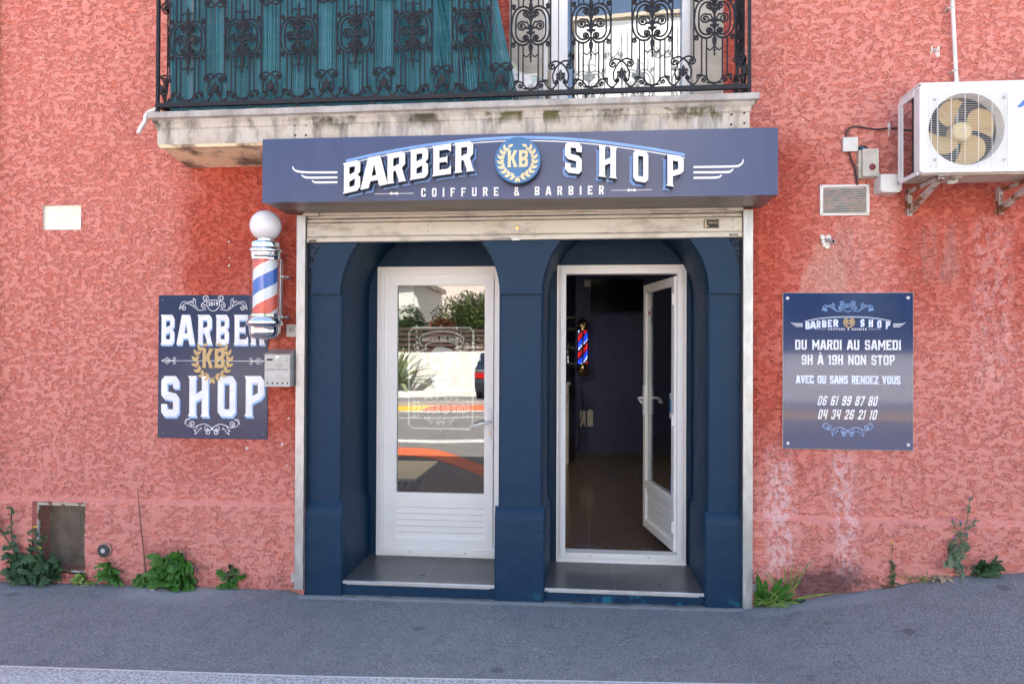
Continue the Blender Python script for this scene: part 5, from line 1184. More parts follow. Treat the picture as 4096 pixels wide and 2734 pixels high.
# round mouth behind the grille
b = MB(); b.lathe([(fr, 0), (fr*.985, .03), (fr*.97, .07)], (fc[0], AY+.001, fc[1]), 'y', 60); b.build('fan_mouth', AC_WHITE, ac, smooth=60)
b = MB(); b.box(x0+.03, x1-.03, AY+.125, AY+.13, z0+.02, z1-.02); 
for xx in (-.11, .01): b.box(fc[0]+xx, fc[0]+xx+.012, AY+.115, AY+.124, z0+.03, z1-.03)
b.build('interior', BLACK_INT, ac)
b = MB(); b.box(fc[0]-.105, fc[0]-.093, AY+.11, AY+.12, z0+.03, z1-.03); b.box(fc[0]+.0, fc[0]+.012, AY+.11, AY+.12, z0+.03, z1-.03); b.build('motor_mount', GALV, ac)
fan = MB(); 
for k in range(4):
    a0 = R(42+k*90); vs = []
    for i in range(9):
        t = i/8; r_ = lerp(.045, fr*.95, t)
        wd_ = R(30+22*math.sin(math.pi*(.1+.75*t)))
        sw = R(26)*t*t
        for j in range(7):
            s_ = j/6-.5; a = a0-sw+s_*2*wd_*.62
            rr_ = r_*(1-.05*(s_*2)**2*t)
            vs.append((fc[0]+rr_*math.cos(a), AY+.070-s_*.05*(1-.2*t), fc[1]+rr_*math.sin(a)))
    fan.add(vs, [(i*7+j, i*7+j+1, (i+1)*7+j+1, (i+1)*7+j) for i in range(8) for j in range(6)])
fan.build('fan_blades', FAN_YEL, ac, smooth=60)
b = MB(); b.lathe([(0, .030), (.010, .030), (.012, .034), (.036, .035), (.050, .040), (.055, .052), (.056, .11)], (fc[0], AY, fc[1]), 'y', 40); hb = b.build('fan_hub', M('cream_hub_plastic', (.66,.54,.28), .4), ac, smooth=50)
b = MB(); b.lathe([(0, .026), (.006, .026), (.007, .031)], (fc[0], AY, fc[1]), 'y', 16); b.build('hub_nut', GALV, hb, smooth=50)
ga = at(3717, 669, AY-.01); gb = at(4033, 367, AY-.01); gx0, gz0_, gx1, gz1 = ga[0], ga[1], gb[0], gb[1]
b = MB(); nb = 41
for i in range(nb):
    z = lerp(gz0_+.008, gz1-.008, i/(nb-1)); ed = .006+.02*max(0, abs(i/(nb-1)-.5)*2-.9)*10*.12
    b.tube([(gx0+ed, AY-.002, z), (gx0+ed+.006, AY-.013, z), (gx1-ed-.006, AY-.013, z), (gx1-ed, AY-.002, z)], .0009, 4)
for f_ in (.02, .10, .275, .45, .62, .79, .97): X = lerp(gx0, gx1, f_); b.tube([(X, AY-.003, gz0_+.003), (X, AY-.0155, gz0_+.010), (X, AY-.0155, gz1-.010), (X, AY-.003, gz1-.003)], .0016, 5)
b.build('fan_grille', AC_WHITE, ac)
b = MB(); beadrect(b, gx0-.003, gx1+.003, gz0_-.003, gz1+.003, .0022, AY-.0012, AY); b.build('grille_seam', GREY_PL, ac)
b = MB()
for sx, sz in ((.07,.1),(.95,.09),(.07,.92),(.95,.93)): b.lathe([(0,-.018),(.006,-.017),(.008,-.012)], (lerp(gx0, gx1, sx), AY, lerp(gz0_, gz1, sz)), 'y', 10)
X, Z = at(3790, 342, AY); b.lathe([(0,-.003),(.004,-.002),(.005,0)], (X, AY, Z), 'y', 10); X, Z = at(4026, 688, AY); b.lathe([(0,-.003),(.004,-.002),(.005,0)], (X, AY, Z+.006), 'y', 10)
split_build(b, 'screw', GALV, ac, smooth=40)
b = MB(); beadrect(b, gx1+.018, gx1+.34, gz0_+.012, gz1-.006, .0015, AY-.0012, AY); b.build('service_panel', AC_WHITE, ac)
b = MB(); text(b, 'A', *at(4070, 430, AY)[:1], at(4126, 430, AY)[0], at(4080, 429, AY)[1], at(4080, 400, AY)[1], AY-.001, None, 1, .35); b.build('badge', M('blue_badge', (.10,.22,.62), .4), ac)
# rear frame bars and coil on the left side
bx0 = x0-.002
b = MB(); b.box(bx0, bx0+.016, AB-.005, AB+.020, z0-.010, z1-.02); b.box(bx0, bx0+.010, AY+.075, AB, z1-.045, z1-.004); b.box(bx0, bx0+.012, AY+.03, AB+.02, z0-.006, z0+.012); b.box(bx0+.001, bx0+.010, AB-.035, AB-.022, z0, z1-.02); b.build('side_guard', AC_WHITE, ac, bevel=.002)
b = MB()
for i in range(44): b.box(x0+.012, x0+.016, AY+.078, AY+.125, z0+.03+i*.0102, z0+.036+i*.0102)
b.box(x0+.018, x0+.030, AY+.075, AY+.127, z0+.02, z1-.02); b.build('coil', BLACK_INT, ac)
b = MB(); b.box(x0+.02, x1-.02, AY+.03, AB-.02, z0-.008, z0); b.tube([(2.12, -.33, z0-.005), (2.12, -.33, z0-.03), (2.10, -.34, z0-.038), (2.065, -.345, z0-.040)], .011, 10); b.lathe([(.03, -.012), (.03, 0)], (2.12, -.33, z0-.006), 'z', 16); b.build('drain_base', AC_BEIGE, ac, smooth=40)
def bracket(px0):
    xb = px0; b = MB(); zt_ = z0-.012
    b.box(xb, xb+.040, -.012, -.002, zt_-.155, zt_-.02+.03); b.box(xb, xb+.005, -.045, -.012, zt_-.155, zt_+.01)
    b.add([(xb+.008, -.015, zt_-.14), (xb+.043, -.015, zt_-.14), (xb+.043, -.40, zt_-.018), (xb+.008, -.40, zt_-.018), (xb+.008, -.015, zt_-.105), (xb+.043, -.015, zt_-.105), (xb+.043, -.40, zt_-.008), (xb+.008, -.40, zt_-.008)], [(3,2,1,0),(4,5,6,7),(0,1,5,4),(2,3,7,6),(1,2,6,5),(3,0,4,7)])
    b.box(xb+.006, xb+.045, -.42, -.012, zt_-.007, zt_-.003); b.box(xb+.004, xb+.006, -.42, -.012, zt_-.028, zt_-.003)
    return b
for px in (3622, 3984):
    X = at(px, 760, -.01)[0]; t = bracket(X).build('wall_bracket', RUST, ac, bevel=.0015)
    b = MB(); b.lathe([(.016, -.003), (.016, .014)], (X+.025, -.34, z0-.014), 'z', 14); b.build('rubber_foot', M('blue_grey_rubber', (.08,.11,.16), .6), t)
    b = MB()
    for dz in (.115, .150): b.lathe([(0,-.008),(.006,-.007),(.008,0)], (X+.018, -.012, z0-dz), 'y', 8)
    split_build(b, 'bolt', STEEL_DARK, t)

# conduit above
b = MB(); pA = (*at(3806, -60, -.05), ); pB = at(3826, 335, -.05)
b.tube([(pA[0]-.004, -.05, pA[1]+.5), (pA[0], -.05, pA[1]), (lerp(pA[0], pB[0], .5), -.05, lerp(pA[1], pB[1], .5)), (pB[0], -.05, pB[1]), (pB[0]+.001, -.05, pB[1]-.05)], .0115, 14)
b.tube([(pB[0], -.05, pB[1]+.03), (pB[0], -.05, pB[1]-.03)], .0135, 14)
pc = b.build('conduit', WHITE_PL, off=Vector((pB[0], -.05, pB[1])), smooth=60); tag(pc, 'thin white conduit running up the wall above the air conditioner', 'pipe')
for py in (33, 285): X, Z = at(3806+(py/335)*20, py, -.05); b = MB(); b.lathe([(.0128, -.006), (.0128, .006)], (X, -.05, Z), 'z', 14); b.box(X-.024, X-.010, -.055, -.004, Z-.004, Z+.004); b.build('pipe_clip', GREY_PL, pc)

def pbox(name, label, cat, px0, py0, px1, py1, y, mat, bev=.004, back=-.002):
    xa, zb_ = at(px0, py1, y); xb, za = at(px1, py0, y); t = thing(name, label, cat, ((xa+xb)/2, back, zb_)); return t, xa, xb, zb_, za
t, xa, xb, za, zb_ = pbox('junction_box', 'square white junction box on the black cable above the vent', 'electrical box', 3373, 548, 3432, 605, -.045, WHITE_PL)
b = MB(); b.shape([rect(xa, za, xb, zb_)], -.045, -.030); b.build('cover', WHITE_PL, t, bevel=.004); b = MB(); b.box(xa+.003, xb-.003, -.0305, -.002, za+.003, zb_-.003); b.build('base', GREY_PL, t, bevel=.002)
t, xa, xb, za, zb_ = pbox('switch_box', 'beige electrical switch box with dark red button', 'electrical box', 3446, 594, 3515, 704, -.075, GREY_PL)
b = MB(); b.shape([[(xa+.008, za), (xb, za), (xb, zb_), (xa+.008, zb_)]], -.075, -.012); b.box(xa-.004, xb-.006, -.045, -.002, za-.004, zb_+.002); b.build('body', GREY_PL, t, bevel=.004)
X, Z = at(3491, 667, -.08); b = MB(); b.lathe([(0,-.008),(.017,-.007),(.0195,-.002),(.0195,0)], (X, -.075, Z), 'y', 24); b.build('button', RED_BTN, t, smooth=40)
b = MB(); b.tube([(xb-.001, -.05, za+.022), (xb+.012, -.05, za+.020)], .009, 10); b.tube([(xa-.016, -.04, za+.072), (xa-.002, -.04, za+.074)], .0045, 8); b.build('cable_gland', GREY_PL, t, smooth=40)
for X, m_, d_ in ((.026, M('blue_flex_conduit', (.03,.10,.18), .5), 0), (.045, BLACK_RUB, 0)):
    b = MB(); P = catmull([Vector((xa+X, -.035, zb_-.004)), Vector((xa+X-.002, -.035, zb_+.010)), Vector((xa+X-.010, -.022, zb_+.022)), Vector((xa+X-.012, .002, zb_+.026))], 8)
    b.tube(P, [.0115 if i % 2 else .0095 for i in range(len(P))], 10); b.build('flex_conduit', m_, t, smooth=50)
# cable
b = MB(); P = [at(x, y, -.022) for x, y in ((3385, 552), (3386, 530), (3400, 511), (3430, 507), (3480, 515), (3520, 517), (3555, 513), (3600, 518), (3660, 523))]
b.tube(catmull([Vector((p[0], -.022, p[1])) for p in P]+[Vector((P[-1][0]+.03, -.06, P[-1][1]))], 6), .0052, 8)
P = [at(x, y, -.022) for x, y in ((3396, 600), (3404, 635), (3418, 670), (3424, 705), (3430, 740))]; b.tube(catmull([Vector((p[0], -.020, p[1])) for p in P], 6), .0052, 8)
cb = b.build('black_cable', BLACK_RUB, off=Vector((2.0, -.02, 2.5)), smooth=60); tag(cb, 'black cable running from the air conditioner through the junction box down to the vent', 'cable')
b = MB(); X, Z = at(3557, 510, -.028); b.box(X-.004, X+.004, -.032, -.002, Z-.012, Z+.030); b.add([(X-.004,-.034,Z-.008),(X+.001,-.034,Z-.008),(X-.004,-.03,Z-.052),(X-.008,-.03,Z-.052)], [(0,3,2,1)]); b.build('cable_clip', WHITE_PL, cb)
# siren-like round housing
t = thing('alarm_siren', 'rounded white plastic housing with flange, left below the air conditioner', 'alarm siren', (*at(3540, 740, -.03)[:1], -.03, at(3540, 780, -.03)[1]))
xa, zb_ = at(3506, 782, -.01); xb, za = at(3585, 692, -.01)
b = MB(); b.shape([[(xa+.01, zb_), (xa+.085, zb_), (xa+.09, zb_+.01), (xa+.03, za-.004), (xa+.012, za-.010), (xa, za-.03), (xa-.002, zb_+.02)]], -.010, -.002); b.build('flange', WHITE_PL, t, bevel=.004)
b = MB(); ca = at(3522, 768, -.11); cb_ = at(3606, 696, -.11)
X0_, Z0_, X1_, Z1_ = ca[0], ca[1], cb_[0], cb_[1]
b.shape([[(X0_+.012, Z0_), (X1_-.014, Z0_-.004), (X1_, Z0_+.012), (X1_+.001, Z1_-.014), (X1_-.012, Z1_), (X0_+.012, Z1_), (X0_, Z1_-.012), (X0_-.001, Z0_+.012)]], -.115, -.008); b.build('housing', WHITE_PL, t, bevel=.012)
# vent
t, xa, xb, za, zb_ = pbox('vent_grille', 'white framed rectangular louvred vent with grimy slats', 'vent', 3281, 737, 3478, 862, -.02, WHITE_PL)
b = MB(); b.shape([rect(xa, za, xb, zb_), rect(xa+.018, za+.014, xb-.018, zb_-.014)[::-1]], -.020, -.004); b.build('frame', WHITE_PL, t, bevel=.002)
b = MB(); 
for i in range(12):
    z = lerp(za+.022, zb_-.022, i/11); b.add([(xa+.016, -.024, z-.006), (xb-.016, -.024, z-.006), (xb-.016, -.008, z+.006), (xa+.016, -.008, z+.006)], [(0,1,2,3)]); b.box(xa+.016, xb-.016, -.0255, -.0235, z-.0075, z-.0055)
b.build('slats', M('dusty_slat', (.60,.58,.54), .5, 0, (.52,.50,.46), 12), t)
b = MB(); b.box(xa+.01, xb-.01, -.0065, -.005, za+.01, zb_-.01); b.build('vent_back', DARK_GAP, t)
b = MB()
for X in (xa+.008, xb-.008):
    for Z in (za+.008, zb_-.008): b.lathe([(0,-.002),(.0035,-.002),(.0035,0)], (X, -.020, Z), 'y', 8)
split_build(b, 'screw', STEEL_DARK, t)
# pipe stub with foam
X, Z = at(3300, 957, -.01); X2, Z2 = at(3334, 965, -.075)
t = thing('pipe_stub', 'short grey pipe stub set in white foam above the opening hours poster', 'pipe', (X, 0, Z))
b = MB(); P = [(X+.004, .0, Z), (X2, -.075, Z2)]; b.tube(P, .0125, 16, cap=False); b.tube(P[::-1], .0095, 16, cap=False); b.lathe([(.0095, 0), (.0125, 0)], (X2, -.0755, Z2), 'y', 16); b.build('tube', M('grey_pvc', (.45,.45,.46), .4), t, smooth=50)
b = MB(); b.tube([Vector((X+.004, -.01, Z)), Vector((X2, -.072, Z2))], .009, 12); b.build('tube_bore', DARK_GAP, t)
b = MB(); rng = random.Random(5)
for i in range(26):
    f_ = rng.random(); px = 3290+rng.uniform(-6, 28); py = 945+rng.uniform(0, 10)
    if i > 12: px = 3302+rng.uniform(-10, 12); py = 962+rng.uniform(0, 33)
    xx, zz = at(px, py, -.008); r_ = rng.uniform(.008, .014); b.sphere((xx, -.010, zz), r_, 8, (1, .8, 1))
b.build('foam', M('cream_foam', (.88,.84,.76), .8), t, smooth=80)
# anchor bolt with filler patch
X, Z = at(3740, 202, -.01); t = thing('anchor_bolt', 'steel anchor bolt in a pale filler patch, left of the conduit', 'bolt', (X, 0, Z))
b = MB(); b.lathe([(.004, -.006), (.010, -.008), (.0125, -.002), (.0125, 0)], (X, -.008, Z), 'y', 16); b.build('sleeve', GALV, t, smooth=40)
b = MB(); b.shape([[at(px, py, 0) for px, py in ((3714,218),(3735,214),(3746,230),(3757,228),(3757,182),(3748,184),(3746,208),(3730,205),(3728,182),(3723,190),(3722,210))]], -.0065, -.002); b.build('filler', PLASTER_W, t)
# little wall plugs
first = None
for px, py in ((3211,480),(3593,471),(343,237),(469,232),(308,238),(166,233)):
    X, Z = at(px, py, 0)
    if first is None:
        b = MB(); b.lathe([(.0022,-.002),(.005,-.003),(.006,0)], (X, -.006, Z), 'y', 10); first = b.build('wall_plug', WHITE_PL, off=Vector((X, -.006, Z))); o = first
    else: o = first.copy(); COL.objects.link(o); o.location = (X, -.006, Z)
    lab = {3211: 'tiny pale wall plug between the shop sign and the junction box', 3593: 'tiny pale wall plug just left of the air conditioner', 343: 'tiny wall plug, third from the left in the row on the left wall', 469: 'tiny wall plug nearest the balcony in the row on the left wall', 308: 'tiny wall plug, second from the left in the row on the left wall', 166: 'tiny wall plug, leftmost of the row high on the left wall'}[px]
    tag(o, lab, 'wall plug', 'small wall plugs in the roughcast')
# polystyrene block in the recess, cellar grille, round cap
b = MB(); rng = random.Random(8); xa, zb_ = at(163, 902, .012); xb, za = at(333, 808, .012); zb_ = 2.397; xb = -3.397
loop = [(xa+.008, za), (xb, za)]+[(xb+rng.uniform(-.003, .002), lerp(za, zb_, i/9)) for i in range(1, 9)]+[(xb, zb_), (xa, zb_+.004), (xa, za-.008)]
b.shape([loop[::-1]], .010, .075); tag(b.build('foam_block', POLY, off=Vector(((xa+xb)/2, .03, zb_)), bevel=.003), 'cream polystyrene block filling the small rectangular recess', 'block')
gx0, gx1, gz0_, gz1 = at(152, 2150, .0)[0], at(341, 2150, -.034)[0]+.004, at(240, 2290, -.034)[1], at(240, 2009, -.034)[1]-.002
t = thing('cellar_grille', 'rusty wire mesh cellar grille low in the left wall behind the tall weed', 'grille', (-3.53, 0, gz0_))
b = MB(); beadrect(b, gx0, gx1, gz0_, gz1, .010, -.010, .012); b.box(gx0+.004, gx1-.004, -.012, -.008, gz1-.022, gz1-.002); b.build('frame', M('flaking_white_rust', (.52,.48,.43), .7, 0, (.20,.09,.05), 18, 5, .48, .56), t)
b = MB()
for i in range(1, 22): X = lerp(gx0, gx1, i/22); b.tube([(X, .004+.002*(-1)**j, lerp(gz0_, gz1, j/28)) for j in range(29)], .0016, 4)
for i in range(1, 30): Z = lerp(gz0_, gz1, i/30); b.tube([(lerp(gx0, gx1, j/22), .004-.002*(-1)**j, Z) for j in range(23)], .0016, 4)
b.build('wire_mesh', M('rusty_wire', (.24,.16,.11), .6, .2, (.12,.065,.04), 20), t)
X, Z = at(428, 2195, -.02); t = thing('utility_cap', 'round dark metal cap with pale centre low on the left wall', 'cap', (X, -.02, Z))
b = MB(); b.lathe([(0,-.012),(.034,-.012),(.037,-.009),(.041,-.009),(.043,-.004),(.043,.02)], (X-.003, -.048, Z), 'y', 32); b.build('lid', M('dull_dark_metal', (.045,.05,.06), .5, .2, (.09,.09,.10), 30), t, smooth=40)
b = MB(); b.lathe([(0,-.0145),(.014,-.0145),(.015,-.012)], (X-.003, -.048, Z), 'y', 24); b.build('badge', GREY_PL, t)
b = MB(); b.lathe([(.052,.004),(.05,-.010),(.043,-.014)], (X+.005, -.048, Z+.002), 'y', 20); b.build('collar', M('rusty_mortar', (.42,.22,.18), .8), t)

# ------------------------------------------------------------------ inside the shop
tvx0, tvz1 = at(2364, 1117, 5.30); tvx1, tvz0 = at(2573, 1243, 5.30)
t = thing('television', 'black flat television high on the dark rear wall of the shop', 'television', ((tvx0+tvx1)/2, 5.33, tvz0))
b = MB(); b.box(tvx0, tvx1, 5.29, 5.34, tvz0, tvz1); b.build('casing', TV_BLACK, t, bevel=.004); b = MB(); b.box(tvx0+.012, tvx1-.012, 5.286, 5.289, tvz0+.02, tvz1-.012); b.build('screen', TV_BLACK, t)
b = MB(); b.box(tvx0+.2, tvx1-.2, 5.34, 5.39, tvz0+.1, tvz1-.1); b.build('wall_mount', STEEL_DARK, t)
xa, zb_ = at(2337, 1146, 5.36); xb, za = at(2363, 1121, 5.36); b = MB(); b.box(xa, xb, 5.33, 5.385, zb_, za); b.tube(catmull([Vector((xb-.02, 5.35, zb_)), Vector((xb-.01, 5.35, zb_-.05)), Vector((xb+.03, 5.36, zb_-.07))], 4), .004, 6)
tag(b.build('wall_box', GREY_PL, off=Vector((xa, 5.36, zb_)), bevel=.004), 'beige wall box beside the television inside the shop', 'electrical box')
lx, lz = at(2331, 1390, 5.28); t = thing('led_barber_pole', 'glowing red and blue led barber pole with gold ends inside the shop', 'barber pole', (lx, 5.28, lz-.4))
zt_ = at(2331, 1320, 5.28)[1]; zb_ = at(2331, 1456, 5.28)[1]; rc_ = .068
for nm_, z_, sg2 in (('top_dome', zt_, 1), ('bottom_dome', zb_, -1)):
    b = MB(); pr = [(rc_+.018, 0), (rc_+.020, .02), (rc_+.004, .03), (rc_+.004, .05), (rc_+.016, .06), (rc_+.014, .09), (rc_*.9, .125), (rc_*.5, .155), (0, .165)]
    pr = [(a, z_+sg2*h) for a, h in pr]; b.lathe(pr if sg2 > 0 else pr[::-1], (lx, 5.28, 0), 'z', 28); b.build(nm_, M('polished_gold', (.80,.62,.36), .12, 1), t, smooth=40)
b = MB(); b.lathe([(rc_*.80, zb_), (rc_*.80, zt_)], (lx, 5.28, 0), 'z', 24); b.build('core', BLACK_INT, t, smooth=60)
b = MB(); b.tube([(lx, 5.28-rc_-.003, zb_), (lx, 5.28-rc_-.003, zt_)], .005, 6); b.build('front_rod', CHROME, t)
leds = {0: MB(), 1: MB(), 2: MB()}; nr = 24
for i in range(nr):
    z = lerp(zb_+.012, zt_-.012, i/(nr-1))
    for j in range(9):
        a = R(-90+(j-4)*19); k = ((i/nr*1.9-(j-4)/14)) % 1
        c = 2 if k < .12 else 0 if k < .45 else (3 if k < .55 else 1 if k < .85 else 3)
        if c == 3: continue
        r_ = rc_*.86; X, Y = lx+r_*math.cos(a), 5.28+r_*math.sin(a); leds[c].box(X-.0045, X+.0045, Y-.003, Y+.003, z-.0045, z+.0045)
for c, m_ in ((0, LED_B), (1, LED_R), (2, LED_W)): leds[c].build('led_dots', m_, t)
b = MB(); P = [at(x, y, 5.36) for x, y in ((2329, 1500), (2326, 1540), (2331, 1600), (2329, 1650), (2320, 1690), (2312, 1715), (2330, 1750), (2345, 1745), (2340, 1715), (2330, 1690))]
b.tube(catmull([Vector((p[0], 5.35, p[1])) for p in P], 5), .006, 6); P = [at(x, y, 5.36) for x, y in ((2331, 1695), (2322, 1740), (2318, 1780), (2300, 1815))]; b.tube(catmull([Vector((p[0], 5.36, p[1])) for p in P], 5), .006, 6)
tag(b.build('power_cord', BLACK_RUB, off=Vector((lx, 5.36, 1.3)), smooth=60), 'black cord hanging from the led pole to the wall sockets', 'cord')
soc = []
for i, (xa_, xb_, lab) in enumerate(((2320, 2343, 'left cream socket strip below the led pole'), (2349, 2372, 'right cream socket strip with plug adapter below the led pole'))):
    xa, zb_ = at(xa_, 1704, 5.38); xb, za = at(xb_, 1642, 5.38); t = thing('socket_strip', lab, 'power socket', (xa, 5.38, zb_), 'sockets on the shop wall'); b = MB(); b.box(xa, xb, 5.372, 5.389, zb_, za); b.build('plate', GREY_PL, t, bevel=.003)
    for j in range(3): 
        b = MB(); b.lathe([(0, .002), (.022, .002), (.024, -.002)], ((xa+xb)/2, 5.371, lerp(zb_, za, (j+.5)/3)), 'y', 18); b.build('outlet', STONE if i else BLACK_RUB if j == 2 else STONE, t)
        b = MB(); b.box((xa+xb)/2-.011, (xa+xb)/2-.006, 5.3655, 5.3685, lerp(zb_, za, (j+.5)/3)-.003, lerp(zb_, za, (j+.5)/3)+.003); b.box((xa+xb)/2+.006, (xa+xb)/2+.011, 5.3655, 5.3685, lerp(zb_, za, (j+.5)/3)-.003, lerp(zb_, za, (j+.5)/3)+.003); b.build('pin_hole', DARK_GAP, t)
    if i: b = MB(); b.box(xa+.02, xb-.02, 5.33, 5.371, za-.06, za+.02); b.build('plug_adapter', GREY_PL, t, bevel=.004)
xa, zb_ = at(2215, 1855, 4.95); xb, za = at(2281, 1540, 4.95)
t = thing('white_cabinet', 'white cabinet edge inside the shop behind the left door jamb', 'cabinet', (xa, 5.1, .085)); b = MB(); b.box(xa, xb-.02, 4.95, 5.35, zb_, za); b.build('carcass', PLASTER_W, t, bevel=.003); b = MB(); b.box(xa, xb, 4.93, 5.36, za, za+.03); b.build('top', PLASTER_W, t, bevel=.003); b = MB(); b.box(xa+.02, xb-.045, 5.0, 5.3, .085, zb_); b.build('plinth', GALV, t)
x_, z_ = at(2268, 1596, 4.94); font_text('notice', 'ICI\n1€', x_-.03, z_, 4.945, .07, INK, t)
sx, sz = at(2272, 1450, 6.0); t = thing('shelf', 'dark wall shelves in the alcove left of the led pole', 'shelf', (sx, 6.2, 1.0))
for zz in (1450, 1385, 1310, 1265): X, Z = at(2262, zz, 6.0); b = MB(); b.box(X-.5, X+.14, 6.0, 6.3, Z-.03, Z); b.build('board', STEEL_DARK, t)
b = MB(); b.lathe([(0, 0), (.05, 0), (.05, .14), (.042, .18), (.016, .26), (.014, .30), (0, .30)], (sx, 6.05, sz+.002), 'z', 20); tag(b.build('steel_bottle', CHROME, off=Vector((sx, 6.05, sz)), smooth=40), 'slim steel bottle on the alcove shelf inside the shop', 'bottle')
t = thing('coffee_table', 'low wooden table with black metal legs behind the closed glass door', 'table', (-1.9, 2.1, .085))
b = MB(); b.shape([[(-2.4,0),(-1.43,0),(-1.43,1),(-2.4,1)]], 0, 0) if 0 else None; b.box(-2.45, -1.43, 1.62, 2.62, .425, .452); b.build('table_top', WOOD_T, t, bevel=.003)
for x, y, dx in ((-1.52, 1.70, .10), (-1.52, 2.50, .10), (-2.36, 1.70, -.05), (-2.36, 2.50, -.05)): b = MB(); b.tube([(x, y, .425), (x+dx-.25, y, .09)], .012, 6); b.tube([(x-.06, y, .425), (x+dx-.31, y, .09)], .012, 6); b.build('leg', BLACK_RUB, t)
# ------------------------------------------------------------------ weeds at the foot of the wall
def blade(mb, base, ang, L, Wd, rise, droop, y_dir, seg=6, lobes=0, k=0, fold=.25):
    """one leaf: curved midrib leaving base; ang = direction in the wall plane, y_dir = outwards lean"""
    P = []; d = Vector((math.cos(ang), y_dir, math.sin(ang))).normalized(); p = Vector(base)
    for i in range(seg+1):
        P.append(p.copy()); p = p+d*(L/seg); d = (d+Vector((0, 0, -droop/seg))).normalized()
    vs = []
    for i, q in enumerate(P):
        t = i/seg; wd = Wd*math.sin(math.pi*min(1, (t*.86+.10)))**.8*(1 if not lobes else (1 if i % 2 == 0 else .45))
        if i == seg: wd = 0.0005
        tt = (P[min(i+1, seg)]-P[max(i-1, 0)]).normalized(); s_ = tt.cross(Vector((0, -1, .35))).normalized()
        up = s_.cross(tt).normalized()
        vs += [q-s_*wd+up*wd*fold, q, q+s_*wd+up*wd*fold]
    mb.add(vs, [(3*i+j, 3*i+j+1, 3*i+j+4, 3*i+j+3) for i in range(seg) for j in (0, 1)], k)
def plant(name, label, cat, px, py, parts, group=None):
    X, Z = at(px, py, -.03); t = thing(name, label, cat, (X, -.03, gz(X, -.03)), group); return t, X, gz(X, -.03)
rng = random.Random(21); U = rng.uniform
# tall sow thistle, left
t, X, Z = plant('tall_weed', 'tall dark green sow thistle with small yellow flowers beside the cellar grille', 'weed', 130, 2330, 0)
st = MB(); fl = MB(); lf = MB()
K_ = .87
tips = [((-.02, 0), (-.10, .22), (-.20, .42), (-.23, .50)), ((.0, 0), (.0, .16), (.03, .30), (.05, .42)), ((.02, 0), (.06, .14), (.09, .28), (.11, .36)), ((-.1, .24), (-.12, .36), (-.115, .55), (-.11, .58)), ((.03, 0), (.14, .08), (.22, .16)), ((-.03, 0), (-.09, .1), (-.13, .2)), ((-.2, .42), (-.26, .46), (-.30, .49))]
for ch in tips:
    P = catmull([Vector((X+a, -.05-.06*c, Z+c*K_)) for a, c in ch], 5); st.tube(P, [.0055-.003*i/len(P) for i in range(len(P))], 6)
    for i in range(2, len(P), 1):
        q = P[i]; h_ = q.z-Z; L = U(.05, .10)*(1.15-h_)
        for _ in range(1 if h_ > .24 else 3): blade(lf, q, U(-.5, math.pi+.5), L*.85, L*.24, 0, U(.6, 1.6), U(-1.0, -.1), 6, 1)
for _ in range(78): a = U(-.6, math.pi+.6); blade(lf, (X+U(-.14, .20), -.06+U(-.05, .02), Z+U(0, .17)), a, U(.06, .12), U(.020, .032), 0, U(.5, 1.6), U(-1.0, .0), 6, 1)
for dx, dz in ((-.30, .49), (-.235, .50), (-.11, .585), (.06, .43), (.11, .355), (-.27, .47), (.10, .27)):
    q = (X+dx, -.09, Z+dz*K_); st.sphere(q, .007, 6, (1, 1, 1.4)); st.sphere((q[0]+.012, q[1], q[2]-.01), .006, 6)
    if (dx, dz) in ((-.30, .49), (.06, .43), (.10, .27), (-.235, .50)): fl.lathe([(0, .006), (.004, .008), (.012, .012), (.013, .016)], q, 'z', 10)
st.build('stem', LEAF_P, t); lf.build('foliage', LEAF_D, t, smooth=80); fl.build('flower', PETAL_Y, t)
def rosette(name, label, px, py, n, L, Wd, mat, hgt, seed, lobes=0, spread=.06, stems=True, cat='weed', angr=(.15, math.pi-.15), droop=(.8, 2.0)):
    rng = random.Random(seed); U = rng.uniform; t, X, Z = plant(name, label, cat, px, py, 0); lf = MB()
    for i in range(n):
        f_ = (i+.5)/n; z = Z+U(0, hgt); a = U(*angr); blade(lf, (X+U(-spread, spread), -.05+U(-.03, .02), z), a, U(.7, 1.1)*L, U(.7, 1.1)*Wd, 0, U(*droop), U(-.9, -.1), 7, lobes)
    if stems: b = MB(); [b.tube([(X+dx, -.045, Z-.01), (X+dx*1.3, -.055, Z+hgt)], .004, 5) for dx in (-.02, .01, .03)]; b.build('stem', mat, t)
    lf.build('foliage', mat, t, smooth=80); return t, X, Z
rosette('leafy_weed', 'small bright green leafy weed below the round cap', 450, 2338, 34, .105, .020, LEAF_G, .12, 3, 1, .025)
rosette('leafy_weed', 'large bushy bright green weed between dry stalk and purple weed', 705, 2350, 95, .150, .027, LEAF_G, .15, 4, 0, .075)
rosette('clover_clump', 'low yellow green clump at the foot of the cellar grille', 330, 2318, 45, .030, .012, LEAF_Y, .06, 5, 0, .025)
t, X, Z = rosette('clover_clump', 'low clover clump at the foot of the dry stalk', 585, 2335, 60, .032, .014, LEAF_G, .06, 6, 0, .06)
rosette('grass_tuft', 'thin yellowish grass tuft on the pavement edge left of the small leafy weed', 375, 2328, 26, .055, .003, LEAF_Y, .005, 9, 0, .03, False, 'grass')
t, X, Z = plant('purple_weed', 'small dark purple weed with green side leaves left of the shutter rail', 'weed', 925, 2350, 0)
b = MB(); lf = MB(); lg = MB(); rng = random.Random(12); U = rng.uniform
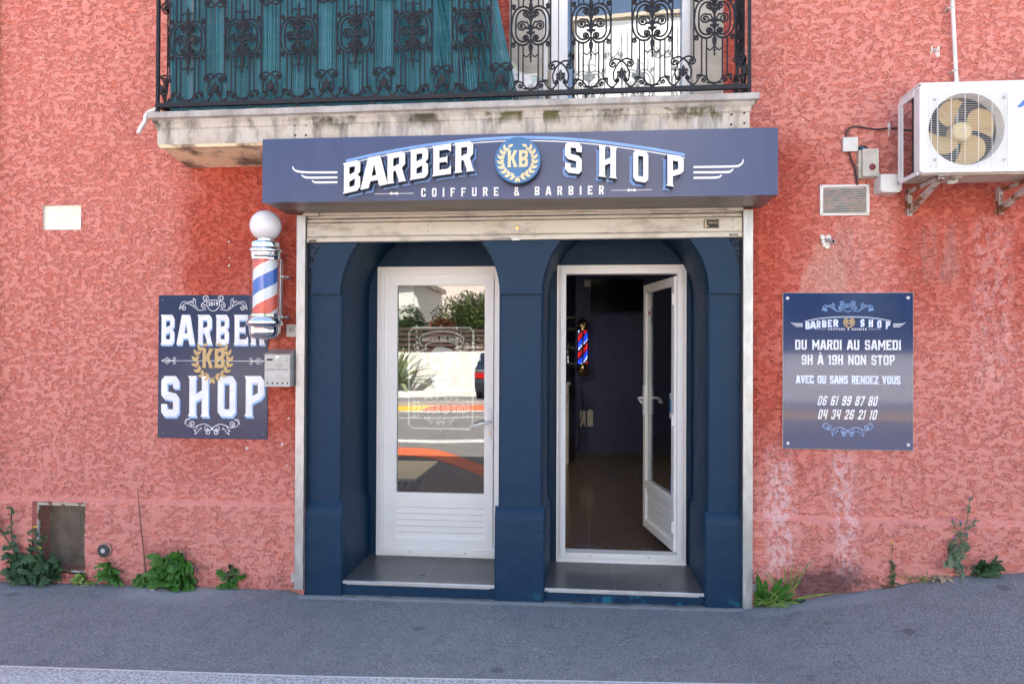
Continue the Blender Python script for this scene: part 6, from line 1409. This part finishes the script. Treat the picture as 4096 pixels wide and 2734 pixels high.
for a, c in (((0, 0), (.01, .15)), ((.0, .02), (-.06, .11)), ((.01, .03), (.10, .08)), ((0, .05), (.05, .12))):
    P = catmull([Vector((X+a[0], -.05, Z+a[1])), Vector((X+(a[0]+c[0])/2, -.06, Z+(a[1]+c[1])/2+.01)), Vector((X+c[0], -.06, Z+c[1]))], 5); b.tube(P, .0028, 5)
    for q in P[2:]: [blade(lf if q.z-Z > .07 and abs(q.x-X) < .03 else lg, q, U(-.3, math.pi+.3), U(.022, .04), .009, 0, 1, U(-.8, -.1), 5) for _ in range(3)]
for _ in range(24): blade(lg, (X+U(-.07, .07), -.06, Z+U(0, .03)), U(0, math.pi), U(.02, .04), .010, 0, 1.4, U(-1, -.2), 5)
b.build('stem', LEAF_P, t); lf.build('foliage', LEAF_P, t); lg.build('foliage', LEAF_G, t)
P = [at(x, y, -.06) for x, y in ((585, 2305), (580, 2240), (575, 2190), (567, 2120), (560, 2050), (555, 1985), (552, 1948))]
b = MB(); b.tube(catmull([Vector((p[0], -.065, p[1])) for p in P], 4), [.0046-.0022*i/24 for i in range(25)], 6); tag(b.build('dry_stalk', STEM_B, off=Vector((P[0][0], -.035, P[0][1])), smooth=60), 'tall thin dry brown stalk against the left wall', 'stalk')
# right side
t, X, Z = plant('dock_weed', 'broad leaved green weed hugging the right shutter rail', 'weed', 3052, 2400, 0); lf = MB(); lg = MB(); rng = random.Random(31); U = rng.uniform
for dx, a, L, w_ in ((-.01, 1.75, .25, .020), (.02, 1.9, .24, .020), (.03, 1.35, .23, .022), (.05, 1.2, .20, .024), (.0, 1.6, .20, .018), (.06, .9, .16, .02), (-.02, 1.9, .12, .018)): blade(lf, (X+dx, -.05, Z), a, L, w_, 0, .55, -.3, 8)
for _ in range(16): blade(lf, (X+U(-.04, .06), -.05, Z+U(0, .05)), U(.4, 2.6), U(.05, .08), .015, 0, 1.2, U(-.9, -.2), 6)
for _ in range(30): blade(lg, (X+.02+U(-.02, .03), -.07, Z), U(.15, 2.9), U(.10, .18), .0035, 0, U(.5, 1.6), U(-.8, -.2), 7)
lf.build('foliage', LEAF_G, t, smooth=80); lg.build('grass_blades', LEAF_Y, t)
t, X, Z = plant('tall_grass', 'tall yellow green grass tuft right of the broad leaved weed', 'grass', 3135, 2390, 0); lf = MB()
for a, L in ((1.25, .34), (1.35, .30), (1.5, .28), (1.7, .28), (1.95, .26), (2.15, .25), (.45, .30), (.6, .22), (-.05, .30), (2.4, .2), (2.7, .18), (1.15, .2)): blade(lf, (X+U(-.012, .012), -.06, Z), a, L, .0045, 0, U(.1, .7), U(-.35, -.1), 9, 0, 0, .5)
for _ in range(22): blade(lf, (X+U(-.03, .03), -.06, Z), U(.1, 3.0), U(.05, .13), .003, 0, U(.8, 2), U(-.8, -.2), 7)
lf.build('blades', LEAF_Y, t)
rosette('ground_weed', 'low dark weeds on the pavement edge below the tall grass', 3150, 2402, 50, .045, .008, LEAF_D, .02, 40, 1, .10, False)
t, X, Z = plant('slender_weed', 'slender upright weed with one yellow flower on the right wall', 'weed', 3563, 2338, 0); b = MB(); lf = MB(); fl = MB()
P = [Vector((X+.003*math.sin(i), -.05, Z+.0165*i)) for i in range(17)]; b.tube(P, .0016, 5); b.tube([(X+.01, -.05, Z), (X+.015, -.05, Z+.12)], .0015, 5)
for q in P[:10]: [blade(lf, q, U(-.1, math.pi+.1), U(.02, .04)*(1.2-(q.z-Z)*4), .004, 0, .6, U(-.6, 0), 5) for _ in range(4)]
fl.lathe([(0, .0), (.006, .003), (.007, .007)], P[-1], 'z', 8); b.build('stem', LEAF_G, t); lf.build('foliage', LEAF_D, t); fl.build('flower', PETAL_Y, t)
b = MB(); X2, _ = at(3563, 2338, -.05); [blade(b, (X2+U(-.06, .03), -.05, gz(X2, -.05)), U(0, math.pi), U(.015, .035), .008, 0, 1.5, -.9, 5) for _ in range(14)]
tag(b.build('fallen_leaves', STEM_B, off=Vector((X2, -.05, gz(X2, -.05)))), 'few dry fallen leaves at the foot of the slender yellow flowered weed', 'leaves')
t, X, Z = plant('thistle', 'grey green thistle with small purple flower heads at the right wall', 'thistle', 3818, 2298, 0); b = MB(); lf = MB(); fl = MB()
for ch in (((0, 0), (.02, .12), (.05, .28), (.075, .46)), ((.02, .1), (.03, .2), (.022, .32)), ((.035, .2), (0, .26), (-.025, .33)), ((.05, .28), (.085, .30), (.105, .33)), ((.02, .12), (-.01, .18), (-.012, .22)), ((.03, .16), (.055, .20), (.06, .25)), ((.03,.1),(.05,.14),(.055,.165))):
    P = catmull([Vector((X+a, -.055, Z+c)) for a, c in ch], 5); b.tube(P, .0024, 5); q = P[-1]; b.sphere(q, .0075, 8, (1, 1, 1.2)); fl.lathe([(.004, .006), (.007, .014), (.002, .016)], q, 'z', 8)
    for p in P[1::2]: [blade(lf, p, U(-.2, math.pi+.2), U(.02, .035), .006, 0, .6, U(-.7, -.1), 6, 1) for _ in range(2)]
b.sphere((X+.068, -.055, Z+.42), .010, 8); b.sphere((X+.072, -.055, Z+.39), .009, 8)
for _ in range(26): blade(lf, (X+U(-.05, .04), -.05, Z+U(.04, .17)), U(-1.2, math.pi+1.2), U(.05, .085), .017, 0, U(.8, 2), U(-.8, -.1), 8, 1)
b.build('stem', LEAF_GREY, t); lf.build('foliage', LEAF_GREY, t); fl.build('flower_head', PETAL_P, t)
rosette('dandelion_weed', 'low jagged leaved dandelion clump right of the thistle', 3935, 2296, 40, .105, .016, LEAF_D, .05, 50, 1, .05, False, 'weed', (.0, math.pi), (.9, 1.8))
rosette('grass_tuft', 'sparse thin grass between the slender weed and the thistle', 3665, 2316, 22, .10, .0022, LEAF_Y, .0, 51, 0, .07, False, 'grass', (.5, 2.6), (.2, 1.2))
b = MB(); X2, _ = at(3790, 2300, -.05); [blade(b, (X2+U(-.09, .10), -.06+U(-.03, .03), gz(X2, -.05)+.002), U(-.3, math.pi+.3), U(.02, .05), .010, 0, 1.3, -1.2, 5) for _ in range(20)]
tag(b.build('fallen_leaves', M('dry_leaf', (.40,.30,.20), .7, col2=(.2,.12,.07), sc=40), off=Vector((X2, -.05, gz(X2, -.05)))), 'dry brown leaves lying under the thistle', 'leaves')
# litter
X, Y = -2.80, -.12; zc = lambda x, y: gz(x, y)+.004
b = MB(); b.tube([(X, Y, zc(X, Y)), (X+.008, Y-.002, zc(X, Y))], .0036, 8); o = b.build('cigarette_end', M('cork_filter', (.75,.32,.10), .6), off=Vector((X, Y, zc(X, Y)))); tag(o, 'orange cigarette end on the pavement below the small leafy weed', 'cigarette end')
b = MB(); b.tube([(X+.009, Y-.002, zc(X, Y)), (X+.024, Y-.004, zc(X, Y))], .0036, 8); b.build('paper', WHITE_PL, o)
b = MB(); rng = random.Random(77)
for i in range(420):
    x = rng.uniform(-4.2, 3.0); y = -abs(rng.gauss(0, .22))-.02 if i % 2 else rng.uniform(-1.1, -.02)
    if y < -1.1: continue
    s_ = rng.uniform(.0012, .0036); z = gz(x, y)+s_*.5; a = rng.uniform(0, 3); vs = [(x+s_*math.cos(a+q), y+s_*math.sin(a+q)*.8, z) for q in (0, 1.3, 2.9, 4.4)]
    b.add(vs+[(x, y, z+s_), (x, y, z-s_)], [(0,1,4),(1,2,4),(2,3,4),(3,0,4)])
tag(b.build('gravel_crumbs', KERB_ST), 'loose grit and crumbs scattered on the pavement', 'grit', kind='stuff')

# ------------------------------------------------------------------ the far side of the street, seen in the glass and gloss
wl_ = MB(); wl_.box(-16, -3.45, -23.8, -23.5, -.1, 1.45); wl_.box(-2.1, 14, -23.8, -23.5, -.1, 1.45); tag(wl_.build('garden_wall', CONC_W, off=Vector((-8, -23.6, 0))), 'low white rendered garden wall across the street', 'wall')
t = thing('board_fence', 'brown horizontal board fence on top of the white garden wall', 'fence', (-6, -23.65, 1.45))
for i in range(5): b = MB(); b.box(-16, -3.4, -23.68, -23.64, 1.47+i*.20, 1.59+i*.20); b.build('board', FENCE_BR, t)
for i in range(9): b = MB(); b.box(-16+i*1.55, -15.93+i*1.55, -23.72, -23.66, 1.40, 2.5); b.build('post', GALV, t)
def cloud(mb, c, r, n, s_, rng):
    for _ in range(n):
        while True:
            p = Vector((rng.uniform(-1, 1), rng.uniform(-1, 1), rng.uniform(-1, 1)))
            if .45 < p.length < 1: break
        p = Vector((c[0]+p.x*r[0], c[1]+p.y*r[1], c[2]+p.z*r[2])); a = Vector((rng.gauss(0, 1), rng.gauss(0, 1), rng.gauss(0, 1))).normalized(); bb_ = a.orthogonal().normalized(); q = s_*rng.uniform(.6, 1.4)
        mb.add([p-a*q, p+bb_*q*.5, p+a*q, p-bb_*q*.5], [(0, 1, 2, 3)])
rng = random.Random(91)
for i, (x, z, rx, rz, m_, lab) in enumerate(((-11.5, 2.6, 1.8, 1.4, FOL_H, 'dark evergreen bush behind the board fence, leftmost'), (-7.1, 2.4, 1.1, 1.2, FOL_H, 'dark green bush behind the fence beside the white house'), (-6.0, 2.2, .7, .8, FOL_R, 'red leaved shrub behind the fence'), (-5.1, 2.6, 1.3, 1.6, FOL_H2, 'yellow green hedge bush behind the fence, middle'), (-3.3, 2.7, 1.4, 1.7, FOL_H2, 'tall yellow green bush behind the garden wall gap'), (.5, 2.3, 1.8, 1.5, FOL_H, 'wide dark bush across the street, right of the gap'), (6, 2.6, 2.6, 1.6, FOL_H, 'large dark bush across the street, rightmost'))):
    t = thing('garden_bush', lab, 'bush', (x, -25, 0), 'bushes behind the garden wall'); f_ = MB()
    for _ in range(7): cloud(f_, (x+rng.uniform(-.5, .5)*rx, -25.2+rng.uniform(-.5, .5), z+rng.uniform(-.5, .45)*rz), (rx*.62, .8, rz*.55), 520, .075, rng)
    f_.build('crown', m_, t); b = MB(); b.tube([(x, -25, 0), (x+.1, -25.1, 1), (x, -25, z)], [.12, .09, .04], 8); b.build('trunk', STEM_B, t)
# agave in front of the wall
t = thing('agave', 'large agave with cream edged leaves in front of the garden wall', 'agave', (-7.3, -22.6, .02)); g_ = MB(); m2 = MB()
for i in range(46):
    a = i*2.399; el = R(82-62*(i/46)); L = 1.5+.7*(i/46); base = Vector((-7.3, -22.6, .1)); d = Vector((math.cos(a)*math.cos(el), math.sin(a)*math.cos(el)*.8, math.sin(el))); s_ = Vector((-math.sin(a), math.cos(a), 0)); P = []; p = base
    for k in range(9): P.append(p.copy()); p = p+d*(L/8); d = (d+Vector((0, 0, -.11*(i/46)*1.6))).normalized()
    for mb, w0, w1 in ((g_, 0, .78), (m2, .78, 1.), (m2, -1., -.78), (g_, -.78, 0)):
        vs = []
        for k, q in enumerate(P): wd = .085*math.sin(math.pi*(.12+.85*k/8)); vs += [q+s_*wd*w0+Vector((0, 0, abs(w0)*wd*.4)), q+s_*wd*w1+Vector((0, 0, abs(w1)*wd*.4))]
        mb.add(vs, [(2*k, 2*k+1, 2*k+3, 2*k+2) for k in range(8)])
g_.build('leaves', AGAVE_G, t); m2.build('leaf_margins', AGAVE_Y, t)
def house(name, label, x0, x1, y0, y1, h, mat, wins, group=None):
    t = thing(name, label, 'building', ((x0+x1)/2, y0, 0)); hs = [rect(a, c, a+w_, c+h_) for a, c, w_, h_ in wins]
    b = MB(); b.shape([rect(x0, -.1, x1, h)]+[q[::-1] for q in hs], 0, .25); b.v = [(x, y0-y, z) for x, y, z in b.v]; b.box(x0, x0+.2, y1, y0-.25, -.1, h); b.box(x1-.2, x1, y1, y0-.25, -.1, h); b.box(x0, x1, y1-.2, y1, -.1, h); b.build('wall', mat, t)
    b = MB(); b.box(x0-.2, x1+.2, y1-.3, y0+.25, h, h+.2); b.build('roof', STONE, t)
    for a, c, w_, h_ in wins:
        b = MB(); b.box(a-.02, a+w_+.02, y0-.20, y0-.12, c-.02, c+h_+.02); q = b.build('window', WHITE_PVC, t); b = MB(); b.box(a+.08, a+w_/2-.03, y0-.12, y0-.11, c+.08, c+h_-.08); b.box(a+w_/2+.03, a+w_-.08, y0-.12, y0-.11, c+.08, c+h_-.08); b.build('pane', WIN_DARK, q)
    return t
house('apartment_building', 'pale pink apartment building behind the hedge across the street', -16, -1.2, -34, -44, 8.5, PINKISH, [(-14+i*2.3, z, 1.2, 1.3) for i in range(5) for z in (2.6, 5.4)])
for i, (x, z, r_) in enumerate(((4.5, 4.2, 2.3), (9.5, 5.0, 2.8), (14.5, 4.4, 2.6))):  # trees added to darken what the right-hand poster reflects
    t = thing('added_tree', ('round tree added across the street to darken the poster gloss, nearest the gap', 'tallest tree added across the street to darken the poster gloss', 'outermost tree added across the street to darken the poster gloss')[i], 'tree', (x, -27, 0), 'trees added to darken the poster gloss'); f_ = MB()
    for _ in range(9): cloud(f_, (x+rng.uniform(-.5, .5)*r_, -27+rng.uniform(-.5, .5), z+rng.uniform(-.5, .5)*r_), (r_*.6, 1.3, r_*.55), 420, .11, rng)
    f_.build('crown', FOL_H, t); b = MB(); b.tube([(x, -27, 0), (x+.1, -27.1, 2), (x, -27, z)], [.22, .17, .06], 10); b.build('trunk', STEM_B, t)
house('apartment_building', 'tall white apartment block across the street', -.30, 6.2, -32, -44, 18.3, CONC_W, [(3.4, z, 1.3, 1.4) for z in (2.4, 5.4, 8.4)])
t = house('white_house', 'white house with sloped side wall and balcony rail across the street', -10.2, -7.4, -26.2, -32, 4.4, CONC_W, [(-8.5, 1.9, .5, 1.0)])
b = MB(); b.shape([[(-7.4, -.1), (-6.75, -.1), (-7.15, 3.4), (-7.4, 4.2)]], 0, .3); b.v = [(x, -26.3-y, z) for x, y, z in b.v]; b.build('sloped_wall', CONC_W, t)
b = MB()
for i in range(22): b.tube([(-10.2+i*.16, -26.0, 4.6), (-10.2+i*.16, -26.0, 5.5)], .015, 4)
for z in (4.65, 4.9, 5.15, 5.5): b.tube([(-10.2, -26.0, z), (-6.9, -26.0, z)], .02, 4)
b.build('balcony_rail', IRON, t)
for x in (-8.05, -7.7): b = MB(); b.sphere((x, -26.1, 2.9), .11, 12); b.build('wall_lamp', GLOBE, t)
# parked car across the street
t = thing('parked_car', 'dark car with red tail light parked across the street', 'car', (-2.4, -20.6, -.1)); X = -2.65
b = MB(); side = [(-2.1,.25),(-2.15,.75),(-1.95,1.0),(-1.2,1.08),(-.5,1.5),(.9,1.52),(1.7,1.1),(2.1,.98),(2.2,.55),(2.1,.25),(1.75,.22),(1.65,.5),(1.35,.62),(1.05,.5),(.95,.22),(-.95,.22),(-1.05,.5),(-1.35,.62),(-1.65,.5),(-1.75,.22)]
b.shape([side[::-1]], -.86, .86); b.v = [(X+(-y)*(1-.12*max(0, z-.9)), -20.4+x, z-.1) for x, y, z in b.v]; b.build('body', CAR_P, t, bevel=.05)
b = MB(); b.shape([[(-1.05,1.1),(-.42,1.44),(.82,1.45),(1.45,1.12)][::-1]], -.873, .873); b.v = [(X+(-y)*(1-.12*max(0, z-.9)), -20.4+x, z-.1) for x, y, z in b.v]; b.build('side_glass', CAR_G, t)
for sx in (-.66, .66):
    b = MB(); b.box(X+sx-.17, X+sx+.17, -18.215, -18.17, .60, .78); b.box(X+sx-.16, X+sx+.16, -22.56, -22.5, .6, .78); b.build('tail_light', CAR_L, t, bevel=.01)
b = MB(); b.add([(X-.62, -18.75, .98), (X+.62, -18.75, .98), (X+.56, -19.4, 1.36), (X-.56, -19.4, 1.36)], [(0,1,2,3)]); b.v = [(x, y+.05, z+.04) for x, y, z in b.v]; b.build('rear_glass', CAR_G, t)
for y in (-19.05, -21.75):
    for sx in (-.80, .80):
        b = MB(); b.lathe([(.2, -.1), (.31, -.1), (.32, -.06), (.32, .06), (.31, .1), (.2, .1)], (X+sx, y, .21), 'x', 28); q = b.build('wheel', BLACK_RUB, t, smooth=40); b = MB(); b.lathe([(0, -.085), (.19, -.085), (.19, .085), (0, .085)], (X+sx, y, .21), 'x', 20); b.build('rim', GALV, q)

# recessed spots: two glint on the polished pole, one added to brighten the table
for i, (x, y) in enumerate(((.25, 3.6), (1.3, 4.2), (-1.7, 2.5))):
    t = thing('ceiling_spot', ('small recessed spot in the shop ceiling above the doorway', 'small recessed spot in the shop ceiling before the television', 'fill light added in the shop ceiling to brighten the low table')[i], 'ceiling light', (x, y, 2.79), 'recessed spots'); b = MB(); b.lathe([(.045, 0), (.06, 0), (.06, .012)], (x, y, 2.788), 'z', 20); b.build('ring', CHROME, t); b = MB(); b.lathe([(0, 0), (.044, 0)], (x, y, 2.792), 'z', 20); b.build('lens', SPOT if i < 2 else TABLE_FILL, t)
